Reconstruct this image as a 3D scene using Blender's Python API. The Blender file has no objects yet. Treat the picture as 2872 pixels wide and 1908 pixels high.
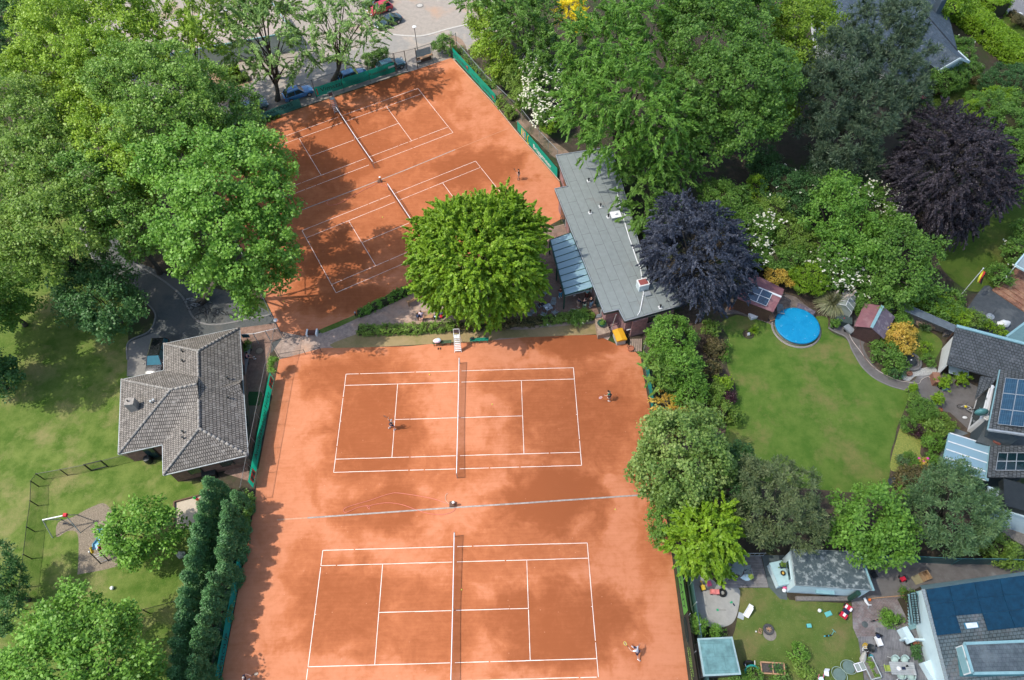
import bpy, math, random
import numpy as np
from mathutils import Vector, Matrix
random.seed(7); RNG = np.random.default_rng(7)
SC = bpy.context.scene; COL = SC.collection; R = math.radians; PI = math.pi
# ---------------------------------------------------------------- camera, sky, sun
W, H = 2872.0, 1908.0                      # size of the photograph; the camera was solved from the tennis court lines (23.77 x 10.97 m)
CP = np.array([5.5983, -32.6187, 62.5655]); PITCH, YAW, ROLL, FPX = 0.98173, -0.0011, -0.02921, 1963.98
def _axes():
    f = np.array([math.sin(YAW)*math.cos(PITCH), math.cos(YAW)*math.cos(PITCH), -math.sin(PITCH)])
    r = np.array([math.cos(YAW), -math.sin(YAW), 0]); u = np.cross(r, f)
    c, s = math.cos(ROLL), math.sin(ROLL)
    return c*r+s*u, -s*r+c*u, f
RT, UP, FW = _axes()
cd = bpy.data.cameras.new('camera'); cam = bpy.data.objects.new('camera', cd); COL.objects.link(cam)
cd.sensor_width = 36; cd.lens = 36*FPX/W; cd.clip_end = 3000; cd.clip_start = .5
cam.matrix_world = Matrix(((RT[0], UP[0], -FW[0], CP[0]), (RT[1], UP[1], -FW[1], CP[1]), (RT[2], UP[2], -FW[2], CP[2]), (0, 0, 0, 1)))
SC.camera = cam
SUN_EL, SUN_AZ = R(56), math.atan2(-.995, -.09)      # azimuth from +Y towards +X
SUNV = Vector((math.sin(SUN_AZ)*math.cos(SUN_EL), math.cos(SUN_AZ)*math.cos(SUN_EL), math.sin(SUN_EL)))
wd = bpy.data.worlds.new('World'); SC.world = wd; wd.use_nodes = True
nt = wd.node_tree; bg = nt.nodes['Background']; sk = nt.nodes.new('ShaderNodeTexSky'); sk.sky_type = 'NISHITA'
sk.sun_disc = False; sk.sun_elevation = SUN_EL; sk.sun_rotation = SUN_AZ % (2*PI); sk.air_density = 1.0; sk.dust_density = 2.0
nt.links.new(sk.outputs[0], bg.inputs[0]); bg.inputs[1].default_value = .15
sl = bpy.data.lights.new('sun', 'SUN'); so = bpy.data.objects.new('sun', sl); COL.objects.link(so)
sl.energy = 2.7; sl.angle = R(.53); sl.color = (1, .94, .85); so.rotation_euler = SUNV.to_track_quat('Z', 'Y').to_euler(); so.location = (0, 0, 90)
SC.view_settings.view_transform = 'Standard'; SC.view_settings.look = 'None'; SC.view_settings.exposure = .98; SC.view_settings.gamma = 1
SC.view_settings.use_curve_mapping = False
SC.cycles.max_bounces = 6; SC.cycles.transparent_max_bounces = 24; SC.cycles.diffuse_bounces = 3; SC.cycles.caustics_reflective = False; SC.cycles.caustics_refractive = False
# ---------------------------------------------------------------- where a point of the photograph lies on a level z
REG = {'a': (0, 0), 'b': (700, 0), 'c': (1400, 0), 'd': (2072, 0), 'e': (0, 480), 'f': (700, 480), 'g': (1400, 480), 'h': (2072, 480), 'i': (0, 900), 'j': (700, 900), 'k': (1400, 900), 'l': (2072, 900), 'm': (0, 1378), 'n': (700, 1378), 'o': (1400, 1378), 'p': (2072, 1378),
       '1': (1030, 0), '2': (680, 120), '3': (1480, 780), '4': (1120, 780), '5': (640, 880), '6': (500, 820), '7': (2030, 760), '8': (2572, 700), '9': (2000, 1530), '10': (2300, 1530), '11': (2000, 1708), '12': (2280, 1708), '13': (2572, 1708), '14': (2572, 1040)}
def ray(r, x, y):
    if r == 'D': nx, ny = x*1.21695, y*1.21695
    elif r == 'N': nx, ny = x, y
    else:
        s = 2.95 if r.isalpha() else 7.84
        nx, ny = REG[r][0]+x/s, REG[r][1]+y/s
    return FW + RT*(nx-W/2)/FPX + UP*(H/2-ny)/FPX
def P(r, x, y, z=0.0):
    d = ray(r, x, y); return CP + d*((z-CP[2])/d[2])
def PL(r, x, y, a, b, c, off=0):           # where the sight line meets the plane through three points
    n = np.cross(np.array(b)-a, np.array(c)-a); n = n/np.linalg.norm(n); n = n if n[2] > 0 else -n
    d = ray(r, x, y); return CP + d*(((np.array(a)+n*off-CP)@n)/(d@n))
def PS(r, pts, z=0.0): return [P(r, x, y, z) for x, y in pts]
# ---------------------------------------------------------------- objects
def tag(o, label=None, cat=None, group=None, kind=None):
    for k, v in (('label', label), ('category', cat), ('group', group), ('kind', kind)):
        if v: o[k] = v
    return o
def thing(name, label, cat, loc=(0, 0, 0), rz=0, group=None):
    o = bpy.data.objects.new(name, None); COL.objects.link(o); o.empty_display_size = .3
    o.location = [float(v) for v in loc]; o.rotation_euler = (0, 0, rz); return tag(o, label, cat, group)
def kids(o): return [c for c in KIDS.get(o.name, [])]
KIDS = {}
def link(name, me, mat=None, parent=None):
    o = bpy.data.objects.new(name, me); COL.objects.link(o)
    if mat is not None and not me.materials: me.materials.append(mat)
    if parent is not None: o.parent = parent; KIDS.setdefault(parent.name, []).append(o)
    return o
def copy_tree(o, parent=None, loc=None, rz=None, label=None, group=None, mats=None):
    c = o.copy(); COL.objects.link(c)
    if parent is not None: c.parent = parent; KIDS.setdefault(parent.name, []).append(c)
    if loc is not None: c.location = [float(v) for v in loc]
    if rz is not None: c.rotation_euler = (0, 0, rz)
    if label: c['label'] = label
    if group: c['group'] = group
    for ch in list(KIDS.get(o.name, [])):
        k = copy_tree(ch, c)
        if mats and ch.name.split('.')[0] in mats:
            k.data = k.data.copy(); k.data.materials.clear(); k.data.materials.append(mats[ch.name.split('.')[0]])
    return c
class MB:
    def __init__(s): s.v = []; s.f = []
    def add(s, vs, fs):
        o = len(s.v); s.v += [tuple(float(c) for c in p) for p in vs]; s.f += [tuple(i+o for i in f) for f in fs]; return s
    def face(s, pts): return s.add(pts, [tuple(range(len(pts)))])
    def box(s, c, d, rz=0, top=1.0):           # c = centre of the base, top = taper
        a, b, h = d[0]/2, d[1]/2, d[2]; cs, sn = math.cos(rz), math.sin(rz); vs = []
        for z, t in ((0, 1), (h, top)):
            for x, y in ((-a, -b), (a, -b), (a, b), (-a, b)): vs.append((c[0]+(x*cs-y*sn)*t, c[1]+(x*sn+y*cs)*t, c[2]+z))
        return s.add(vs, [(3, 2, 1, 0), (4, 5, 6, 7), (0, 1, 5, 4), (1, 2, 6, 5), (2, 3, 7, 6), (3, 0, 4, 7)])
    def ring(s, c, ax, r, n, up=None):
        ax = Vector(ax).normalized(); u = ax.cross(Vector((0, 0, 1)) if abs(ax.z) < .95 else Vector((1, 0, 0))).normalized(); w = ax.cross(u)
        return [Vector(c)+u*(math.cos(2*PI*i/n)*r)+w*(math.sin(2*PI*i/n)*r) for i in range(n)]
    def tube(s, pts, r, n=6, closed=False, cap=True):
        pts = [Vector([float(q) for q in p]) for p in pts]; m = len(pts); rr = r if hasattr(r, '__len__') else [r]*m; o = len(s.v)
        for i, p in enumerate(pts):
            a = pts[(i-1) % m] if (i or closed) else p; b = pts[(i+1) % m] if (i < m-1 or closed) else p
            s.v += [tuple(q) for q in s.ring(p, b-a, rr[i], n)]
        for i in range(m if closed else m-1):
            for j in range(n):
                k = (i+1) % m; s.f.append((o+i*n+j, o+i*n+(j+1) % n, o+k*n+(j+1) % n, o+k*n+j))
        if cap and not closed:
            s.f.append(tuple(o+j for j in range(n))[::-1]); s.f.append(tuple(o+(m-1)*n+j for j in range(n)))
        return s
    def bar(s, a, b, r, n=6, r2=None): return s.tube([a, b], [r, r if r2 is None else r2], n)
    def beam(s, a, b, w, h):                   # rectangular section, w across, h high
        a, b = Vector([float(q) for q in a]), Vector([float(q) for q in b]); d = (b-a).normalized(); u = d.cross(Vector((0, 0, 1)))
        u = u.normalized() if u.length > 1e-4 else Vector((1, 0, 0)); t = u.cross(d)
        vs = [p+u*(x*w/2)+t*(y*h/2) for p in (a, b) for x, y in ((-1, -1), (1, -1), (1, 1), (-1, 1))]
        return s.add(vs, [(3, 2, 1, 0), (4, 5, 6, 7), (0, 1, 5, 4), (1, 2, 6, 5), (2, 3, 7, 6), (3, 0, 4, 7)])
    def lathe(s, prof, c=(0, 0, 0), n=14):
        o = len(s.v); m = len(prof)
        for r_, z in prof:
            for j in range(n): s.v.append((c[0]+r_*math.cos(2*PI*j/n), c[1]+r_*math.sin(2*PI*j/n), c[2]+z))
        for i in range(m-1):
            for j in range(n): s.f.append((o+i*n+j, o+i*n+(j+1) % n, o+(i+1)*n+(j+1) % n, o+(i+1)*n+j))
        s.f.append(tuple(o+j for j in range(n))[::-1]); s.f.append(tuple(o+(m-1)*n+j for j in range(n))); return s
    def sph(s, c, r, n=10, m=6, fn=None):
        r = r if hasattr(r, '__len__') else (r, r, r); o = len(s.v)
        for i in range(m+1):
            t = PI*i/m
            for j in range(n):
                d = (math.sin(t)*math.cos(2*PI*j/n), math.sin(t)*math.sin(2*PI*j/n), -math.cos(t)); k = fn(d) if fn else 1
                s.v.append((c[0]+d[0]*r[0]*k, c[1]+d[1]*r[1]*k, c[2]+d[2]*r[2]*k))
        for i in range(m):
            for j in range(n): s.f.append((o+i*n+j, o+i*n+(j+1) % n, o+(i+1)*n+(j+1) % n, o+(i+1)*n+j))
        return s
    def prism(s, poly, z0, z1, caps=True):     # poly: points, xy used
        n = len(poly); vs = [(p[0], p[1], z0) for p in poly]+[(p[0], p[1], z1) for p in poly]
        fs = [(i, (i+1) % n, n+(i+1) % n, n+i) for i in range(n)]
        if caps: fs += [tuple(range(n))[::-1], tuple(range(n, 2*n))]
        return s.add(vs, fs)
    def slab(s, pts, t):                       # any polygon given thickness t downwards
        n = len(pts); vs = list(pts)+[(p[0], p[1], p[2]-t) for p in pts]
        return s.add(vs, [tuple(range(n)), tuple(range(n, 2*n))[::-1]]+[(i, n+i, n+(i+1) % n, (i+1) % n) for i in range(n)])
    def build(s, name, mat, parent=None, world=False, smooth=False, uv=False, bevel=0):
        vs = s.v
        if world and parent is not None:
            L = parent.location; vs = [(x-L.x, y-L.y, z-L.z) for x, y, z in vs]
        me = bpy.data.meshes.new(name); me.from_pydata(vs, [], s.f); me.validate()
        if smooth: me.polygons.foreach_set('use_smooth', [True]*len(me.polygons))
        o = link(name, me, mat, parent)
        if uv:
            lay = me.uv_layers.new(name='UVMap'); a = uv if isinstance(uv, float) else None
            for p in me.polygons:
                n = p.normal
                if abs(n.z) > .995:
                    t = a or 0.0; u_ = Vector((math.cos(t), math.sin(t), 0)); v_ = Vector((-math.sin(t), math.cos(t), 0))
                else:
                    v_ = (Vector((0, 0, 1))-n*n.z).normalized(); u_ = v_.cross(n)
                for li in p.loop_indices:
                    q = Vector(s.v[me.loops[li].vertex_index]); lay.data[li].uv = (q.dot(u_), q.dot(v_))
        if bevel:
            b = o.modifiers.new('bevel', 'BEVEL'); b.width = bevel; b.segments = 2; b.limit_method = 'ANGLE'
        return o
# ---------------------------------------------------------------- materials
def newmat(name):
    m = bpy.data.materials.new(name); m.use_nodes = True; return m, m.node_tree.nodes, m.node_tree.links, m.node_tree.nodes['Principled BSDF']
def c4(c): return (c[0], c[1], c[2], 1)
def srgb(r, g, b, k=1.0): return tuple((((v/255)/12.92 if v/255 < .04045 else ((v/255+.055)/1.055)**2.4))*k for v in (r, g, b))
MC = {}
def mat(name, c1, c2=None, scale=3.0, rough=.8, bump=0.0, metal=0.0, spec=.3, c3=None, s3=.4, alpha=1.0, coat=0.0, lo=.35, hi=.65, lo3=.5, hi3=.62, emit=None):
    if name in MC: return MC[name]
    m, N, L, b = newmat(name); MC[name] = m
    b.inputs['Roughness'].default_value = rough; b.inputs['Metallic'].default_value = metal; b.inputs['Specular IOR Level'].default_value = spec
    b.inputs['Alpha'].default_value = alpha; b.inputs['Coat Weight'].default_value = coat
    c2 = c2 or tuple(v*.78 for v in c1)
    tc = N.new('ShaderNodeTexCoord'); nz = N.new('ShaderNodeTexNoise'); nz.inputs['Scale'].default_value = scale; nz.inputs['Detail'].default_value = 6; nz.inputs['Roughness'].default_value = .65
    L.new(tc.outputs['Object'], nz.inputs['Vector'])
    cr = N.new('ShaderNodeValToRGB'); cr.color_ramp.elements[0].position = lo; cr.color_ramp.elements[1].position = hi
    cr.color_ramp.elements[0].color = c4(c1); cr.color_ramp.elements[1].color = c4(c2); L.new(nz.outputs['Fac'], cr.inputs['Fac']); out = cr.outputs['Color']
    if c3 is not None:
        n3 = N.new('ShaderNodeTexNoise'); n3.inputs['Scale'].default_value = s3; n3.inputs['Detail'].default_value = 5; n3.inputs['Roughness'].default_value = .6; L.new(tc.outputs['Object'], n3.inputs['Vector'])
        r3 = N.new('ShaderNodeMapRange'); r3.inputs['From Min'].default_value = lo3; r3.inputs['From Max'].default_value = hi3; L.new(n3.outputs['Fac'], r3.inputs['Value'])
        mx = N.new('ShaderNodeMix'); mx.data_type = 'RGBA'; L.new(r3.outputs[0], mx.inputs[0]); L.new(out, mx.inputs[6]); mx.inputs[7].default_value = c4(c3); out = mx.outputs[2]
    L.new(out, b.inputs['Base Color'])
    if bump:
        bp = N.new('ShaderNodeBump'); bp.inputs['Strength'].default_value = bump; bp.inputs['Distance'].default_value = .05; L.new(nz.outputs['Fac'], bp.inputs['Height']); L.new(bp.outputs[0], b.inputs['Normal'])
    if emit: b.inputs['Emission Color'].default_value = c4(emit); b.inputs['Emission Strength'].default_value = 1
    return m
def brick(name, c1, c2, cm, bw, rh, mortar=.02, rough=.85, bump=.6, offset=.5, dirt=None, dscale=.6, spec=.25, dlo=.5, dhi=.68, var=.26):   # tiles, planks, seams, paving: brick pattern over the UV map (metres)
    m, N, L, b = newmat(name); MC[name] = m
    b.inputs['Roughness'].default_value = rough; b.inputs['Specular IOR Level'].default_value = spec
    tc = N.new('ShaderNodeTexCoord'); br = N.new('ShaderNodeTexBrick'); br.offset = offset
    br.inputs['Color1'].default_value = c4(c1); br.inputs['Color2'].default_value = c4(c2); br.inputs['Mortar'].default_value = c4(cm)
    br.inputs['Scale'].default_value = 1; br.inputs['Mortar Size'].default_value = mortar; br.inputs['Mortar Smooth'].default_value = .3
    br.inputs['Brick Width'].default_value = bw; br.inputs['Row Height'].default_value = rh; L.new(tc.outputs['UV'], br.inputs['Vector'])
    nz = N.new('ShaderNodeTexNoise'); nz.inputs['Scale'].default_value = 2.2; nz.inputs['Detail'].default_value = 7; L.new(tc.outputs['Object'], nz.inputs['Vector'])
    mr = N.new('ShaderNodeMapRange'); mr.inputs['From Min'].default_value = .3; mr.inputs['From Max'].default_value = .7; mr.inputs['To Min'].default_value = 1-var; mr.inputs['To Max'].default_value = 1+var*.8; L.new(nz.outputs['Fac'], mr.inputs['Value'])
    mx = N.new('ShaderNodeMix'); mx.data_type = 'RGBA'; mx.blend_type = 'MULTIPLY'; mx.inputs[0].default_value = 1; L.new(br.outputs['Color'], mx.inputs[6]); L.new(mr.outputs[0], mx.inputs[7]); out = mx.outputs[2]
    if dirt is not None:
        n3 = N.new('ShaderNodeTexNoise'); n3.inputs['Scale'].default_value = dscale; n3.inputs['Detail'].default_value = 8; n3.inputs['Roughness'].default_value = .7; L.new(tc.outputs['Object'], n3.inputs['Vector'])
        r3 = N.new('ShaderNodeMapRange'); r3.inputs['From Min'].default_value = dlo; r3.inputs['From Max'].default_value = dhi; L.new(n3.outputs['Fac'], r3.inputs['Value'])
        m3 = N.new('ShaderNodeMix'); m3.data_type = 'RGBA'; L.new(r3.outputs[0], m3.inputs[0]); L.new(out, m3.inputs[6]); m3.inputs[7].default_value = c4(dirt); out = m3.outputs[2]
    L.new(out, b.inputs['Base Color'])
    if bump:
        bp = N.new('ShaderNodeBump'); bp.invert = True; bp.inputs['Strength'].default_value = bump; bp.inputs['Distance'].default_value = .03; L.new(br.outputs['Fac'], bp.inputs['Height']); L.new(bp.outputs[0], b.inputs['Normal'])
    return m
def glassy(name, tint, trans=.6, rough=.03):
    m, N, L, b = newmat(name); MC[name] = m
    t = N.new('ShaderNodeBsdfTransparent'); t.inputs[0].default_value = c4(tint); mx = N.new('ShaderNodeMixShader'); mx.inputs[0].default_value = trans
    b.inputs['Base Color'].default_value = c4(tuple(v*.55 for v in tint)); b.inputs['Roughness'].default_value = rough; b.inputs['Specular IOR Level'].default_value = .9
    L.new(b.outputs[0], mx.inputs[1]); L.new(t.outputs[0], mx.inputs[2]); L.new(mx.outputs[0], N['Material Output'].inputs[0]); return m
def meshy(name, col, open_=.72):            # wire mesh and netting finer than a pixel
    m, N, L, b = newmat(name); MC[name] = m
    t = N.new('ShaderNodeBsdfTransparent'); mx = N.new('ShaderNodeMixShader'); mx.inputs[0].default_value = open_; b.inputs['Base Color'].default_value = c4(col); b.inputs['Roughness'].default_value = .6
    L.new(b.outputs[0], mx.inputs[1]); L.new(t.outputs[0], mx.inputs[2]); L.new(mx.outputs[0], N['Material Output'].inputs[0]); return m
def clothmat(name, c, c2=None):             # thin printed sheet that glows when lit from behind
    m = mat(name, c, c2, scale=.7, rough=.5); N, L = m.node_tree.nodes, m.node_tree.links; b = N['Principled BSDF']; t = N.new('ShaderNodeBsdfTranslucent'); L.new(b.inputs['Base Color'].links[0].from_socket, t.inputs[0])
    mx = N.new('ShaderNodeMixShader'); mx.inputs[0].default_value = .5; L.new(b.outputs[0], mx.inputs[1]); L.new(t.outputs[0], mx.inputs[2]); L.new(mx.outputs[0], N['Material Output'].inputs[0]); return m
def leafmat(name, dark, mid, light, trans=.42, rough=.5):
    m, N, L, b = newmat(name); MC[name] = m
    at = N.new('ShaderNodeAttribute'); at.attribute_name = 'tint'; cr = N.new('ShaderNodeValToRGB'); e = cr.color_ramp.elements
    e[0].position = 0; e[0].color = c4(dark); e[1].position = 1; e[1].color = c4(light); k = e.new(.5); k.color = c4(mid); L.new(at.outputs['Fac'], cr.inputs['Fac'])
    L.new(cr.outputs[0], b.inputs['Base Color']); b.inputs['Roughness'].default_value = rough; b.inputs['Specular IOR Level'].default_value = .25
    tr = N.new('ShaderNodeBsdfTranslucent'); hs = N.new('ShaderNodeHueSaturation'); hs.inputs['Value'].default_value = trans*1.4; L.new(cr.outputs[0], hs.inputs['Color']); L.new(hs.outputs[0], tr.inputs[0]); mx = N.new('ShaderNodeAddShader')   # a leaf reflects and transmits about alike
    L.new(b.outputs[0], mx.inputs[0]); L.new(tr.outputs[0], mx.inputs[1]); L.new(mx.outputs[0], N['Material Output'].inputs[0]); return m
white = mat('white_paint', (.75, .76, .74), (.66, .67, .66), rough=.5)
pale = mat('pale_render', (.55, .68, .70), (.48, .61, .64), scale=1.2, rough=.8)
dark = mat('dark_metal', (.02, .025, .025), (.03, .035, .035), rough=.45)
galv = mat('galvanised_steel', (.42, .45, .46), (.3, .33, .34), rough=.45, metal=.4)
greenmetal = mat('green_metal', (.015, .05, .035), (.02, .065, .045), rough=.5)
wood = mat('light_wood', (.45, .27, .15), (.33, .19, .1), scale=9, rough=.7)
darkwood = mat('dark_wood', (.09, .05, .035), (.13, .075, .05), scale=6, rough=.8)
greywood = mat('grey_wood', (.2, .18, .16), (.13, .12, .11), scale=6, rough=.85)
bark = mat('bark', (.1, .085, .065), (.05, .043, .035), scale=5, rough=.95, bump=.8)
stone = mat('stone', (.32, .3, .27), (.2, .19, .17), scale=4, rough=.9, bump=.4)
terracotta = mat('terracotta', (.35, .13, .07), (.27, .1, .06), rough=.85)
black = mat('black_plastic', (.012, .013, .015), (.02, .02, .022), rough=.4)
soilm = mat('soil', (.11, .08, .055), (.06, .045, .032), scale=2.5, rough=.95, bump=.6, c3=(.05, .06, .025), s3=.5)
# ---------------------------------------------------------------- ground sheets
SHEETS = []
def sheet(name, pts, z, m, uv=False):      # sheets are stacked a few mm apart once all are known (see lay_sheets)
    SHEETS.append((z, len(SHEETS), name, [(float(p[0]), float(p[1])) for p in pts], m, uv))
def lay_sheets(step=.004):
    done = []
    for z, k, name, pts, m, uv in sorted(SHEETS, key=lambda q: q[:2]):
        x, y = zip(*pts); bb = (min(x), max(x), min(y), max(y)); lv = 1+max([l for l, b in done if b[0] < bb[1] and b[1] > bb[0] and b[2] < bb[3] and b[3] > bb[2]], default=-1); done.append((lv, bb))
        a = sum(x[i-1]*y[i]-x[i]*y[i-1] for i in range(len(x))); q = [(px, py, lv*step) for px, py in pts]; b = MB(); b.face(q if a > 0 else q[::-1]); tag(b.build(name, m, uv=uv), kind='structure')
        LEVEL[name] = lv*step
LEVEL = {}
def smooth(pts, n=6):                      # Catmull-Rom through the points
    pts = [np.array(p) for p in pts]; out = []
    for i in range(len(pts)-1):
        a, b, c, d = pts[max(i-1, 0)], pts[i], pts[i+1], pts[min(i+2, len(pts)-1)]
        for k in range(n):
            t = k/n; out.append(.5*((2*b)+(c-a)*t+(2*a-5*b+4*c-d)*t*t+(3*b-a-3*c+d)*t**3))
    out.append(pts[-1]); return out
def strip(name, pts, w, z0, z1, m):        # a kerb or painted band along a path
    pts = [np.array([p[0], p[1]]) for p in pts]; b = MB(); L, Rr = [], []
    for i, p in enumerate(pts):
        d = pts[min(i+1, len(pts)-1)]-pts[max(i-1, 0)]; d = d/(np.linalg.norm(d)+1e-9); n = np.array([-d[1], d[0]])*w/2; L.append(p+n); Rr.append(p-n)
    n = len(pts)
    b.add([(*q, z1) for q in L]+[(*q, z1) for q in Rr]+[(*q, z0) for q in L]+[(*q, z0) for q in Rr],
          [(i, n+i, n+i+1, i+1) for i in range(n-1)]+[(i, i+1, 2*n+i+1, 2*n+i) for i in range(n-1)]+[(n+i, 3*n+i, 3*n+i+1, n+i+1) for i in range(n-1)]+[(0, 2*n, 3*n, n), (n-1, 2*n-1, 4*n-1, 3*n-1)])
    return tag(b.build(name, m), kind='structure')
def claymat():
    m, N, L, b = newmat('clay'); b.inputs['Roughness'].default_value = .95; b.inputs['Specular IOR Level'].default_value = .1
    tc = N.new('ShaderNodeTexCoord'); pos = tc.outputs['Object']
    def noise(s, d=6, r=.6, dist=0.0):
        n = N.new('ShaderNodeTexNoise'); n.inputs['Scale'].default_value = s; n.inputs['Detail'].default_value = d; n.inputs['Roughness'].default_value = r; n.inputs['Distortion'].default_value = dist; L.new(pos, n.inputs['Vector']); return n.outputs['Fac']
    def rng(v, a, b_, c=0.0, d=1.0):
        n = N.new('ShaderNodeMapRange'); n.interpolation_type = 'SMOOTHSTEP'
        for k, q in (('From Min', a), ('From Max', b_), ('To Min', c), ('To Max', d)): n.inputs[k].default_value = q
        L.new(v, n.inputs['Value']); return n.outputs[0]
    def math_(op, a, c):
        n = N.new('ShaderNodeMath'); n.operation = op
        for i, q in enumerate((a, c)):
            if isinstance(q, float): n.inputs[i].default_value = q
            else: L.new(q, n.inputs[i])
        return n.outputs[0]
    wob = math_('MULTIPLY', math_('SUBTRACT', noise(.35, 5, .55, .4), .5), 1.5); acc = None
    # damp patches left by watering: centre, radii (display pixels of the photograph), strength
    for dx, dy, rx, ry, k in ((860, 400, 300, 230, .5), (860, 990, 130, 190, .8), (820, 870, 150, 60, .75), (1330, 790, 110, 45, .9), (1330, 960, 200, 150, .7), (1270, 1150, 140, 95, 1.0), (890, 1170, 120, 75, .8), (800, 1400, 170, 120, .7), (1290, 1440, 190, 130, .85), (1190, 1270, 220, 90, .45), (1010, 1420, 150, 130, .55),
                              (790, 340, 170, 110, .8), (940, 200, 120, 45, .9), (980, 290, 80, 60, .55), (1080, 390, 150, 60, .85), (760, 600, 110, 100, .8), (790, 690, 140, 40, .7), (1060, 480, 110, 60, .5), (1450, 1020, 70, 120, .35), (950, 1080, 260, 60, .4), (1200, 880, 130, 40, .5), (700, 1320, 60, 90, .4), (1500, 1250, 50, 120, .35)):
        c = P('D', dx, dy); ex = abs(P('D', dx+rx, dy)[0]-c[0]); ey = abs(P('D', dx, dy-ry)[1]-c[1])
        s = N.new('ShaderNodeVectorMath'); s.operation = 'SUBTRACT'; L.new(pos, s.inputs[0]); s.inputs[1].default_value = (c[0], c[1], 0)
        q = N.new('ShaderNodeVectorMath'); q.operation = 'MULTIPLY'; L.new(s.outputs[0], q.inputs[0]); q.inputs[1].default_value = (1/ex, 1/ey, 0)
        ln = N.new('ShaderNodeVectorMath'); ln.operation = 'LENGTH'; L.new(q.outputs[0], ln.inputs[0])
        v = rng(math_('ADD', ln.outputs['Value'], wob), .45, 1.25, k*.95, 0.0); acc = v if acc is None else math_('MAXIMUM', acc, v)
    fine = rng(noise(2.2, 8, .75), .3, .75, -.12, .12); med = rng(noise(.5, 6, .7, 1.2), .3, .7, -.16, .16)
    streak = N.new('ShaderNodeTexNoise'); streak.inputs['Scale'].default_value = 1; streak.inputs['Detail'].default_value = 5; mp = N.new('ShaderNodeMapping'); mp.inputs['Scale'].default_value = (.35, 5, 1); mp.inputs['Rotation'].default_value = (0, 0, .3); L.new(pos, mp.inputs[0]); L.new(mp.outputs[0], streak.inputs['Vector'])
    st = rng(streak.outputs['Fac'], .3, .7, -.07, .07)
    fac = math_('ADD', math_('ADD', math_('ADD', math_('MULTIPLY', acc, 1.25), fine), med), st)
    cr = N.new('ShaderNodeValToRGB'); e = cr.color_ramp.elements; e[0].position = 0; e[0].color = (.50, .2, .105, 1); e[1].position = 1; e[1].color = (.26, .08, .03, 1); k = e.new(.45); k.color = (.385, .132, .056, 1)
    L.new(rng(fac, -.35, 1.15), cr.inputs['Fac'])
    # scattered pale grit and scuff marks
    g = N.new('ShaderNodeTexVoronoi'); g.inputs['Scale'].default_value = 1.1; L.new(pos, g.inputs['Vector']); gs = rng(g.outputs['Distance'], .03, .06, .4, 0.0)
    mx = N.new('ShaderNodeMix'); mx.data_type = 'RGBA'; L.new(gs, mx.inputs[0]); L.new(cr.outputs[0], mx.inputs[6]); mx.inputs[7].default_value = (.62, .36, .25, 1); L.new(mx.outputs[2], b.inputs['Base Color'])
    bp = N.new('ShaderNodeBump'); bp.inputs['Strength'].default_value = .25; bp.inputs['Distance'].default_value = .03; L.new(noise(4, 8, .7), bp.inputs['Height']); L.new(bp.outputs[0], b.inputs['Normal'])
    return m
def grassmat(name, a, b_, c, d=None, s=1.0):
    m, N, L, b = newmat(name); b.inputs['Roughness'].default_value = .9; b.inputs['Specular IOR Level'].default_value = .1; tc = N.new('ShaderNodeTexCoord')
    def noise(sc, det=7, ro=.7):
        n = N.new('ShaderNodeTexNoise'); n.inputs['Scale'].default_value = sc*s; n.inputs['Detail'].default_value = det; n.inputs['Roughness'].default_value = ro; L.new(tc.outputs['Object'], n.inputs['Vector']); return n.outputs['Fac']
    def mix(f, lo, hi, x, y):
        r = N.new('ShaderNodeMapRange'); r.inputs['From Min'].default_value = lo; r.inputs['From Max'].default_value = hi; L.new(f, r.inputs['Value']); q = N.new('ShaderNodeMix'); q.data_type = 'RGBA'; L.new(r.outputs[0], q.inputs[0])
        for i, t in ((6, x), (7, y)):
            if isinstance(t, tuple): q.inputs[i].default_value = c4(t)
            else: L.new(t, q.inputs[i])
        return q.outputs[2]
    o = mix(noise(.55), .38, .64, a, b_); o = mix(noise(.23, 6), .5, .66, o, c)
    f = noise(7, 8, .8); dk = tuple(v*.45 for v in a); o2 = mix(f, .42, .2, o, dk); lt = tuple(min(1, v*1.7) for v in b_); o3 = mix(noise(11, 6, .8), .6, .8, o2, lt)
    if d is not None: o3 = mix(noise(16, 2, .5), .71, .75, o3, d)
    L.new(o3, b.inputs['Base Color']); bp = N.new('ShaderNodeBump'); bp.inputs['Strength'].default_value = .7; bp.inputs['Distance'].default_value = .08; L.new(f, bp.inputs['Height']); L.new(bp.outputs[0], b.inputs['Normal']); return m
clay = claymat()
meadow = grassmat('meadow_grass', (.055, .105, .014), (.125, .165, .038), (.19, .18, .07), (.34, .35, .2))
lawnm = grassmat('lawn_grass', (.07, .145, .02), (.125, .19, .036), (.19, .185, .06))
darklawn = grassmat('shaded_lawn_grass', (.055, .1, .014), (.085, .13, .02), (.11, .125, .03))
toylawn = grassmat('daisy_lawn_grass', (.075, .125, .025), (.12, .15, .04), (.17, .15, .06), (.45, .48, .38))
drygrass = grassmat('dry_grass', (.24, .19, .09), (.29, .215, .115), (.17, .155, .055))
asph = mat('asphalt', (.06, .068, .068), (.085, .09, .088), scale=5, rough=.9, bump=.3, c3=(.11, .105, .095), s3=.25)
lot = mat('gravelly_tarmac', (.30, .265, .225), (.24, .213, .182), scale=1.6, rough=.95, bump=.2, c3=(.36, .23, .15), s3=.13, lo3=.56, hi3=.72)
road = mat('pale_road', (.25, .238, .215), (.215, .202, .183), scale=2, rough=.95, c3=(.36, .3, .24), s3=.2)
pave = brick('block_paving', (.36, .275, .225), (.30, .225, .185), (.2, .16, .13), .2, .1, .008, bump=.2, dirt=(.4, .25, .17), dscale=.25)
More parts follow.
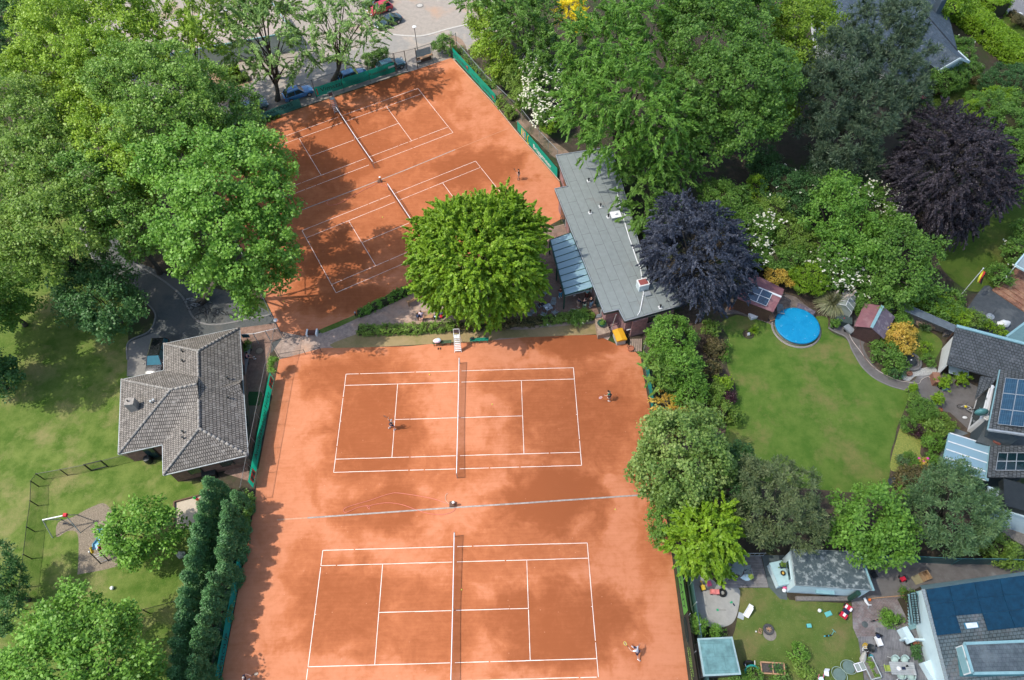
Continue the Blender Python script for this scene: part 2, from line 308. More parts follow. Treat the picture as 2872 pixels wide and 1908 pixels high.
redpave = brick('red_block_paving', (.26, .165, .125), (.21, .13, .1), (.13, .09, .07), .2, .1, .008, bump=.2, dirt=(.19, .15, .12), dscale=.3)
greypave = brick('grey_block_paving', (.15, .145, .14), (.12, .118, .115), (.08, .08, .078), .2, .1, .008, bump=.2, dirt=(.2, .19, .18), dscale=.4)
mosspave = mat('worn_garden_concrete', (.125, .115, .105), (.165, .155, .145), scale=1.4, rough=.9, bump=.3, c3=(.25, .25, .245), s3=.5, lo3=.6, hi3=.72)
barkchip = mat('bark_chips', (.25, .205, .15), (.12, .098, .07), scale=9, rough=.95, bump=1.0)
sand = mat('sand', (.42, .36, .28), (.36, .31, .24), scale=3, rough=.95, bump=.3)
palesand = mat('pale_sand', (.33, .33, .3), (.28, .28, .255), scale=2, rough=.95, bump=.3)
gravel = mat('white_gravel', (.52, .52, .48), (.25, .25, .23), scale=9, rough=.9, bump=.8)
deckm = brick('weathered_decking', (.20, .185, .175), (.15, .14, .135), (.06, .055, .05), 3.6, .14, .012, bump=.5, dirt=(.24, .235, .23), dscale=.5)
deckv = brick('grey_decking', (.20, .2, .205), (.155, .155, .16), (.07, .07, .07), 4.0, .13, .01, bump=.5, dirt=(.25, .25, .25), dscale=.5)
linem = mat('court_line_tape', (.78, .72, .66), (.66, .52, .43), scale=1.3, rough=.7, lo=.45, hi=.7)
drainm = mat('channel_drain', (.36, .34, .31), (.22, .2, .18), scale=3, rough=.8)
groundm = mat('woodland_soil', (.065, .05, .034), (.04, .034, .022), scale=1.5, rough=1, bump=.7, c3=(.035, .055, .015), s3=.3)
tag(MB().face([(-700, -500, -.012), (700, -500, -.012), (700, 900, -.012), (-700, 900, -.012)]).build('ground', groundm), kind='structure')
C1 = np.array([-14.651, 42.083]); A1 = .4955; U1 = np.array([math.cos(A1), math.sin(A1)]); V1 = np.array([-U1[1], U1[0]])
def c1(u, v): return C1+U1*u+V1*v
C2 = np.array([-6.357, 26.764])
# meadow and playground grass to the left
sheet('meadow', PS('i', [(-1500, -900), (1060, -900), (1060, 470), (1000, 490), (985, 1100), (1100, 1150), (260, 1340), (-900, 1340)]), .0, meadow)
sheet('playground_lawn', [*PS('i', [(-900, 1330), (300, 1330), (1080, 1150), (1350, 1150), (1480, 1330), (1700, 1330)]), *PS('m', [(1560, 480), (1480, 1640), (-1200, 1640), (-1200, -70)])], .004, meadow)
sheet('bark_chip_bed', smooth(PS('m', [(640, 690), (650, 520), (640, 350), (560, 330), (470, 380), (480, 260), (600, 215), (760, 130), (880, 110), (1000, 300), (1060, 560), (900, 640), (640, 690)]), 4), .008, barkchip)
sheet('sandpit', PS('m', [(1445, 90), (1720, 20), (1720, 320), (1445, 315)]), .008, sand)
# park path and forecourt
sheet('park_path', [*smooth(PS('e', [(560, 120), (640, 400), (705, 590), (790, 760), (930, 910), (1120, 1020), (1260, 1140), (1285, 1220), (1230, 1330), (1065, 1415)])), *PS('e', [(1055, 1564), (1060, 1700), (2250, 1500), (2330, 1390), (2260, 1180), (1900, 1000), (1500, 900), (1250, 800), (1100, 740), (960, 560), (860, 300), (800, 100)])], .002, asph)
sheet('forecourt_paving', PS('e', [(1060, 1420), (1300, 1330), (1360, 1420), (1360, 1700), (1050, 1700)]), .006, mat('forecourt_blocks', (.2, .19, .17), (.16, .152, .14), scale=4, rough=.9))
kerbm = mat('pale_kerb', (.2, .195, .185), (.15, .148, .14), rough=.9)
# parking lot beyond the fence
sheet('parking_lot', PS('N', [(150, -260), (1480, -260), (1390, 60), (1290, 165), (1240, 180), (1130, 205), (700, 350), (560, 350), (250, 180)]), .0, lot)
sheet('access_road', [*smooth(PS('b', [(1210, 290), (1330, 300), (1450, 295), (1650, 240), (1830, 190), (2100, 60)])), *PS('b', [(2200, 200), (1800, 380), (1700, 360), (1640, 300), (1200, 440), (900, 560), (500, 690), (100, 830), (-80, 870), (-80, 700), (700, 420)])], .004, road)
sheet('lot_planting_bed', PS('a', [(1750, 560), (2080, 640), (2090, 680), (1900, 760), (1700, 700)]), .008, mat('leaf_litter', (.3, .2, .13), (.2, .14, .09), rough=1, bump=.5))
sheet('fence_path', smooth([*PS('b', [(1640, 280), (1760, 330), (1830, 480), (1980, 640), (2150, 830), (2300, 1000)]), *PS('c', [(330, 1060), (470, 1180), (600, 1290), (480, 1320), (330, 1180), (130, 1000)]), *PS('b', [(2150, 980), (1960, 770), (1720, 480), (1650, 380)])], 3), .004, mat('trodden_soil', (.26, .185, .135), (.2, .14, .1), scale=2, rough=1, bump=.4, c3=(.12, .1, .06), s3=.4))
# clay courts
up_poly = [P('b', 1670, 480), P('b', 2040, 890), P('c', 130, 1080), P('c', 500, 1510), P('g', 545, 380), P('g', 380, 470), P('f', 1400, 950), P('f', 1150, 1080), P('f', 880, 1190), P('f', 580, 1315), P('f', 440, 1365), P('f', 260, 1330), np.array([*c1(-19.1, -24.3), 0]), np.array([*c1(-19.1, 10.2), 0])]
sheet('clay_courts_upper', up_poly, .004, clay)
sheet('clay_courts_lower', [*PS('j', [(245, 320), (600, 226), (900, 220), (1300, 212), (1530, 190), (1800, 180), (2100, 155)]), *PS('k', [(300, 128), (800, 116), (960, 190), (1060, 190), (1170, 300), (1200, 480), (1250, 740)]), *PS('o', [(1430, 540), (1565, 1564)]), (19.0, -34, 0), (-19.2, -34, 0), *PS('m', [(1830, 1564), (2110, 100)]), P('j', 60, 1300)], .004, clay)
# terrace between the courts
sheet('terrace_paving', [*PS('f', [(200, 1300), (450, 1365), (580, 1340), (890, 1215), (1150, 1110), (1400, 990), (1700, 900)]), *PS('g', [(420, 470), (560, 430), (800, 1000), (960, 1300), (900, 1400), (800, 1350)]), *PS('j', [(2300, 150), (900, 225), (600, 228), (250, 325), (180, 200)])], .0, pave, uv=.25)
sheet('bar_terrace_paving', PS('g', [(560, 440), (850, 1100), (830, 1235), (560, 1240), (200, 1245), (-100, 1250), (-60, 900), (300, 560), (430, 470)]), .006, redpave, uv=.4)
sheet('grass_wedge', PS('f', [(585, 1310), (885, 1185), (900, 1215), (740, 1290), (600, 1345), (575, 1330)]), .008, meadow)
sheet('dry_grass_strip', [*PS('f', [(660, 1440), (720, 1410), (900, 1345), (1300, 1352), (1700, 1325), (2360, 1310)]), *PS('g', [(300, 1300), (790, 1260), (815, 1350), (400, 1370), (0, 1385)]), *PS('f', [(2000, 1405), (1550, 1430), (1000, 1458), (700, 1466)])], .01, drygrass)
sheet('patio_by_clubhouse', [*PS('i', [(1980, 60), (2280, 20), (2350, 130), (2250, 180), (2215, 420), (2150, 760), (2050, 1200), (2070, 1330), (1850, 1260), (2000, 1110), (2010, 600)])], .004, redpave, uv=1.5)
# gardens to the right
sheet('garden_soil', [*PS('h', [(-700, 900), (700, 950), (1400, 1050), (1900, 1100), (2300, 1500)]), *PS('l', [(2400, 600), (2300, 1700), (-300, 1700)]), *PS('k', [(1290, 900), (1190, 300), (1200, 0)])], -.006, soilm)
sheet('big_lawn', smooth([*PS('h', [(-20, 1190), (140, 1225), (300, 1290), (430, 1420), (580, 1300), (640, 1205), (735, 1215), (740, 1300), (790, 1350), (890, 1395), (930, 1470)]), *PS('l', [(935, 240), (985, 330), (1035, 400), (1120, 475), (1250, 540), (1395, 580), (1385, 690), (1350, 790), (1310, 880), (1290, 980), (1255, 1100), (1245, 1290), (1150, 1420), (700, 1400), (100, 1300), (-100, 1050)]), *PS('k', [(1880, 880), (1920, 700), (1960, 560), (1900, 420), (1880, 300), (1900, 150), (1830, 20)]), P('h', -20, 1190)], 3), .004, lawnm)
sheet('garden_path', [*smooth(PS('l', [(740, 60), (890, 140), (935, 240), (985, 330), (1035, 400), (1120, 475), (1250, 540), (1395, 580)]), 4), *PS('l', [(1500, 700), (1750, 760), (1900, 900), (2000, 700), (2000, 560), (1750, 430), (1600, 430)]), *smooth(PS('l', [(1480, 450), (1430, 500), (1280, 480), (1150, 400), (1070, 300), (1030, 200), (1090, 160), (1250, 190)]), 3), *PS('h', [(1300, 1330), (1180, 1020), (1010, 1020), (760, 1260)])], .0, mosspave)
sheet('shed_terrace', PS('h', [(-80, 1050), (330, 1000), (470, 1040), (640, 1180), (560, 1300), (310, 1290), (140, 1230), (0, 1180), (-120, 1190)]), .0, brick('terrace_flags', (.2, .17, .15), (.16, .135, .12), (.1, .09, .08), .4, .4, .01, dirt=(.26, .2, .15)), uv=.35)
sheet('small_lawn', smooth(PS('l', [(1400, 60), (1560, 80), (1680, 170), (1660, 260), (1600, 330), (1500, 320), (1440, 260), (1380, 160), (1400, 60)]), 4), .004, lawnm)
sheet('white_gravel_bed', smooth(PS('l', [(1340, 420), (1480, 400), (1600, 380), (1640, 420), (1560, 450), (1460, 460), (1410, 498), (1350, 480), (1340, 420)]), 3), .008, gravel)
sheet('sedum_bed', smooth(PS('l', [(1330, 890), (1450, 920), (1510, 1000), (1500, 1100), (1540, 1200), (1400, 1240), (1260, 1240), (1265, 1120), (1300, 1000), (1330, 890)]), 3), .008, mat('yellow_sedum', (.3, .3, .07), (.14, .2, .04), scale=7, rough=1, bump=.8))
sheet('side_walk', PS('l', [(1760, 880), (1900, 930), (1740, 1000), (1680, 1280), (1600, 1270)]), .004, mat('blue_grey_flags', (.17, .2, .21), (.14, .165, .175), rough=.85))
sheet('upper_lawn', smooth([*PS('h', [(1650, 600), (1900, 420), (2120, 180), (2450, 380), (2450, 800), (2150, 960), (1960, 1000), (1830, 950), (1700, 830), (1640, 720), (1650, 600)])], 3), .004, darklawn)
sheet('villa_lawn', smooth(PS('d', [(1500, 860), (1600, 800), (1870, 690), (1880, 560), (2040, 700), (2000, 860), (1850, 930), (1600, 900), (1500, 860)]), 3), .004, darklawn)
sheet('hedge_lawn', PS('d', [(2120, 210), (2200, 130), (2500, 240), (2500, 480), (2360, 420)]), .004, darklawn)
sheet('villa_drive', PS('d', [(2100, -60), (2600, -60), (2600, 250), (2360, 180), (2210, 110)]), .004, mat('grey_drive', (.24, .235, .23), (.2, .195, .19), rough=.9))
sheet('dark_patio', PS('8', [(1480, 800), (1580, 790), (1900, 1050), (2400, 1420), (2500, 1900), (1300, 2000), (1000, 1450), (1300, 1010)]), .004, mat('dark_tarmac', (.05, .06, .066), (.075, .085, .09), scale=2, rough=.9, c3=(.1, .11, .11), s3=.6))
sheet('toy_lawn', [*PS('p', [(-60, 800), (340, 800), (420, 900), (930, 930), (945, 1130), (1000, 1250), (1040, 1640), (-200, 1640)]), P('o', 1950, 1150), P('o', 1990, 950), P('o', 1985, 800)], .004, toylawn)
sheet('play_sand', smooth([*PS('o', [(1545, 690), (1700, 690), (1850, 795), (1980, 800), (1990, 900), (1960, 1040), (1900, 1110), (1760, 1130), (1640, 1060), (1590, 980), (1570, 850), (1545, 690)])], 3), .008, palesand)
sheet('garage_path', PS('p', [(190, 530), (380, 530), (400, 900), (340, 890), (245, 790)]), .006, mat('dark_flags', (.07, .09, .09), (.09, .11, .11), rough=.9))
sheet('yard_paving', PS('p', [(1040, 580), (2450, 590), (2450, 720), (1500, 790), (1300, 900), (940, 930), (900, 860), (1080, 800)]), .002, mosspave)
sheet('brick_patio', PS('p', [(935, 925), (1300, 870), (1440, 1150), (1440, 1230), (980, 1215), (945, 1130)]), .006, brick('worn_brick_patio', (.2, .17, .165), (.24, .18, .17), (.12, .11, .1), .24, .12, .012, dirt=(.3, .31, .31), dscale=.8), uv=True)
sheet('annex_drive', PS('p', [(2060, 260), (2180, 180), (2500, 300), (2500, 520), (2300, 420)]), .004, mat('gravel_drive', (.22, .2, .17), (.13, .12, .105), scale=8, rough=.95, bump=.6))

sheet('wooden_deck', PS('o', [(1840, 800), (1850, 520), (2165, 535), (2228, 797)]), .012, deckm, uv=True)
sheet('dining_deck', PS('p', [(985, 1205), (1130, 1200), (1135, 1130), (1350, 1120), (1700, 1200), (1900, 1700), (1060, 1700)]), .012, deckv, uv=1.35)
lay_sheets()
CZ = max(LEVEL["clay_courts_upper"], LEVEL["clay_courts_lower"])
# lines of the four courts
def court_lines(c, ang, w=.06):
    b = MB(); u = np.array([math.cos(ang), math.sin(ang)]); v = np.array([-u[1], u[0]])
    def ln(x0, y0, x1, y1, gap=False):
        segs = [((x0, y0), (x1, y1))]
        if gap and x0 < 0 < x1: segs = [((x0, y0), (-.2, y1)), ((.2, y0), (x1, y1))]
        for a_, e in segs:
            n = max(1, int(math.dist(a_, e)/1.3))
            for i in range(n):           # hand-laid tape: tiny wander and worn gaps
                s0, s1 = i/n, (i+1)/n-(.012 if random.random() < .14 else 0); p = np.array(a_)*(1-s0)+np.array(e)*s0; q = np.array(a_)*(1-s1)+np.array(e)*s1
                d = (q-p)/np.linalg.norm(q-p); nn = np.array([-d[1], d[0]])*w/2*random.uniform(.8, 1.1); j = random.uniform(-.008, .008)
                b.face([(*(c+u*(t[0])+v*(t[1]+j)), CZ+.005) for t in (p-nn, q-nn, q+nn, p+nn)])
    X, Y, S, V = 11.885, 5.485, 4.115, 6.4
    for y in (-Y, -S, S, Y): ln(-X, y, X, y, True)
    for x in (-X, X): ln(x, -Y, x, Y)
    for x in (-V, V): ln(x, -S, x, S)
    ln(-V, 0, V, 0, True); ln(-X, 0, -X+.12, 0); ln(X-.12, 0, X, 0)
    tag(b.build('court_lines', linem), kind='structure')
CTS = [(C1, A1), (C2, .4968), (np.array([0., 0.]), 0.), (np.array([-.086, -18.455]), 0.)]
for i, (c, a) in enumerate(CTS): court_lines(c, a, .045 if i < 2 else .052)
strip('court_drain', [P('f', 330, 362), P('f', 900, 145), P('f', 1060, 82), P('f', 1270, 0), P('b', 1700, 1240)], .11, -.02, CZ+.008, drainm)
strip('court_drain', [P('b', 1700, 1240), P('b', 2150, 1060)], .06, -.02, CZ+.008, mat('faint_clay_edge', (.5, .25, .15), (.42, .2, .11), rough=1))
strip('court_drain', [P('n', 228, 237), P('n', 480, 221)], .14, -.02, CZ+.007, mat('clay_covered_drain', (.5, .28, .18), (.42, .22, .13), rough=1))
strip('court_drain', [P('n', 480, 221), P('n', 900, 192), P('n', 1700, 135), P('n', 2360, 93), P('o', 400, 85), P('o', 1150, 34)], .14, -.02, CZ+.008, drainm)
strip('court_edge_board', [P('b', 1680, 490), P('b', 2040, 880), P('c', 130, 1075), P('c', 500, 1500)], .08, -.02, CZ+.05, mat('edge_board', (.5, .36, .28), (.4, .28, .2), rough=.9))
strip('path_kerb', smooth(PS('e', [(560, 120), (640, 400), (705, 590), (790, 760), (930, 910), (1120, 1020), (1260, 1140), (1285, 1220), (1230, 1330), (1065, 1415), (1055, 1560)])), .16, -.02, .07, kerbm)
strip('path_kerb', smooth(PS('e', [(960, 560), (1100, 750), (1230, 830), (1370, 920), (1500, 1030), (1555, 1130), (1600, 1210), (1690, 1265), (1850, 1265), (2100, 1215), (2240, 1190)])), .2, -.02, .05, kerbm)
strip('lot_gutter', smooth(PS('b', [(1050, 270), (1210, 290), (1330, 300), (1450, 295), (1650, 240), (1830, 190), (2100, 60)])), .35, -.02, .05, mat('gutter_stone', (.42, .40, .36), (.35, .33, .3), rough=.9))
strip('lawn_edging', smooth(PS('l', [(740, 60), (790, 90), (890, 140), (935, 240), (985, 330), (1035, 400), (1120, 475), (1250, 540), (1395, 580)])), .1, -.02, .08, mat('edging_stone', (.25, .235, .22), (.2, .19, .18), rough=.9))
# ---------------------------------------------------------------- buildings
def ccw(poly):
    a = sum(poly[i-1][0]*poly[i][1]-poly[i][0]*poly[i-1][1] for i in range(len(poly))); return list(poly) if a > 0 else list(poly)[::-1]
def inset(poly, d):
    poly = ccw(poly); n = len(poly); out = []
    for i in range(n):
        p, a, b = np.array(poly[i][:2]), np.array(poly[i-1][:2]), np.array(poly[(i+1) % n][:2])
        e0 = (p-a)/np.linalg.norm(p-a); e1 = (b-p)/np.linalg.norm(b-p); n0 = np.array([-e0[1], e0[0]]); n1 = np.array([-e1[1], e1[0]])
        k = n0+n1; k = k/max(.25, (k@k)/2); out.append(p+k*d)
    return out
def mid(pts): return np.mean([np.array(p) for p in pts], axis=0)
brickw = brick('red_brick_wall', (.27, .13, .1), (.2, .095, .075), (.25, .2, .17), .24, .075, .01, bump=.3)
pinkw = brick('mauve_brick_wall', (.3, .17, .165), (.25, .14, .14), (.25, .18, .17), .24, .08, .008, bump=.2)
tile1 = brick('weathered_roof_tiles', (.235, .215, .19), (.175, .16, .143), (.05, .045, .04), .2, .33, .035, bump=1.0, dirt=(.33, .315, .29), dscale=1.6, dlo=.55, dhi=.8)  # dark course joints paint in the shadow under each stepped tile row
tile2 = brick('dark_roof_tiles', (.1, .11, .115), (.075, .085, .09), (.03, .035, .035), .3, .3, .03, bump=1.0, dirt=(.17, .18, .18), dscale=1.3, dlo=.58, dhi=.85)
slate = brick('blue_slate_roof', (.085, .115, .14), (.07, .095, .12), (.04, .055, .065), .25, .14, .012, bump=.4, dirt=(.19, .22, .24), dscale=1.2, dlo=.55, dhi=.75)
tealtrim = mat('teal_trim', (.25, .42, .44), (.2, .36, .38), rough=.5)
darkglass = mat('dark_window_glass', (.012, .03, .035), (.02, .045, .05), rough=.08, spec=.8)
pvm = brick('solar_cells', (.008, .045, .085), (.01, .052, .095), (.09, .16, .2), .9, .165, .008, rough=.12, bump=0, offset=0, spec=.7)
pvdark = brick('dark_solar_cells', (.003, .034, .066), (.004, .04, .075), (.005, .045, .08), .17, .17, .004, rough=.15, bump=0, offset=0, spec=.6)
feltm = mat('mossy_felt', (.05, .075, .08), (.085, .11, .115), scale=2, rough=.95, bump=.4, c3=(.36, .4, .38), s3=2.6, lo3=.5, hi3=.72)
# --- the hip-roofed clubhouse annex by the path
Z = 2.6; E_ = {k: P('i', x, y, z) for k, x, y, z in (('ne', 1980, 58, Z), ('e1', 2005, 485, Z), ('e2', 2014, 612, Z), ('se', 2050, 1110, Z), ('sw', 1350, 1275, Z), ('in2', 1345, 1022, Z), ('wsw', 978, 1102, Z), ('wnw', 1003, 487, Z), ('in1', 1355, 410, Z), ('nw', 1355, 190, Z),
    ('rn', 1636, 248, 4.7), ('rs', 1645, 890, 4.7), ('wr0', 1410, 568, 5.0), ('wr1', 1632, 520, 5.15), ('vn', 1640, 465, 4.7), ('vs', 1643, 655, 4.7), ('A', 1982, 516, 3.45))}
E_['d0'] = PL('i', 1808, 558, E_['ne'], E_['se'], E_['rn'])
bl = thing('hip_roofed_building', 'brick building with a grey tiled hip roof and a crossing wing beside the asphalt path', 'building', mid([E_[k] for k in ('ne', 'se', 'wsw', 'wnw')])*[1, 1, 0])
rb = MB()
for f in (('ne', 'nw', 'rn'), ('nw', 'in1', 'vn', 'rn'), ('in1', 'wnw', 'wr0', 'wr1', 'vn'), ('wnw', 'wsw', 'wr0'), ('wsw', 'in2', 'vs', 'wr1', 'wr0'), ('in2', 'sw', 'rs', 'vs'), ('sw', 'se', 'rs'), ('se', 'e2', 'd0', 'e1', 'ne', 'rn', 'rs'), ('d0', 'A', 'e1'), ('d0', 'e2', 'A')): rb.face([E_[k] for k in f])
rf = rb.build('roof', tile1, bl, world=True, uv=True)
g = MB(); g.face([E_['vn'], E_['vs'], E_['wr1']]); g.build('gablet', dark, rf).location = -bl.location
g = MB(); g.face([E_['e1']+[0, 0, -.1], E_['e2']+[0, 0, -.1], E_['A']]); g.build('dormer_gable', dark, rf).location = -bl.location
capm = mat('ridge_tiles', (.3, .285, .26), (.16, .15, .135), scale=3, rough=.95)
def ridge(a, b, r=.13, name='ridge_cap'):
    a, b = Vector(a), Vector(b); n = max(2, int((b-a).length/.42)); m = MB()
    for i in range(n):
        p, q = a.lerp(b, i/n), a.lerp(b, (i+.93)/n); m.bar(p+Vector((0, 0, -.02)), q+Vector((0, 0, .015)), r*1.06, 7, r*.9)
    o = m.build(name, capm, rf, smooth=True); o.location = -bl.location
for a, b in (('rn', 'ne'), ('rn', 'nw'), ('rn', 'vn'), ('vs', 'rs'), ('rs', 'sw'), ('rs', 'se'), ('wr0', 'wnw'), ('wr0', 'wsw'), ('wr0', 'wr1')): ridge(E_[a], E_[b])
ev = [E_[k] for k in ('ne', 'e1', 'e2', 'se', 'sw', 'in2', 'wsw', 'wnw', 'in1', 'nw')]
gm = MB()
for i in range(len(ev)):
    a, b = ev[i], ev[(i+1) % len(ev)]; gm.beam(a+[0, 0, -.09], b+[0, 0, -.09], .13, .12)
gm.build('gutter', galv, bl, world=True)
evw = [E_[k] for k in ('ne', 'se', 'sw', 'in2', 'wsw', 'wnw', 'in1', 'nw')]; wl = inset(evw, .32)
MB().prism(wl, 0, 2.55).build('wall', brickw, bl, world=True, uv=True)
sf = MB(); sf.face([(p[0], p[1], 2.56) for p in ccw(evw)]); sf.build('soffit', darkwood, bl, world=True)
def on(pa, pb, t, z0, z1, w, d=.06):        # a flat rectangle proud of the wall pa-pb, centred at t
    pa, pb = np.array(pa[:2]), np.array(pb[:2]); u = (pb-pa)/np.linalg.norm(pb-pa); n = np.array([u[1], -u[0]]); c = pa+(pb-pa)*t; m = MB()
    m.box((*(c+n*(d/2-.01)), z0), (w, d, z1-z0), math.atan2(u[1], u[0])); return m
def openings(parent, pa, pb, lst, frame=white, glass=darkglass):
    for kind, t, z0, z1, w in lst:
        o = on(pa, pb, t, z0, z1, w, .08).build(kind, frame, parent, world=True); g_ = on(pa, pb, t, z0+.08, z1-.08, w-.16, .11).build('pane', glass, o); g_.location = -parent.location
wl2 = ccw(wl); iw = {}
for i, p in enumerate(wl2):
    q = wl2[(i+1) % len(wl2)]; L_ = np.linalg.norm(q-p); mx_, my_ = (p+q)/2; d_ = q-p
    openings(bl, p, q, [('window', .3, .9, 2.0, 1.2), ('window', .72, .9, 2.0, 1.2)] if L_ > 5 else [('door', .5, .0, 2.1, 1.0)], mat('dark_frame', (.05, .04, .035)))
PW = [E_['wnw'], E_['wsw'], E_['wr0']]; c_ = PL('i', 1120, 720, *PW)
ck = MB().box((c_[0], c_[1], c_[2]-.7), (.85, .75, 2.0), .08).build('chimney', mat('chimney_cladding', (.3, .28, .25), (.22, .2, .18), scale=3), rf); ck.location = -bl.location
m_ = MB().bar((c_[0]-.1, c_[1], c_[2]+1.3), (c_[0]-.1, c_[1], c_[2]+1.55), .07, 8); k_ = m_.build('chimney_pot', dark, rf); k_.location = -bl.location
for x, y, pl in ((1512, 258, ('nw', 'in1', 'rn')), (1515, 340, ('nw', 'in1', 'rn')), (1520, 925, ('in2', 'sw', 'rs')), (1522, 975, ('in2', 'sw', 'rs')), (1885, 478, ('ne', 'se', 'rn')), (1890, 640, ('ne', 'se', 'rn')), (1258, 680, ('wnw', 'wsw', 'wr0')), (1280, 668, ('wnw', 'wsw', 'wr0'))):
    q = PL('i', x, y, *[E_[k] for k in pl]); m_ = MB().bar(q-[0, 0, .1], q+[0, 0, .32], .07, 8).bar(q+[0, 0, .32], q+[0, 0, .4], .11, 8); k_ = m_.build('vent_pipe', dark if x > 1300 else galv, rf); k_.location = -bl.location
# --- flat-roofed clubhouse
rp = [P('N', x, y, 3.3) for x, y in ((1559.3, 435.6), (1591.5, 522.4), (1555.9, 529.2), (1694.2, 877.3), (1735.6, 868.1), (1752.5, 900.3), (1910.2, 856.3), (1898, 800), (1822, 790), (1783, 650), (1740, 500), (1712, 412))]
cb = thing('flat_roofed_clubhouse', 'long clubhouse with a grey flat felt roof between the courts and the purple tree', 'building', mid(rp)*[1, 1, 0])
ang = math.atan2(rp[3][1]-rp[2][1], rp[3][0]-rp[2][0])
deck = brick('grey_roof_felt', (.205, .232, .222), (.215, .242, .232), (.09, .1, .095), 5.2, 1.0, .02, rough=.9, bump=.1, offset=.37, dirt=(.2, .16, .135), dscale=.3, dlo=.6, dhi=.85, var=.08)
ri = inset(rp, .1)
MB().prism(ccw(rp), 2.86, 3.24).build('fascia', mat('green_black_fascia', (.03, .05, .048), (.04, .06, .056), rough=.6), cb, world=True)
b_ = MB(); b_.prism(ri, 3.235, 3.275); roof = b_.build('roof', deck, cb, world=True, uv=float(ang))
m_ = MB(); rc = ccw(rp)
for i in range(len(rc)): m_.beam((*rc[i][:2], 3.28), (*rc[(i+1) % len(rc)][:2], 3.28), .09, .08)
m_.build('roof_edge', galv, cb, world=True)
wc = inset(rp, .45); MB().prism(wc, 0, 2.87).build('wall', pinkw, cb, world=True, uv=True)
for i, p in enumerate(wc):
    q = wc[(i+1) % len(wc)]; L_ = np.linalg.norm(q-p)
    if L_ > 7: openings(cb, p, q, [('window', .12+.19*k, .3, 2.4, 2.0) for k in range(5)])
    elif L_ > 3: openings(cb, p, q, [('window', .5, .9, 2.2, 1.4)])
vent_b = mat('white_vent_base', (.7, .72, .7), (.6, .62, .6))
for x, y in ((740, 85), (838, 295), (752, 347), (902, 382), (1046, 357), (1332, 1130)):
    q = P('g', x, y, 3.28); o = MB().box(q, (.42, .36, .05), ang).build('vent_base', vent_b, roof); o.location = -cb.location
    k_ = MB().bar(q+[0, 0, .05], q+[0, 0, .4], .085, 8).bar(q+[0, 0, .36], q+[0, 0, .46], .12, 8).build('vent_pipe', black, roof); k_.location = -cb.location
q = P('g', 962, 378, 3.3); o = MB().box(q, (1.15, .95, .3), .2).build('skylight_kerb', galv, roof); o.location = -cb.location
o = MB().box(q+[0, 0, .3], (1.2, 1.0, .1), .2).sph(q+[0, 0, .5], (.2, .15, .14), 8, 5).build('skylight_lid', white, roof); o.location = -cb.location
q = P('g', 1182, 965, 3.28); o = MB().box(q, (1.1, .9, .85), .25).build('chimney_box', mat('pale_chimney_cladding', (.55, .62, .62), (.45, .52, .52)), roof); o.location = -cb.location
m_ = MB().box(q+[0, 0, .85], (1.15, .95, .12), .25).build('chimney_rim', white, roof); m_.location = -cb.location
m_ = MB().box(q+[0, 0, .96], (.9, .7, .05), .25).build('chimney_cap', mat('red_cap', (.3, .09, .08), (.25, .07, .06)), roof); m_.location = -cb.location
q2 = q+np.array([.45, -.95, 0]); m_ = MB().box(q2, (.7, .5, .22), .25).build('chimney_step', galv, roof); m_.location = -cb.location
cpts = [P('g', x, y, 3.33) for x, y in ((975, 125), (982, 200), (1000, 290), (1040, 430), (1072, 540), (1102, 625), (1140, 740), (1172, 810), (1195, 1010), (1180, 1090), (1163, 1170), (1150, 1185))]
pe = P('g', 1146, 1190, 3.33); m_ = MB().tube(cpts+[pe, np.array([pe[0], pe[1], .9]), np.array([pe[0]-.9, pe[1]-.2, .85])], .055, 6); m_.build('roof_conduit', white, cb, world=True)
# lean-to at the south end
lt = [P('g', 1060, 1250, 2.7), P('g', 1190, 1215, 2.7), P('g', 1165, 1390, 0), P('g', 1075, 1400, 0)]
# glass canopy over the terrace
HA, HB = P('g', 592, 512, 2.85), P('g', 776, 962, 2.85); LA, LB = P('g', 420, 572, 2.35), P('g', 541, 1032, 2.35)
pg = thing('glass_canopy', 'sloping glass terrace canopy with dark green rafters along the flat-roofed clubhouse', 'canopy', (LB*[1, 1, 0]))
gl = glassy('canopy_glass', (.62, .88, .95), .42, .04); n9 = 9  # pale blue base colour stands in for the sky reflected in the panes
for i in range(n9):
    a0, a1 = i/n9+.006, (i+1)/n9-.006; pts = [HA+(HB-HA)*a0, LA+(LB-LA)*a0, LA+(LB-LA)*a1, HA+(HB-HA)*a1]; MB().slab([p+[0, 0, .05] for p in pts], .02).build('glass_panel', gl, pg, world=True)
for i in range(n9+1):
    t = i/n9; MB().beam(HA+(HB-HA)*t, LA+(LB-LA)*t, .09, .13).build('rafter', greenmetal, pg, world=True)
MB().beam(LA, LB, .14, .2).build('eaves_beam', greenmetal, pg, world=True); MB().beam(HA+[.05, 0, 0], HB+[.05, 0, 0], .12, .2).build('wall_plate', greenmetal, pg, world=True)
MB().beam(LB+[0, 0, -.1], HB+[-.1, 0, -.45], .06, .1).build('end_rail', galv, pg, world=True)
for t in (0, .5, 1.0):
    q = LA+(LB-LA)*t; MB().box((q[0], q[1], 0), (.13, .13, 2.28), ang).build('post', greenmetal, pg, world=True)
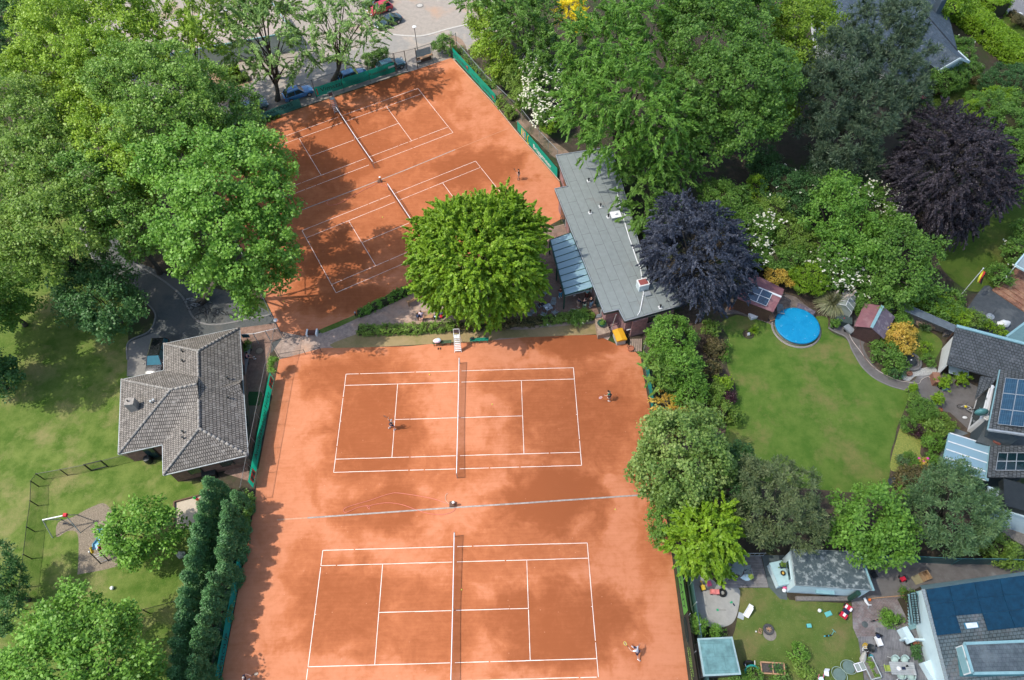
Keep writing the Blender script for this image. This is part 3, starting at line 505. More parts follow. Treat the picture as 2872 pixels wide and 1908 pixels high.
# --- row of garages behind the ash trees
def flatbox(name, label, cat, top, z, wallm, roofm, trim, tz=.25, ins=.12, uv=False, rim=.14):
    top = ccw(top); t = thing(name, label, cat, mid(top)*[1, 1, 0]); MB().prism(inset(top, ins), 0, z-tz).build('wall', wallm, t, world=True, uv=uv)
    MB().prism(top, z-tz, z).build('roof_edge', trim, t, world=True); MB().prism(inset(top, rim), z-.02, z+.02).build('roof', roofm, t, world=True, uv=uv); return t
ga, gb = P('b', 355, 262, 3), P('a', 1000, 520, 3); dv = np.array([*V1, 0])*9
gt = flatbox('garage_row', 'long low building with a gravelled flat roof behind the trees of the car park', 'building', [ga, gb, gb+dv, ga+dv], 3.0, mat('grey_green_render', (.5, .55, .52), (.4, .45, .43)), mat('roof_gravel', (.36, .31, .27), (.27, .23, .2), scale=7, rough=1, bump=.6), tealtrim)
# --- slate villa at the top
vz, vr = 2.9, 6.2
V_ = {k: P('d', x, y, z) for k, x, y, z in (('a', 1812, 425, vz), ('b', 1715, 40, vz), ('c', 1560, -330, vz), ('d', 600, -300, vz), ('e', 640, 330, vz), ('f', 1360, 650, vz), ('r0', 900, 120, vr), ('r1', 1480, 40, vr), ('g0', 1655, 340, 5.0), ('g1', 1832, 485, 4.9), ('gl', 1655, 588, vz), ('gr', 1908, 515, vz), ('gi', 1500, 470, vz))}
vl = thing('slate_villa', 'large villa under blue-grey slate roofs behind the dark pine', 'house', mid([V_[k] for k in 'abcdef'])*[1, 1, 0])
m_ = MB()
for f in (('a', 'b', 'r1'), ('b', 'c', 'r1'), ('c', 'd', 'r0', 'r1'), ('d', 'e', 'r0'), ('e', 'f', 'a', 'r1', 'r0'), ('gl', 'g1', 'g0', 'gi'), ('g1', 'gr', 'a', 'g0')): m_.face([V_[k] for k in f])
vrf = m_.build('roof', slate, vl, world=True, uv=True)
for a, b in (('gl', 'g1'), ('g1', 'gr'), ('gr', 'a')):
    MB().beam(V_[a]+[0, 0, -.02], V_[b]+[0, 0, -.02], .12, .3).build('barge_board', mat('villa_white_board', (.62, .72, .74), (.55, .66, .68)), vl, world=True)
m_ = MB()
for a, b in (('r0', 'e'), ('r1', 'a'), ('r0', 'r1')): m_.bar(V_[a], V_[b], .1, 6)
o = m_.build('ridge_cap', mat('slate_ridge', (.03, .04, .05)), vrf); o.location = -vl.location
vw = inset([V_[k] for k in 'abcdef'], .5); MB().prism(vw, 0, vz-.05).build('wall', white, vl, world=True)
gw = [V_['gl']*[1, 1, 0]+[.45, .25, 0], V_['gr']*[1, 1, 0]+[-.6, .4, 0]]; gz = V_['g1']*.5+V_['g0']*.5
m_ = MB(); m_.face([gw[0], gw[1], gw[1]+[0, 0, vz-.1], V_['g1']+[-.1, .5, -.35], gw[0]+[0, 0, vz-.1]]); m_.build('gable_wall', pale, vl, world=True)
openings(vl, gw[0], gw[1], [('window', .35, .5, 2.4, 1.5), ('window', .72, .5, 2.4, 1.5)], dark)
q = P('d', 1095, 5, 5.0); sk_ = MB().box(q+[0, 0, -1.2], (3.4, 3.0, 1.3), .5).build('roof_terrace_rim', white, vrf); sk_.location = -vl.location
sk_ = MB().box(q+[0, 0, .1], (3.0, 2.6, .03), .5).build('roof_terrace_floor', mat('planted_terrace', (.05, .06, .03), (.09, .09, .05)), vrf); sk_.location = -vl.location
q = P('d', 1668, 20, 5.6); sk_ = MB().box(q+[0, 0, -3], (1.2, .9, 3.6), .5).build('chimney', mat('slate_chimney', (.07, .1, .12), (.06, .08, .1)), vrf); sk_.location = -vl.location
# --- solar house on the right edge
S = thing('solar_house', 'house with dark tiled roofs, solar panels and a white gable beyond the big lawn', 'house', P('l', 2250, 700))
gf = [P('l', 1800, 45, 3.9), P('l', 2450, 215, 3.9), P('l', 2450, 570, 2.6), P('l', 1725, 357, 2.6)]
MB().slab(gf, .18).build('carport_roof', tile2, S, world=True, uv=True); MB().beam(gf[0]+[0, 0, .05], gf[1]+[0, 0, .05], .3, .14).build('verge_trim', tealtrim, S, world=True)
gi_ = inset([p*[1, 1, 0] for p in gf], .4)
lowc = sorted(range(4), key=lambda i: gi_[i][1])[:2]; hic = [i for i in range(4) if i not in lowc]
for a, b in (((gf[0]+[.35, -.3, 0]), (gf[3]+[.35, .3, 0])), ((gf[0]+[.35, -.3, 0]), (gf[1]+[0, -.3, 0]))):
    m_ = MB(); m_.slab([np.array([a[0], a[1], a[2]-.2]), np.array([b[0], b[1], b[2]-.2]), np.array([b[0], b[1], 0]), np.array([a[0], a[1], 0])], .0); 
    m_ = MB(); d_ = (b-a)[:2]; n_ = np.array([-d_[1], d_[0]])/np.linalg.norm(d_)*.12; q4 = [(*a[:2], 0), (*b[:2], 0), (*b[:2], b[2]-.2), (*a[:2], a[2]-.2)]; q5 = [(x+n_[0], y+n_[1], z) for x, y, z in q4]
    m_.add(q4+q5, [(0, 1, 2, 3), (7, 6, 5, 4), (0, 4, 5, 1), (1, 5, 6, 2), (2, 6, 7, 3), (3, 7, 4, 0)]); m_.build('carport_wall', white, S, world=True)
mr = [P('l', 2165, 405, 5.0), P('l', 2500, 440, 7.0), P('l', 2490, 960, 7.0), P('l', 2065, 900, 5.0)]
rs_ = MB().slab(mr, .2).build('main_roof', tile2, S, world=True, uv=True)
MB().beam(mr[0]+[0, 0, -.08], mr[3]+[0, 0, -.08], .14, .14).build('gutter', tealtrim, S, world=True); MB().beam(mr[3]+[0, 0, -.05], mr[2]+[0, 0, -.05], .18, .2).build('verge_trim', galv, S, world=True)
mw = inset([p*[1, 1, 0] for p in mr], .55); MB().prism(mw, 0, 4.9).build('wall', mat('slate_cladding', (.05, .07, .08), (.07, .09, .1)), S, world=True)
mwc = ccw(mw); 
for i, p in enumerate(mwc):
    q = mwc[(i+1) % 4]
    if (p+q)[0]/2 < mid(mw)[0]-1 and abs(q[1]-p[1]) > 4: openings(S, p, q, [('window', .3, 3.2, 4.5, 1.4), ('window', .7, 3.2, 4.5, 1.4)])
def panels(r, grid, A, B, C, off, m, parent, frame=None, gap=.02, skip=()):
    for j in range(len(grid)-1):
        for i in range(len(grid[j])-1):
            if (j, i) in skip: continue
            c = [PL(r, *grid[j][i], A, B, C, off), PL(r, *grid[j][i+1], A, B, C, off), PL(r, *grid[j+1][i+1], A, B, C, off), PL(r, *grid[j+1][i], A, B, C, off)]; k = mid(c); c = [k+(p-k)*(1-gap) for p in c]
            o = MB().slab(c, .05).build('solar_panel', m, parent, uv=True); o.location = -S_loc(parent)
            if frame is not None:
                fm = MB()
                for a in range(4): fm.beam(c[a]+[0, 0, .012], c[(a+1) % 4]+[0, 0, .012], .045, .03)
                f = fm.build('panel_frame', frame, o)
def S_loc(o):
    v = Vector(o.location)
    while o.parent: o = o.parent; v = v+Vector(o.location)
    return v
rows = [(470, 2207, 2312, 2420), (600, 2185, 2292, 2400), (735, 2162, 2268, 2380), (862, 2140, 2245, 2358)]
panels('l', [[(x, y+(x-2200)*.11) for x in xs] for y, *xs in rows], mr[0], mr[1], mr[3], .1, pvm, S, galv)
# white ground-floor bay with sloping look-out windows
ba, bd = P('14', 1290, 660), P('14', 1100, 1330); u_ = (bd-ba)/np.linalg.norm(bd-ba); ex = np.array([-u_[1], u_[0], 0]); ex = ex if ex[0] > 0 else -ex
MB().prism([p[:2] for p in (ba, bd, bd+ex*3.2, ba+ex*3.2)], 0, 3.0).build('bay_wall', white, S, world=True)
openings(S, ba, bd, [('window', .2, .5, 2.6, 1.5), ('window', .5, .4, 2.6, 1.3), ('window', .8, .6, 2.4, 1.4)])
MB().beam(bd+[0, 0, 3.02], bd+ex*3+[0, 0, 3.02], .5, .14).build('bay_fascia', white, S, world=True); MB().beam(ba+[0, 0, 3.05], bd+[0, 0, 3.05], .2, .12).build('bay_fascia', white, S, world=True)
fr = [P('l', 2045, 865, 3.1), P('l', 2130, 915, 3.1), P('l', 2400, 945, 3.1), P('l', 2400, 1040, 3.1), P('l', 2090, 1035, 3.1), P('l', 1968, 1000, 3.1)]
MB().slab(fr, .25).build('flat_roof', mat('dark_roof_boards', (.06, .075, .075), (.09, .1, .1), scale=3), S, world=True); MB().prism(inset(fr, .3), 0, 2.85).build('wall', mat('slate_cladding', (.05, .07, .08)), S, world=True)
MB().slab([P('l', 2240, 940, 3.6), P('l', 2160, 1028, 3.2), P('l', 2105, 1000, 3.2), P('l', 2125, 935, 3.6)], .1).build('awning', mat('rust_awning', (.2, .07, .05), (.16, .055, .04)), S, world=True)
MB().slab([P('14', 1400, 120, 2.5), P('14', 1765, 170, 2.9), P('14', 1620, 335, 2.9), P('14', 1285, 620, 2.5)], .15).build('porch_roof', tile2, S, world=True, uv=True)
dq = P('14', 1420, 910, 3.6); m_ = MB().sph(dq, (.62, .3, .5), 14, 8).bar(dq+[.1, .3, -.1], dq+[.5, .8, -.7], .04); m_.build('satellite_dish', mat('teal_dish', (.07, .2, .2), (.09, .24, .24), rough=.4), S, world=True)
m_ = MB(); m_.tube([P('14', 1530, 1000, 3.2)+[.18*math.cos(a), .18*math.sin(a), 0] for a in np.linspace(0, 2*PI, 12)], .035, 6); m_.tube([P('14', 1530, 1045, 3.2)+[.18*math.cos(a), .18*math.sin(a), .0] for a in np.linspace(0, 2*PI, 12)], .035, 6); m_.build('hose_rings', white, S, world=True)
r2 = [P('l', 2088, 1032, 3.3), P('l', 2450, 1032, 4.4), P('l', 2450, 1295, 4.4), P('l', 2060, 1295, 3.3)]
MB().slab(r2, .2).build('side_roof', tile2, S, world=True, uv=True); MB().prism(inset([p*[1, 1, 0] for p in r2], .4), 0, 3.1).build('wall', mat('slate_cladding', (.05, .07, .08)), S, world=True)
panels('l', [[(x, y) for x in (2147, 2225, 2303, 2381)] if k == 0 else ([(x, y) for x in (2136, 2216, 2296, 2376)] if k == 1 else [(x, y) for x in (2125, 2207, 2289, 2371)]) for k, y in enumerate((1092, 1162, 1238))], r2[0], r2[1], r2[3], .1, mat('near_black_cells', (.006, .02, .025), (.008, .025, .03), rough=.15, spec=.6), S, galv)
# patio roof
pr = [P('l', 1745, 930, 2.45), P('l', 2088, 1036, 2.95), P('l', 2045, 1325, 2.95), P('l', 1685, 1195, 2.45)]
pt = thing('patio_roof', 'pale blue translucent patio roof with white glazing bars', 'canopy', mid(pr)*[1, 1, 0])
MB().slab(pr, .04).build('roof_sheet', glassy('twin_wall_sheet', (.5, .78, .9), .25, .25), pt, world=True)
for t in (0, .26, .51, .76, 1): MB().beam(pr[0]+(pr[3]-pr[0])*t+[0, 0, .04], pr[1]+(pr[2]-pr[1])*t+[0, 0, .04], .09, .07).build('glazing_bar', white, pt, world=True)
MB().beam(pr[0]+[0, 0, -.1], pr[3]+[0, 0, -.1], .12, .16).build('gutter', tealtrim, pt, world=True); MB().beam(pr[1]+[0, 0, .06], pr[2]+[0, 0, .06], .3, .14).build('wall_plate', tealtrim, pt, world=True); MB().beam(pr[3]+[0, 0, -.12], pr[2]+[0, 0, -.12], .1, .2).build('side_beam', dark, pt, world=True)
for q in (pr[0], pr[3], pr[3]*.5+pr[2]*.5): MB().box((q[0]+.1, q[1], 0), (.14, .14, q[2]-.18)).build('post', dark, pt, world=True)
# annex at the right edge
ax = [P('14', x, y, 3.0) for x, y in ()] or [at for at in (P('N', 2572+1200/6.03, 1240+740/6.03, 3), P('N', 2572+1560/6.03, 1240+880/6.03, 3), P('N', 2572+2300/6.03, 1240+1180/6.03, 3), P('N', 2572+2300/6.03, 1240+1430/6.03, 3), P('N', 2572+1400/6.03, 1240+1130/6.03, 3), P('N', 2572+1300/6.03, 1240+960/6.03, 3))]
an = flatbox('flat_roofed_annex', 'white flat-roofed annex at the right edge behind the bluish conifer', 'building', ax, 3.0, pale, mat('white_roof_sheet', (.5, .55, .55), (.42, .47, .47), scale=1), pale)
q = P('N', 2572+1900/6.03, 1240+1010/6.03, 3.3); MB().box(q+[0, 0, -.3], (4.6, 2.6, .8), -.35).build('roof_light', dark, an, world=True)
# --- pale garage beside the deck
gz = 2.55; gp = [P('p', 430, 477, gz), P('p', 985, 497, gz), P('p', 1105, 822, gz), P('p', 470, 778, gz)]
gg = flatbox('garage', 'pale blue garage with a mossy dark flat roof between two gardens', 'garage', gp, gz, pale, feltm, mat('grey_white_edge', (.4, .46, .46), (.14, .17, .17), scale=3), .16, .06, rim=.04)
wg = ccw(inset(gp, .06))
for i, p in enumerate(wg):
    q = wg[(i+1) % 4]
    if abs(q[0]-p[0]) < 2.2 and (p+q)[0]/2 < mid(gp)[0]: openings(gg, p, q, [('window', .5, 1.1, 1.7, 1.7)], pale)
    if (p+q)[1]/2 < mid(gp)[1]-1.2: MB().bar((*(p+(q-p)*.84+[.0, -.25]), .0), (*(p+(q-p)*.84+[0, -.25]), 2.2), .22, 10).build('water_butt', greenmetal, gg, world=True); on(p, q, .45, 1.2, 1.45, 1.5, .3).build('wall_shelf', tealtrim, gg, world=True)
m_ = MB().beam(gp[1]+[.12, 0, -.05], gp[2]+[.12, 0, -.05], .16, .14); m_.build('gutter', tealtrim, gg, world=True)
# --- house with the large blue solar roof, lower right
B_ = thing('blue_solar_house', 'white house under a dark tiled roof filled with large blue solar panels', 'house', P('p', 1900, 1100))
nr = [P('p', 1505, 778, 2.7), P('p', 2450, 655, 2.7)]; rg = [P('p', 1527, 812, 4.6), P('p', 2450, 700, 4.6)]; sr = [P('p', 1762, 1720, 1.9), P('p', 2600, 1640, 1.9)]
MB().slab([rg[0], rg[1], nr[1], nr[0]], .15).build('north_roof', mat('pale_verge_slates', (.2, .3, .32), (.16, .25, .27)), B_, world=True, uv=True)
sroof = MB().slab([sr[0], sr[1], rg[1], rg[0]], .2).build('roof', brick('blue_grey_tiles', (.13, .165, .175), (.105, .14, .15), (.05, .07, .075), .33, .27, .03, bump=1.0, dirt=(.18, .17, .165), dscale=.5), B_, world=True, uv=True)
wb = [P('p', 1395, 882), P('p', 1530, 1362), P('p', 1600, 1640)]; wt = [P('p', 1500, 822, 2.5), P('p', 1640, 1322, 2.5)]
def wallpt(p, z): return np.array([p[0], p[1], z])
dW = (wb[1]-wb[0]); dW = dW/np.linalg.norm(dW); w0 = wb[0]; w1 = wb[0]+dW*16

def plz(p, a, b, c): n = np.cross(b-a, c-a); return a[2]-(n[0]*(p[0]-a[0])+n[1]*(p[1]-a[1]))/n[2]
ys = [0, .7, 1.4, 2.1, 4, 8, 16]; top = [wallpt(w0+dW*t, min(plz(w0+dW*t+np.array([.6, 0, 0]), rg[0], rg[1], sr[0]), plz(w0+dW*t+np.array([.6, 0, 0]), nr[0], nr[1], rg[0]))-.3) for t in ys]
m_ = MB(); ip = np.array([.3, 0, 0]); f_ = [w0, w1]+top[::-1]; m_.add(f_+[p+ip for p in f_], [tuple(range(len(f_)))[::-1], tuple(range(len(f_), 2*len(f_)))]+[(i, (i+1) % len(f_), len(f_)+(i+1) % len(f_), len(f_)+i) for i in range(len(f_))])
m_.build('gable_wall', pale, B_, world=True); MB().box((w0[0]+9.3, w0[1]-6.8, 0), (17.6, 13.4, 1.85), math.atan2(dW[1], dW[0])+PI/2).build('wall', pale, B_, world=True)
m_ = MB()
vd = (sr[0]-rg[0]); nv = 40
for i in range(nv): a = rg[0]+vd*(i/nv); m_.beam(a+[-.04, 0, .06], rg[0]+vd*((i+.85)/nv)+[-.04, 0, .02], .24, .1)
m_.build('verge_tiles', mat('pale_verge_tiles', (.3, .36, .36), (.22, .25, .25), scale=5), B_, world=True)
GX = [[(1550, 815), (1742, 783), (1950, 752), (2160, 722), (2375, 693)], [(1580, 938), (1772, 912), (1980, 885), (2190, 862), (2400, 838)], [(1608, 1055), (1800, 1030), (2016, 1012), (2235, 990), (2450, 968)], [(1637, 1195), (1845, 1172), (2062, 1155), (2290, 1132), (2500, 1110)]]
panels('p', GX, rg[0], rg[1], sr[0], .1, pvdark, B_, None, .012, skip=((2, 1),))
q = [PL('p', x, y, rg[0], rg[1], sr[0], .06) for x, y in ((1862, 1090), (1975, 1080), (1992, 1130), (1882, 1142))]; o = MB().slab(q, .1).build('roof_window', mat('blue_frame', (.05, .2, .3)), B_, world=True); k = mid(q)
o2 = MB().slab([k+(p-k)*.82+[0, 0, .03] for p in q], .03).build('pane', mat('bright_pane', (.8, .85, .85), rough=.2), o); o2.location = -B_.location
dz = 4.35; dm = [P('p', 1862, 1262, dz), P('p', 2450, 1238, dz), P('p', 2480, 1500, dz), P('p', 1935, 1508, dz)]
MB().prism(ccw([p[:2] for p in inset(dm, .06)]), 1.8, dz-.12).build('dormer_wall', mat('teal_cladding', (.06, .19, .21), (.08, .23, .25)), B_, world=True)
MB().slab(dm, .14).build('dormer_roof', brick('dormer_shingles', (.1, .125, .14), (.085, .11, .12), (.06, .075, .085), .3, .3, .015, bump=.5, dirt=(.14, .17, .18)), B_, world=True, uv=True)
for a, b in ((0, 1), (3, 2), (0, 3)): MB().beam(dm[a]+[0, 0, .03], dm[b]+[0, 0, .03], .2, .1).build('dormer_trim', tealtrim, B_, world=True)
wd2 = ccw(inset(dm, .06))
for i, p in enumerate(wd2):
    q = wd2[(i+1) % 4]
    if (p+q)[0]/2 < mid(dm)[0]-2: openings(B_, p, q, [('dormer_window', .27, 3.1, 4.1, 1.1), ('dormer_window', .73, 3.1, 4.1, 1.1)], white, tealtrim)
# outside stair and balcony at the gable
st0, st1 = P('p', 1300, 900, .1), P('p', 1385, 1120, .1)
stt = thing('outside_staircase', 'black steel outside staircase with pale steps against the white gable', 'staircase', st0*[1, 1, 0])
for k in range(11):
    t = k/10; c = st0+(st1-st0)*t+[.75, 0, 0]; MB().box((c[0], c[1], 2.1*(1-t)*.9+.05), (1.2, .3, .05), .25).build('step', tealtrim, stt, world=True)
for dx in (.05, .55):
    a, b = st0+[dx, 0, 2.5], st1+[dx, 0, 1.3]; MB().beam(a, b, .05, .08).beam(a-[0, 0, .5], b-[0, 0, .5], .04, .06).build('handrail', black, stt, world=True)
m_ = MB()
for k in range(14): c = st0+(st1-st0)*(k/13); z = 2.5-1.2*k/13; m_.beam(c+[.05, 0, z], c+[.55, 0, z-.02], .04, .04)
m_.build('railing_rungs', black, stt, world=True)
q = P('p', 1385, 1165, .9); MB().box((q[0]+.1, q[1]-.2, 0), (.5, 1.2, 1.0), .28).build('porch_parapet', pale, B_, world=True)
q = P('p', 1460, 1230, .5); MB().box((q[0], q[1], 0), (2.1, .16, .8), -.08).build('porch_parapet', pale, B_, world=True)
q = P('p', 1560, 1500, 0); MB().box((q[0]+.2, q[1]-.3, 0), (.8, 2.2, .8), .28).build('porch', pale, B_, world=True)
# --- sheds
def gable_shed(name, label, r0, r1, el, er, zr, ze, roofA, roofB, wallm, capm_=None, capw=.3, cat='shed', ins=.18):
    # r0,r1 ridge ends; el: eave pair on one side, er: on the other (points at level ze)
    t = thing(name, label, cat, mid([*el, *er])*[1, 1, 0])
    MB().slab([r0, r1, el[1], el[0]], .07).build('roof', roofA, t, world=True, uv=True); MB().slab([r1, r0, er[0], er[1]], .07).build('roof', roofB, t, world=True, uv=True)
    base = inset([el[0], el[1], er[1], er[0]], ins); m_ = MB(); m_.prism(base, 0, ze-.06); m_.build('wall', wallm, t, world=True, uv=True)
    for k in (0, 1):
        e_, f_, r_ = el[k], er[k], (r0, r1)[k]; c = mid([e_, f_]); q = [c+(p-c)*.9 for p in (e_, f_, r_)]; s_ = ((r1-r0) if k == 0 else (r0-r1)); s_ = s_/np.linalg.norm(s_)*ins
        m2 = MB(); m2.face([q[0]+s_+[0, 0, -.07], q[1]+s_+[0, 0, -.07], q[2]+s_+[0, 0, -.08]]); m2.build('gable', wallm, t, world=True)
    if capm_: MB().beam(r0+[0, 0, .03], r1+[0, 0, .03], capw, .06).build('ridge_board', capm_, t, world=True)
    return t
redroof = mat('red_felt_roof', (.26, .115, .12), (.2, .09, .1), scale=1.5, rough=.9, bump=.3, c3=(.28, .15, .15), s3=.8); mauve = mat('mauve_felt_roof', (.13, .105, .13), (.1, .085, .11), scale=2, rough=.9, c3=(.2, .18, .2), s3=2)
rr = [P('7', 440, 240, 2.75), P('7', 1265, 577, 2.75)]
sh = gable_shed('garden_house', 'dark wooden garden house with a red felt roof and solar panels beside the pool', rr[0], rr[1], [P('7', 250, 590, 2.15), P('7', 1088, 908, 2.15)], [P('7', 560, 10, 2.15), P('7', 1332, 405, 2.15)], 2.75, 2.15, redroof, redroof, darkwood, white, .22)
panels('7', [[(638, 318), (855, 402), (1075, 492)], [(570, 455), (785, 535), (1010, 625)], [(500, 598), (720, 690), (935, 775)]], rr[0], rr[1], P('7', 1088, 908, 2.15), .1, pvm, sh, white)
s2 = [P('h', 1190, 1115, 2.6), P('h', 1098, 1296, 2.6)]
gable_shed('tool_shed', 'brown garden shed with one red and one mauve roof slope and an open front', s2[0], s2[1], [P('h', 1042, 1093, 2.0), P('h', 955, 1283, 2.0)], [P('h', 1293, 1207, 2.0), P('h', 1202, 1388, 2.0)], 2.6, 2.0, redroof, mauve, mat('shed_boards', (.09, .05, .045), (.06, .035, .03), scale=4), tealtrim, .3, ins=.3)
gl2 = glassy('greenhouse_sheet', (.66, .74, .66), .3, .2); g2 = [P('h', 950, 976, 2.1), P('h', 885, 1113, 2.1)]
gh = gable_shed('greenhouse', 'small translucent greenhouse with a pale frame behind the pampas grass', g2[0], g2[1], [P('h', 872, 982, 1.5), P('h', 818, 1100, 1.5)], [P('h', 1004, 1034, 1.5), P('h', 935, 1172, 1.5)], 2.1, 1.5, gl2, gl2, gl2, white, .05, 'greenhouse', .02)
m_ = MB()
for k in range(5):
    t = k/4; a = g2[0]+(g2[1]-g2[0])*t
    for e0, e1 in (((872, 982), (818, 1100)), ((1004, 1034), (935, 1172))): q = P('h', *e0, 1.5); q = q+(P('h', *e1, 1.5)-q)*t; m_.bar(a+[0, 0, .03], q+[0, 0, .03], .025, 5); m_.bar(q, q*[1, 1, 0], .025, 5)
m_.build('frame', white, gh, world=True)
tz = 2.0; tp = [P('o', 1640, 1217, tz), P('o', 1930, 1203, tz), P('o', 2003, 1517, tz), P('o', 1690, 1532, tz)]
ts = flatbox('teal_roofed_shed', 'grey-green flat-roofed shed by the lower court fence', 'shed', tp, tz, mat('shed_grey_boards', (.2, .18, .17), (.14, .13, .12)), brick('teal_felt', (.12, .235, .235), (.125, .245, .245), (.07, .15, .15), 1.4, 1.0, .012, bump=.2), mat('shed_trim', (.3, .42, .42)), .1, .15, uv=True)
# low roofs and wood store behind the little lawn
wz = 1.8; wp = [P('h', 1330, 1140, wz), P('h', 1370, 1090, wz), P('h', 1830, 1290, wz), P('h', 1790, 1335, wz)]
ws = thing('wood_store', 'low lean-to wood store with corrugated grey roof below the ivy hedge', 'shed', mid(wp)*[1, 1, 0]); MB().slab(wp, .06).build('roof', mat('corrugated_grey', (.13, .16, .18), (.1, .125, .14)), ws, world=True)
for k in (0, 3): MB().box((wp[k][0], wp[k][1]+.1, 0), (.1, .1, wz-.08)).build('post', darkwood, ws, world=True)
MB().box(mid(wp)*[1, 1, 0]+[0, .2, 0], (5.5, .1, 1.5), -.43).build('back_wall', greywood, ws, world=True)
m_ = MB()
for k in range(90):
    t = random.random(); c = P('h', 1445+150*t, 1255+45*t, .1)+[0, 0, random.random()*.7]; m_.bar(c, c+np.array([.12, -.35, 0]), random.uniform(.04, .08), 6)
tag(m_.build('firewood_stack', mat('cut_logs', (.38, .28, .2), (.25, .18, .13), scale=6)), 'stack of split firewood logs under the low corrugated roof', 'firewood')
# ---------------------------------------------------------------- the cloud that shades the gardens
def cloudmat():
    m, N, L, b = newmat('cloud_vapour'); t = N.new('ShaderNodeBsdfTransparent'); d = N.new('ShaderNodeBsdfDiffuse'); d.inputs[0].default_value = (.9, .9, .9, 1); tl = N.new('ShaderNodeBsdfTranslucent'); tl.inputs[0].default_value = (.9, .9, .9, 1)
    a = N.new('ShaderNodeMixShader'); a.inputs[0].default_value = .5; L.new(d.outputs[0], a.inputs[1]); L.new(tl.outputs[0], a.inputs[2]); mx = N.new('ShaderNodeMixShader'); mx.inputs[0].default_value = .937; L.new(a.outputs[0], mx.inputs[1]); L.new(t.outputs[0], mx.inputs[2]); L.new(mx.outputs[0], N['Material Output'].inputs[0]); return m
cb_ = MB(); CH = 300.0
for i, e in enumerate((-1, 3, 7, 11, 15, 19, 24)):
    rx = 90-(e+1)*.5; gx, gy = e+rx, 18; ph = i*1.7
    cb_.sph((gx+SUNV.x/SUNV.z*CH, gy+SUNV.y/SUNV.z*CH, CH+i*3), (rx, 150-i*4, 16), 40, 16, lambda d: 1+.035*math.sin(d[1]*9+ph)+.03*math.sin(d[1]*21+ph*2)*d[0])
cl = tag(cb_.build('cloud', cloudmat(), smooth=True), 'pale summer cloud drifting over the gardens', 'cloud', kind='structure')
# ---------------------------------------------------------------- vegetation
def nrm(a): return a/(np.linalg.norm(a, axis=-1, keepdims=True)+1e-9)
def quads(name, V, tint, m, parent):
    n = len(V)//4; me = bpy.data.meshes.new(name); me.vertices.add(4*n); me.vertices.foreach_set('co', V.astype(np.float32).ravel())
    me.loops.add(4*n); me.loops.foreach_set('vertex_index', np.arange(4*n, dtype=np.int32)); me.polygons.add(n); me.polygons.foreach_set('loop_start', np.arange(0, 4*n, 4, dtype=np.int32))
    me.polygons.foreach_set('loop_total', np.full(n, 4, dtype=np.int32)); a = me.attributes.new('tint', 'FLOAT', 'FACE'); a.data.foreach_set('value', np.clip(tint, 0, 1).astype(np.float32)); me.update(); me.validate(); return link(name, me, m, parent)
def leafquads(C, O, r, t, k, size, asp=.6, style='leaf', flat=.75):
    m = len(C); G = RNG
    c = np.repeat(C, k, 0); o = np.repeat(O, k, 0); rr = np.repeat(r, k)[:, None]; tt = np.repeat(t, k); n = m*k
    if style in ('spray', 'droop'):        # leaves set along twigs that run outward and dip
        s = G.random((n, 1))**.8; side = nrm(np.cross(o, G.normal(size=(n, 3)))); tw = np.repeat(nrm(O+G.normal(size=(m, 3))*.45), k, 0); sag = .75 if style == 'droop' else .35
        p = c+tw*(s*2.1-.7)*rr+side*rr*(.42*(1.05-s))*G.normal(size=(n, 1))*.8-np.array([0, 0, 1])*(s**2)*rr*sag
        ax = nrm(tw+side*G.normal(size=(n, 1))*.6-np.array([0, 0, .35])+G.normal(size=(n, 3))*.25)
    elif style == 'needle':
        d = nrm(G.normal(size=(n, 3))+np.array([0, 0, .35])+o*.5); p = c+d*rr*G.random((n, 1))*.9; ax = d
    else:
        d = nrm(G.normal(size=(n, 3))); p = c+d*(G.random((n, 1))**.45)*rr*np.array([1, 1, flat]); ax = nrm(nrm(G.normal(size=(n, 3)))*.9+o*.35+d*.4-np.array([0, 0, .2]))
    nm = nrm(o*.5+np.array([0, 0, .6])+G.normal(size=(n, 3))*.42); b = nrm(np.cross(nm, ax)); nm = np.cross(ax, b)
    L_ = size*(.6+.8*G.random((n, 1))); w = L_*asp; V = np.empty((n, 4, 3)); V[:, 0] = p-ax*L_/2; V[:, 2] = p+ax*L_/2; V[:, 1] = p+b*w/2+nm*w*.12; V[:, 3] = p-b*w/2+nm*w*.12
    return V.reshape(-1, 3), .62*tt+.38*G.random(n)
def lob(spec):                             # (display x, y, height, display radius[, vertical ratio, aspect])
    x, y, z, rp = spec[:4]; fz = spec[4] if len(spec) > 4 else .85; fa = spec[5] if len(spec) > 5 else 1.0
    d = ray('D', x, y); c = CP+d*((z-CP[2])/d[2]); dep = (c-CP)@FW; r = rp*1.21695*dep/FPX; return np.array([*c, r, r*fa, r*fz])
LTOT = [0]
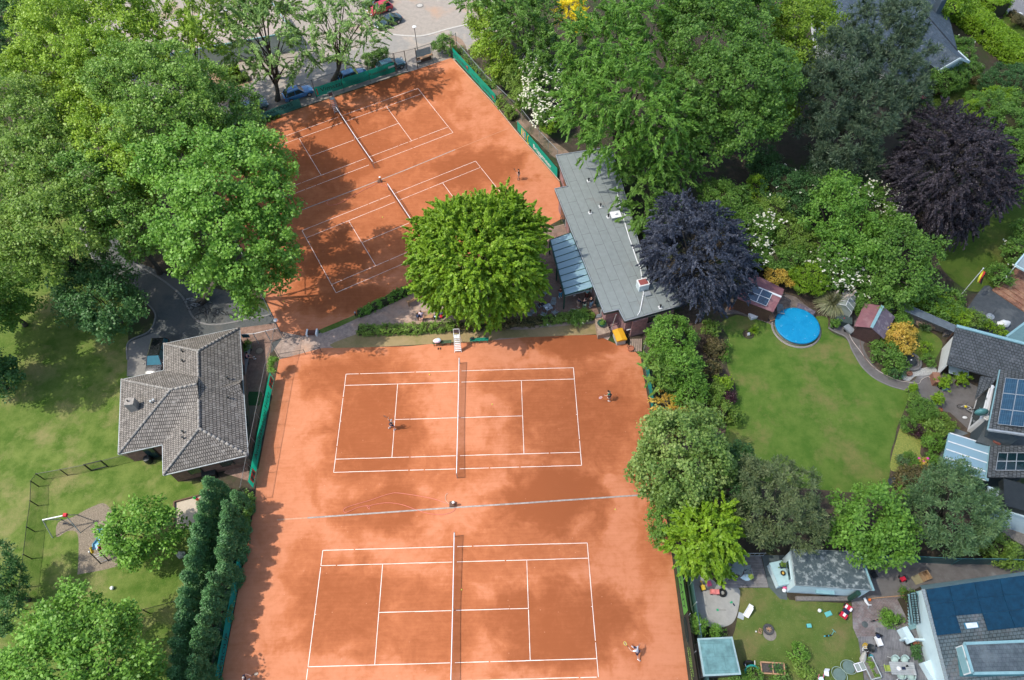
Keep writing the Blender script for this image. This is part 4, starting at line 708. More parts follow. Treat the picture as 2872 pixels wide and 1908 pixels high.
def crown(lobes, cs, k, size, asp, style, dens=1.0, low=-.45, lump=.2, inner=.25, flat=.75, tgrad=None):
    Cs, Os, Rs, Ts = [], [], [], []
    for L_ in lobes:
        c, rad = L_[:3], L_[3:]; area = 4*PI*((rad[0]*rad[1])**.5*.5+rad[2]*.5)**2; n = max(8, int(dens*area/(cs*cs)*.62))
        d = nrm(RNG.normal(size=(int(n*1.7), 3))); d = d[d[:, 2] > low][:n]; ph = RNG.random(6)*6.3
        lm = 1+lump*(np.sin(d[:, 0]*4.1+ph[0])*np.sin(d[:, 1]*4.7+ph[1])+.6*np.sin(d[:, 0]*9+ph[2]+d[:, 2]*7)*np.sin(d[:, 1]*8+ph[3]))
        rf = lm*RNG.uniform(.84, 1.0, len(d)); ni = int(len(d)*inner); rf[:ni] *= RNG.uniform(.5, .82, ni); p = c+d*rad*rf[:, None]
        ok = np.ones(len(p), bool)
        for M_ in lobes:
            if M_ is not L_: ok &= (np.linalg.norm((p-M_[:3])/M_[3:], axis=1) > .66)
        ok &= p[:, 2] > .25; t = np.clip(.5+RNG.normal(size=len(p))*.22+.22*np.sin(d[:, 0]*3+ph[4])*np.cos(d[:, 1]*3+ph[5]), 0, 1)
        Cs.append(p[ok]); Os.append(nrm(d/rad)[ok]); Ts.append(t[ok])
    C, O, T = np.concatenate(Cs), np.concatenate(Os), np.concatenate(Ts); r = cs*RNG.uniform(.6, 1.15, len(C)); LTOT[0] += len(C)*k
    V, t = leafquads(C, O, r, T, k, size, asp, style, flat); return C, O, V, t
def limbs(base, top, C, r0, n, m_, wob=.06):
    base, top = np.array(base, float), np.array(top, float); b = MB(); pts = [base+(top-base)*s+np.array([math.sin(s*5)*wob*3, math.cos(s*4)*wob*3-wob*3, 0]) for s in np.linspace(0, 1, 6)]
    b.tube(pts, [r0*(1.25 if i == 0 else 1-.75*i/5) for i in range(6)], 8)
    if len(C):
        for i in RNG.choice(len(C), min(n, len(C)), replace=False):
            s = RNG.uniform(.3, .9); a = base+(top-base)*s; e = C[i]; h1 = a*.6+e*.4+[0, 0, .15*np.linalg.norm(e-a)*.6]; h2 = a*.25+e*.75+[0, 0, .08*np.linalg.norm(e-a)]; r1 = r0*.5*(1.1-s)
            b.tube([a, h1, h2, e], [r1, r1*.7, r1*.45, r1*.15], 5)
    return b
KS = dict(  # kind: clump, leaves per clump, leaf length, aspect, style, density, lump
    maple=(1.0, 84, .27, .85, 'leaf', .95, .26), broad=(.9, 74, .26, .7, 'leaf', .95, .24), ash=(1.0, 100, .28, .45, 'spray', 1.1, .32), walnut=(1.1, 66, .46, .34, 'droop', 1.35, .25), hornbeam=(.8, 80, .29, .66, 'spray', 3.0, .2), beech=(.85, 62, .27, .55, 'droop', 1.7, .17),
    pine=(.8, 64, .46, .2, 'needle', 1.1, .36), conifer=(.6, 62, .24, .3, 'needle', 1.2, .2), shrub=(.5, 44, .2, .6, 'leaf', 1.15, .18), laurel=(.6, 56, .24, .5, 'leaf', 1.25, .12), fine=(.38, 40, .15, .5, 'leaf', 1.3, .12), bamboo=(.5, 40, .3, .2, 'spray', 1.0, .3), linden=(.8, 66, .24, .85, 'leaf', 1.2, .16))
def plant(name, label, cat, lobes, kind, m, trunk=None, group=None, flowers=None, base=None, nl=12, low=None, dens=None, core=None, tz=.75):
    Ls = [lob(l) for l in lobes]; cs, k, size, asp, style, dn, lump = KS[kind]
    w = np.array([l[3]**2 for l in Ls]); cen = (np.array([l[:3] for l in Ls])*w[:, None]).sum(0)/w.sum(); bs = np.array([cen[0], cen[1], 0]) if base is None else np.array(base, float)
    t = thing(name, label, cat, bs, 0, group); C, O, V, tt = crown(Ls, cs, k, size, asp, style, dn*(dens or 1), -.45 if low is None else low, lump)
    quads('crown' if trunk else 'foliage', V-bs, tt, m, t); big = max(l[3] for l in Ls)
    r0 = trunk or .06; b = limbs(bs*0+[0, 0, -.1], (cen-bs)*[1, 1, tz], (C-bs), r0, nl if trunk else 5, bark); b.build('trunk' if trunk else 'stems', bark, t, smooth=True)
    if core:                               # dense twig mass inside a clipped shrub or hedge
        cm = MB()
        for l in Ls: cm.sph(l[:3]-bs, l[3:]*core, 12, 8)
        cm.build('twig_mass', twigm, t, smooth=True)
    if flowers: addflowers(t, C, O, bs, cs, *flowers)
    return t
def addflowers(t, C, O, bs, cs, m, frac, rad, name='flowers'):
    up = O[:, 2] > -.15; C, O = C[up], O[up]; n = int(len(C)*frac); i = RNG.integers(0, len(C), n); b = MB()
    for j in i:
        p = C[j]-bs+O[j]*cs*.85+RNG.normal(size=3)*cs*.55; r = rad*random.uniform(.55, 1.2)
        for q in range(3):
            c = p+RNG.normal(size=3)*r*.5; b.face([c+[r*.55*math.cos(a), r*.55*math.sin(a), .03*math.sin(3*a)] for a in np.linspace(0, 2*PI, 6)[:-1]])
    b.build(name, m, t)
twigm = mat('inner_twigs', (.03, .04, .012), (.045, .04, .02), scale=4, rough=1)
LM = {k: leafmat(k+'_leaves', *[tuple(q*(1.0 if 'purple' in k or k in ('yellow', 'golden', 'magenta', 'pampas') else 1.18) for q in c) for c in v]) for k, v in dict(
    lime=((.07, .135, .006), (.115, .2, .01), (.18, .27, .022)), bright=((.05, .118, .014), (.085, .175, .022), (.13, .24, .036)), mid=((.042, .098, .015), (.075, .148, .022), (.115, .205, .035)), olive=((.06, .112, .017), (.1, .165, .024), (.155, .225, .045)),
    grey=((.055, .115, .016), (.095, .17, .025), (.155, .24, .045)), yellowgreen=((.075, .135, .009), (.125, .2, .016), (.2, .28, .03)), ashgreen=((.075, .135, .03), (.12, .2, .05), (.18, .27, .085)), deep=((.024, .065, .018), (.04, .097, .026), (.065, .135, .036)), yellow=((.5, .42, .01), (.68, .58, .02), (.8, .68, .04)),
    pine=((.032, .055, .032), (.055, .085, .045), (.09, .12, .062)), purple=((.026, .031, .046), (.044, .052, .072), (.078, .086, .11)), darkpurple=((.02, .017, .021), (.037, .03, .036), (.068, .056, .062)), linden=((.055, .105, .02), (.105, .17, .035), (.22, .27, .085)),
    spruce=((.045, .07, .03), (.085, .115, .045), (.15, .17, .075)), bluegreen=((.04, .085, .036), (.075, .132, .052), (.12, .175, .065)), thuja=((.03, .08, .028), (.05, .122, .04), (.088, .18, .062)), golden=((.3, .25, .03), (.42, .3, .05), (.5, .33, .07)), olivebrown=((.06, .06, .02), (.09, .08, .03), (.13, .1, .045)), pampas=((.12, .14, .06), (.2, .21, .1), (.32, .31, .19)), red=((.14, .02, .02), (.2, .035, .03), (.26, .06, .045)), magenta=((.3, .01, .07), (.42, .015, .1), (.55, .04, .16)), plum=((.025, .01, .014), (.045, .018, .025), (.07, .03, .04))).items()}
wfl = mat('cream_blossom', (.75, .74, .6), (.62, .62, .46), rough=.9)
T = plant
# left woodland
T('tree', 'tall bright green maple standing over the near left edge of the clay courts', 'tree', [(425, 370, 14, 95), (520, 430, 16, 115), (590, 375, 15, 85), (475, 545, 14, 110), (570, 560, 13, 100), (610, 470, 15, 75), (595, 640, 10, 72), (470, 610, 10, 58), (640, 590, 9, 45), (570, 685, 8, 42)], 'maple', LM['bright'], .4, base=P('N', 560, 850))
T('tree', 'broad lime green tree at the top left corner of the wood', 'tree', [(150, 90, 14, 110), (260, 60, 14, 95), (90, 170, 12, 80), (220, 150, 15, 85), (110, 20, 12, 80)], 'broad', LM['yellowgreen'], .4)
T('tree', 'grey green tree in the middle of the wood behind the tall maple', 'tree', [(300, 190, 15, 90), (390, 200, 15, 100), (350, 280, 15, 85), (440, 270, 14, 75), (470, 200, 12, 60)], 'broad', LM['grey'], .4)
T('tree', 'yellowish tree squeezed between the grey green tree and the tall maple', 'tree', [(250, 300, 13, 75), (310, 370, 13, 70), (200, 260, 12, 65), (345, 430, 11, 40)], 'broad', LM['yellowgreen'], .3)
T('tree', 'olive green tree at the left edge of the picture above the asphalt path', 'tree', [(55, 260, 13, 90), (40, 370, 13, 85), (120, 340, 13, 70), (100, 440, 12, 80)], 'broad', LM['olive'], .35)
T('tree', 'wide mid green tree overhanging the asphalt path from the left', 'tree', [(130, 520, 12, 95), (50, 540, 11, 90), (90, 590, 10, 60), (180, 470, 12, 70), (230, 540, 9, 45)], 'broad', LM['olive'], .35)
T('tree', 'shaded tree arching over the upper end of the asphalt path', 'tree', [(240, 450, 12, 75), (300, 510, 10, 70), (330, 560, 8, 45), (200, 400, 13, 60)], 'broad', LM['mid'], .3)
T('tree', 'yellow green tree beside the garage row in front of the car park', 'tree', [(380, 60, 12, 80), (440, 110, 12, 70), (340, 110, 13, 70), (480, 50, 11, 70)], 'ash', LM['yellowgreen'], .3, dens=.8)
T('tree', 'light green tree at the top edge beside the garage row', 'tree', [(560, 10, 11, 75), (630, 20, 11, 55)], 'ash', LM['olive'], .3)
T('tree', 'pale green tree overhanging the corner of the upper clay court', 'tree', [(520, 260, 11, 70), (560, 310, 10, 55), (470, 320, 12, 60)], 'broad', LM['mid'], .3)
T('ash_tree', 'airy ash tree with a leaning trunk beside the cars behind the PASTOORS banner', 'tree', [(600, 80, 10.5, 75), (650, 110, 9, 58), (555, 115, 9, 52), (625, 40, 11, 60), (690, 115, 8, 42), (570, 40, 11, 55), (600, 165, 7, 34), (680, 165, 6, 26)], 'ash', LM['ashgreen'], .34, base=P('b', 232, 830), nl=22, dens=.75)
T('ash_tree', 'airy ash tree with a forked trunk between the blue cars and the court fence', 'tree', [(760, 50, 11, 60), (820, 55, 10, 58), (800, 95, 9, 46), (850, 115, 7, 30), (730, 90, 9, 42), (760, 10, 11, 55), (735, 140, 7, 24), (800, 15, 10.5, 58), (860, 45, 8.5, 40), (780, 130, 7, 26)], 'ash', LM['ashgreen'], .34, base=P('b', 690, 670), nl=24, dens=.62)
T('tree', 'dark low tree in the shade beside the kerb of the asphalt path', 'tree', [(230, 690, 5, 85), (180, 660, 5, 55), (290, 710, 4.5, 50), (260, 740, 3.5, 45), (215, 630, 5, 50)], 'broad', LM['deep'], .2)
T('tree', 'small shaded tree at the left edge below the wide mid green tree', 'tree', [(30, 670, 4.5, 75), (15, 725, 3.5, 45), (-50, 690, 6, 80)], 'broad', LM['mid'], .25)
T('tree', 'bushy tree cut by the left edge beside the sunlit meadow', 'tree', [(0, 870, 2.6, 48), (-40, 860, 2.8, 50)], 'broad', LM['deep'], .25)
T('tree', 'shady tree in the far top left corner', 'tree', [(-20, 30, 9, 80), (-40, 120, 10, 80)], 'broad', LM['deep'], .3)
T('play_tree', 'small round maple beside the slide on the playground', 'tree', [(315, 1215, 3.6, 70), (350, 1235, 3.2, 58), (300, 1250, 2.8, 48), (385, 1225, 2.8, 36)], 'broad', LM['bright'], .13)
T('tree', 'bright sunlit tree in the bottom left corner below the playground', 'tree', [(150, 1440, 7, 80), (230, 1460, 7, 75), (110, 1520, 8, 90), (260, 1540, 7, 90), (180, 1560, 8, 90), (320, 1570, 5, 60), (60, 1560, 8, 80)], 'broad', LM['bright'], .3)
T('conifer', 'dark conifer at the left edge beside the playground fence', 'tree', [(5, 1340, 4, 52), (-20, 1300, 5, 50), (30, 1370, 3, 35), (-10, 1420, 4, 50)], 'conifer', LM['deep'], .2)
T('tree', 'tall tree at the bottom edge whose shadow lies on the lowest court', 'tree', [(330, 1345+370, 12, 80), (400, 1740, 12, 90), (300, 1800, 11, 80)], 'broad', LM['bright'], .35)
T('tree', 'big tree beyond the left edge whose shadow falls on the meadow', 'tree', [(-160, 670, 12, 110), (-130, 760, 10, 90), (-210, 720, 13, 100), (-110, 690, 11, 60)], 'broad', LM['mid'], .3)
# thuja double hedge
def thuja(p, h, r, label, m=None):
    t = thing('thuja', label, 'conifer', p, 0, 'thujas planted as a double hedge beside the lowest court'); n = int(h*16); z = RNG.random(n)**1.1*h; rad = r*np.clip(1.12-(z/h)**2.2, .25, 1)*RNG.uniform(.75, 1.08, n); a = RNG.random(n)*2*PI
    C = np.stack([np.cos(a)*rad, np.sin(a)*rad, z+.15], -1); O = nrm(np.stack([np.cos(a), np.sin(a), .5+.8*z/h], -1)); T_ = np.clip(.5+RNG.normal(size=n)*.25, 0, 1)
    V, tt = leafquads(C, O, np.full(n, .33), T_, 52, .2, .42, 'leaf', .9); quads('foliage', V, tt, LM['thuja'], t); LTOT[0] += n*52
    MB().bar((0, 0, -.1), (0, 0, h*.85), .09, 6, .03).build('stem', bark, t); return t
rowA = PS('m', [(1780, -60), (1745, 100), (1685, 350), (1622, 700), (1570, 950), (1525, 1250), (1510, 1700)], 2.6); rowB = PS('m', [(2000, 40), (1960, 170), (1895, 420), (1845, 650), (1775, 900), (1700, 1200), (1655, 1700)], 2.6)
TH = [thuja((0, 0, -50), 4.4, .68, 'x') for _ in range(3)]
for rowi, (rw, nm) in enumerate(((rowA, 'left'), (rowB, 'right'))):
    sp = smooth(rw, 8); L_ = np.cumsum([0]+[np.linalg.norm(sp[i+1]-sp[i]) for i in range(len(sp)-1)]); n = int(L_[-1]/1.0)
    for i in range(n):
        s = (i+.5)/n*L_[-1]; p = np.array([np.interp(s, L_, [q[k] for q in sp]) for k in range(3)]); p[:2] += RNG.normal(size=2)*.12
        lab = f'clipped dark green thuja in the {"playground" if rowi == 0 else "court"} side row of the double hedge'
        k = (rowi*n+i); c = TH[k] if k < 3 else copy_tree(TH[k % 3]); c.location = [float(v) for v in p*[1, 1, 0]]; c['label'] = lab; c.rotation_euler = (0, 0, random.random()*6.28); s_ = random.uniform(.85, 1.15); c.scale = (s_, s_, random.uniform(.85, 1.12))
def hedge(name, label, path, w, h, m, size=.16, k=16, dens=140, cat='hedge', soft=.12, flowers=None, core=True):
    path = [np.array([p[0], p[1], 0]) for p in path]; bs = mid(path); t = thing(name, label, cat, bs); seg = [np.linalg.norm(path[i+1]-path[i]) for i in range(len(path)-1)]; L_ = np.cumsum([0]+seg)
    n = int(L_[-1]*(w+2*h)*dens/10)+20; s = RNG.random(n)*L_[-1]; P_ = np.stack([np.interp(s, L_, [q[j] for q in path]) for j in range(3)], -1); i = np.clip(np.searchsorted(L_, s)-1, 0, len(seg)-1); d = np.array([(path[j+1]-path[j])/seg[j] for j in range(len(seg))])[i]; nn = np.stack([-d[:, 1], d[:, 0], 0*s], -1)
    u = RNG.random(n)*(w+2*h); top = (u > h) & (u < h+w); off = np.where(top, u-h-w/2, np.where(u <= h, -w/2, w/2)); z = np.where(top, h, np.where(u <= h, u, u-h-w)); bul = 1+soft*np.sin(s*2.3)+soft*.6*np.sin(s*5.1+1)
    C = P_+nn*(off*bul)[:, None]; C[:, 2] = np.maximum(.08, z*(1+soft*.7*np.sin(s*1.9+2))); O = np.where(top[:, None], np.array([0, 0, 1.]), nn*np.sign(off)[:, None]); T_ = np.clip(.5+RNG.normal(size=n)*.2+.15*np.sin(s*1.3), 0, 1)
    C += RNG.normal(size=C.shape)*soft*.4; V, tt = leafquads(C, O, np.full(n, size*1.3), T_, k, size, .55); quads('foliage', V-bs, tt, m, t); LTOT[0] += n*k
    if core:
        cm = MB()
        for j in range(len(seg)): a, b = path[j]-bs, path[j+1]-bs; cm.beam(a+[0, 0, h*.43], b+[0, 0, h*.43], w*.8, h*.84)
        cm.build('twig_mass', twigm, t)
    if flowers: addflowers(t, C, O, bs, .2, *flowers)
    return t
hedge('box_hedge', 'low clipped hedge along the lower edge of the upper court', [P('f', 1440, 935), P('f', 1150, 1080), P('f', 905, 1200)], .75, .75, LM['bright'])
hedge('box_hedge', 'long low clipped hedge partly browned along the terrace path', [P('f', 905, 1338), P('f', 1300, 1325), P('f', 1700, 1300)], .95, .8, LM['olive'])
hedge('browned_hedge', 'ragged reddish brown hedge under the round lime tree by the dry grass', [P('f', 1700, 1300), P('f', 2100, 1295), P('g', 130, 1270), P('g', 340, 1255)], .8, .6, LM['olivebrown'])
hedge('border_plants', 'mixed green border beside the octagonal planter', [P('g', 330, 1250), P('g', 560, 1230), P('g', 690, 1215), P('g', 775, 1195)], .9, .6, LM['olive'], flowers=(wfl, .04, .1))
T('terrace_shrub', 'white flowering shrub in front of the standing group on the terrace', 'shrub', [(1343, 728, .9, 15), (1330, 738, .8, 14)], 'fine', LM['mid'], flowers=(wfl, .12, .1))
hedge('court_hedge', 'dark green bushy plants along the foot of the PASTOORS banner', [P('b', -40, 1070), P('b', 120, 1010), P('b', 250, 965)], .5, .4, LM['mid'])
hedge('ivy', 'ivy spilling over the top of the green banner beside the gate', [P('b', 960, 560), P('b', 1050, 530), P('b', 1160, 505)], .7, 1.9, LM['mid'], size=.2, core=False)
hedge('creeper', 'green climbing plants on the court fence above the lowest green banner', [P('m', 2090, 60), P('m', 2010, 420)], .5, 1.4, LM['mid'], size=.2, core=False)
hedge('clipped_hedge', 'low grey green clipped hedge at the edge of the car park', [P('a', 1900, 700), P('a', 2060, 650)], 1.0, .8, LM['olive'])
hedge('clipped_hedge', 'short dark hedge with a bright top in the shade of the car park trees', [P('a', 1830, 640), P('a', 1990, 600)], 1.3, 1.2, LM['lime'])
hedge('fence_shrubs', 'loose roses along the court fence between the two green banners', [P('b', 2060, 850), P('b', 2150, 950), P('b', 2190, 1000)], .9, .9, LM['olive'], flowers=(wfl, .05, .08), soft=.3)
hedge('fence_shrubs', 'thin climbing roses at the top right corner of the upper court', [P('b', 1640, 430), P('b', 1690, 470)], .9, 2.3, LM['mid'], soft=.4, core=False)
T('corner_shrub', 'round dark shrub in front of the mesh fence by the corner of the upper court', 'shrub', [(1010, 108, 1.2, 17), (1022, 92, 1.9, 14)], 'fine', LM['mid'])
hedge('fence_shrubs', 'weedy strip between the path and the upper green banners', [P('b', 1740, 430), P('b', 1880, 600), P('b', 2000, 740)], .6, .7, LM['olive'], soft=.3)
T('fence_vine', 'young vine hanging on the wire fence above the lawyer banner', 'vine', [(629, 832, 2.0, 9, 1.6), (626, 850, 1.5, 8, 1.2)], 'fine', LM['bright'])
# centre
T('hornbeam', 'dense round lime green tree in the middle of the terrace', 'tree', [(1100, 585, 7.2, 146, .82), (1100, 540, 9, 92, .8), (1105, 600, 9.5, 78, .6), (1035, 560, 7, 84, .9), (1160, 535, 7.5, 88, .9), (1110, 650, 5.5, 90, .9), (1175, 635, 5.5, 72, .9), (1045, 640, 5.5, 72, .9)], 'hornbeam', LM['lime'], .32, low=-.75)
# top middle and right
T('tree', 'lime green tree beside the lane at the top of the court fence', 'tree', [(1130, 60, 6.5, 45), (1125, 110, 5, 42), (1155, 140, 4, 35), (1120, 20, 7, 28)], 'broad', LM['yellowgreen'], .2)
T('tree', 'dark feathery tree behind the lime green tree at the top edge', 'tree', [(1210, 60, 9, 70), (1240, 120, 7, 60), (1180, 20, 9, 60), (1220, 5, 9, 60)], 'walnut', LM['mid'], .3)
T('tree', 'overhanging dark twigs of a tree at the top edge above the lane', 'tree', [(1090, 0, 8, 34), (1120, -20, 8, 45)], 'ash', LM['mid'], .2)
T('shrub', 'dark leafy shrub beside the trodden path behind the green banners', 'shrub', [(1190, 175, 3, 38), (1160, 180, 2.2, 25), (1210, 220, 2.6, 32)], 'shrub', LM['olive'])
T('elder_bush', 'tall white flowering bush beside the trodden path', 'shrub', [(1245, 160, 5, 40), (1260, 200, 4.5, 42), (1235, 230, 3.5, 32), (1255, 265, 3, 25)], 'shrub', LM['mid'], flowers=(wfl, 1.4, .22))
T('ivy_bush', 'rounded ivy covered bush at the foot of the white flowering bush', 'shrub', [(1272, 268, 2.5, 26), (1265, 290, 2.0, 22)], 'fine', LM['lime'], core=.7)
T('golden_conifer', 'golden yellow conifer at the top edge between the tall trees', 'tree', [(1315, 25, 7, 32, 1.6), (1330, 50, 6, 24, 1.4)], 'bamboo', LM['yellow'], .15)
T('tree', 'huge feathery green tree above the far end of the flat-roofed clubhouse', 'tree', [(1400, 100, 15, 95), (1480, 50, 15, 90), (1440, 190, 15, 95), (1370, 240, 13, 80), (1500, 260, 13, 90), (1415, 310, 11, 70), (1340, 280, 10, 42), (1500, 345, 9, 66), (1560, 300, 10, 62), (1350, 160, 13, 62)], 'walnut', LM['bright'], .5)
T('tree', 'large dark green maple right of the huge feathery tree', 'tree', [(1640, 80, 15, 105), (1700, 170, 14, 110), (1630, 210, 13, 95), (1720, 270, 11, 85), (1640, 310, 9, 70), (1600, 20, 14, 80), (1690, 20, 14, 80), (1770, 180, 12, 70)], 'maple', LM['mid'], .45)
T('tree', 'yellow green tree between the large maple and the dark pine', 'tree', [(1850, 60, 11, 75), (1820, 130, 10, 55), (1840, 200, 9, 45), (1800, 270, 7, 38), (1780, 10, 12, 60), (1880, 20, 10, 45)], 'broad', LM['yellowgreen'], .3)
T('tree', 'lower leafy tree beside the roof felt of the clubhouse', 'tree', [(1490, 425, 6, 68), (1560, 400, 6, 60), (1490, 490, 4, 48), (1470, 380, 7, 45)], 'walnut', LM['mid'], .25)
T('pine_tree', 'big dark blue green pine in front of the slate villa', 'tree', [(1950, 130, 12, 70), (2040, 70, 12, 85), (2060, 160, 11, 75), (1930, 220, 11, 80), (2010, 240, 10, 75), (1960, 320, 8, 68), (1920, 370, 6, 52), (1990, 370, 6, 45), (1880, 190, 10, 50), (2090, 230, 8, 48), (1890, 290, 8, 48)], 'pine', LM['pine'], .4)
T('copper_beech', 'broad almost black copper beech beside the upper lawn', 'tree', [(2190, 390, 8, 120), (2150, 440, 6, 85), (2250, 430, 6, 85), (2170, 310, 8, 75), (2240, 340, 7.5, 75), (2130, 380, 6, 65), (2200, 500, 4, 60)], 'beech', LM['darkpurple'], .4, low=-.7)
T('copper_beech', 'round blue purple copper beech at the end of the flat-roofed clubhouse', 'tree', [(1600, 575, 8, 112), (1555, 585, 6.5, 72), (1660, 600, 6.5, 74), (1620, 640, 5.5, 72), (1560, 500, 7.5, 58), (1630, 530, 8, 70), (1690, 640, 5, 48)], 'beech', LM['purple'], .4, low=-.7)
T('tree', 'fresh green tree rising between the two white flowering bushes', 'tree', [(1930, 450, 7, 55), (1910, 500, 6, 55), (1960, 520, 5.5, 58), (1990, 570, 4.5, 55), (1930, 570, 5, 50)], 'broad', LM['bright'], .25)
T('tree', 'dark spreading tree with drooping twigs left of the upper lawn', 'tree', [(2080, 580, 5, 70), (2100, 640, 4, 62), (2040, 640, 3.5, 55), (2060, 530, 5, 45)], 'broad', LM['mid'], .25)
for lab, L_, kd, mt, fl in (
    ('bright shrub filling the gap beside the purple copper beech', [(1680, 470, 4, 52), (1650, 450, 4, 40), (1720, 510, 3.5, 42)], 'shrub', 'mid', None),
    ('yellow green bush in the shade below the large maple', [(1745, 430, 3.5, 26), (1755, 460, 3, 22)], 'shrub', 'lime', None),
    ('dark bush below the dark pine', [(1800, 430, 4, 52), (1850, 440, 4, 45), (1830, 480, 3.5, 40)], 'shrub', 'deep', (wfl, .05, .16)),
    ('white flowering bush next to the purple copper beech', [(1755, 535, 3.2, 42), (1735, 575, 2.5, 32), (1720, 520, 3, 25)], 'shrub', 'mid', (wfl, .9, .21)),
    ('grey green bush above the white flowering bush', [(1780, 490, 3.5, 42), (1815, 540, 3, 42), (1850, 560, 3, 38)], 'shrub', 'olive', None),
    ('large white flowering bush behind the greenhouse', [(1930, 625, 3, 50), (1900, 600, 2.6, 30), (1970, 650, 2.5, 30)], 'shrub', 'mid', (wfl, .8, .21)),
    ('white flowering bush between the fresh green tree and the black beech', [(2045, 465, 4, 32), (2060, 510, 3.5, 30), (2010, 450, 4.5, 28)], 'shrub', 'mid', (wfl, .9, .2)),
    ('dark green bush left of the large white flowering bush', [(1830, 600, 2.5, 35), (1790, 600, 2.4, 30)], 'shrub', 'mid', None),
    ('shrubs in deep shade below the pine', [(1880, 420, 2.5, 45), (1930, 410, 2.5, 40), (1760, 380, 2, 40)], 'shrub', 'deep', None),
    ('low dark shrub between the greenhouse and the ivy hedge', [(2010, 700, 1.5, 40), (2060, 690, 1.6, 40), (1990, 680, 1.4, 30)], 'shrub', 'mid', None),
    ('bushy green plants around the flagpole', [(2150, 700, 1.3, 34), (2180, 720, 1.2, 30), (2120, 680, 1.2, 30), (2200, 690, 1, 20)], 'shrub', 'mid', None),
    ('cream flowering bush beside the brick steps', [(2305, 635, 1.4, 25)], 'shrub', 'mid', (wfl, .12, .18)),
    ('flowering bush at the right edge above the brick steps', [(2345, 580, 1.5, 30)], 'shrub', 'mid', (wfl, .1, .18)),
    ('green bush at the right edge of the upper lawn', [(2360, 530, 1.6, 25)], 'shrub', 'mid', None),
    ('tall bushes beyond the black copper beech', [(2330, 290, 5, 50), (2350, 350, 5, 55), (2345, 420, 4, 45), (2360, 240, 4, 35), (2280, 250, 4, 40)], 'shrub', 'mid', None),
    ('bright bush above the black copper beech', [(2250, 265, 3, 38), (2300, 240, 3, 40)], 'shrub', 'lime', None),
    ('bushes below the white gable of the slate villa', [(2170, 190, 1.5, 35), (2200, 180, 1.5, 30)], 'shrub', 'mid', None),
    ('reddish shrub below the slate villa', [(2165, 203, 1, 15)], 'fine', 'olivebrown', None),
    ('magenta azalea on the edge of the villa lawn', [(2112, 218, 1.0, 18)], 'fine', 'magenta', None),
    ('yellow leaved shrub beside the magenta azalea', [(2090, 227, .9, 14)], 'fine', 'lime', None),
    ('round green ball on the villa lawn', [(2240, 225, 1.0, 17)], 'fine', 'bright', None),
    ('dark shrubs along the villa gable beside the tall hedge', [(2215, 100, 1.8, 20), (2225, 130, 1.5, 20), (2240, 160, 1.2, 20)], 'shrub', 'mid', (wfl, .06, .15)),
    ('low heathers at the foot of the tall hedge', [(2260, 190, .8, 18), (2285, 205, .8, 16)], 'fine', 'olivebrown', None),
    ('lime tree beside the chimney of the slate villa', [(2190, 20, 4, 25), (2200, -5, 4, 28)], 'broad', 'lime', None),
    ('round box ball beside the villa drive', [(2345, 45, 1.2, 13)], 'fine', 'olivebrown', None)):
    T('shrub', lab, 'shrub', L_, kd, LM[mt], flowers=fl, core=.6)
hedge('tall_hedge', 'tall clipped yew hedge running beside the slate villa', [P('d', 1700, 60), P('d', 1950, 250), P('d', 2200, 460), P('d', 2440, 640)], 3.0, 2.3, LM['lime'], size=.28, dens=120, soft=.03)
hedge('tall_hedge', 'short square topped hedge beside the villa drive', [P('d', 1880, -60), P('d', 2010, 60), P('d', 2130, 150)], 3.2, 2.4, LM['lime'], size=.28, dens=120, soft=.03)
hedge('low_hedge', 'low reddish hedge between the drive and the narrow lawn', [P('d', 2235, 120), P('d', 2400, 260)], .8, .7, LM['olivebrown'], soft=.05)
T('domed_yew', 'big dome shaped yew at the right edge above the black copper beech', 'shrub', [(2325, 205, 1.6, 62, .8)], 'fine', LM['deep'], core=.85, low=-.1)
# right of the lower courts
T('laurel', 'tall rounded cherry laurel beside the yellow covered box', 'shrub', [(1545, 780, 3.0, 54), (1565, 850, 2.6, 56), (1585, 900, 2.1, 42), (1525, 830, 2.4, 38)], 'laurel', LM['bright'], core=.7)
T('young_tree', 'pale green sapling leaning over the fence in front of the cherry laurel', 'tree', [(1515, 850, 4.5, 28), (1505, 830, 5, 18), (1525, 885, 3.5, 18)], 'ash', LM['grey'], .08, dens=1.1)
T('bamboo', 'yellow bamboo clump between the cherry laurel and the linden', 'bamboo', [(1530, 930, 2, 26), (1560, 950, 1.6, 24)], 'bamboo', LM['golden'])
T('linden', 'round linden tree with pale blossom at the corner of the big lawn', 'tree', [(1570, 1050, 6.5, 105, .85), (1520, 1090, 5, 68), (1620, 1080, 5.5, 70), (1560, 1120, 4.5, 62), (1600, 1000, 6, 68), (1530, 1010, 5.5, 60)], 'linden', LM['linden'], .3, low=-.7)
T('tree', 'dark olive spruce between the linden and the pale garage', 'tree', [(1800, 1150, 6.5, 92), (1745, 1185, 5, 62), (1835, 1200, 5, 66), (1780, 1205, 4, 52), (1740, 1110, 5.5, 52)], 'conifer', LM['spruce'], .3, low=-.7)
T('tree', 'shaded tree behind the linden', 'tree', [(1690, 1070, 4, 48), (1700, 1130, 4, 45)], 'shrub', LM['deep'], .2)
T('tree', 'lime green hornbeam hanging over the deck and the court fence', 'tree', [(1630, 1230, 5.5, 68), (1600, 1260, 5, 55), (1640, 1270, 4, 40), (1645, 1205, 5.5, 38), (1655, 1315, 2.6, 20)], 'hornbeam', LM['lime'], .2, low=-.7)
T('tree', 'deep green ivy clad tree at the edge of the lowest court', 'tree', [(1535, 1200, 3.5, 42), (1580, 1180, 4, 36), (1520, 1230, 2.6, 22)], 'shrub', LM['mid'], .2)
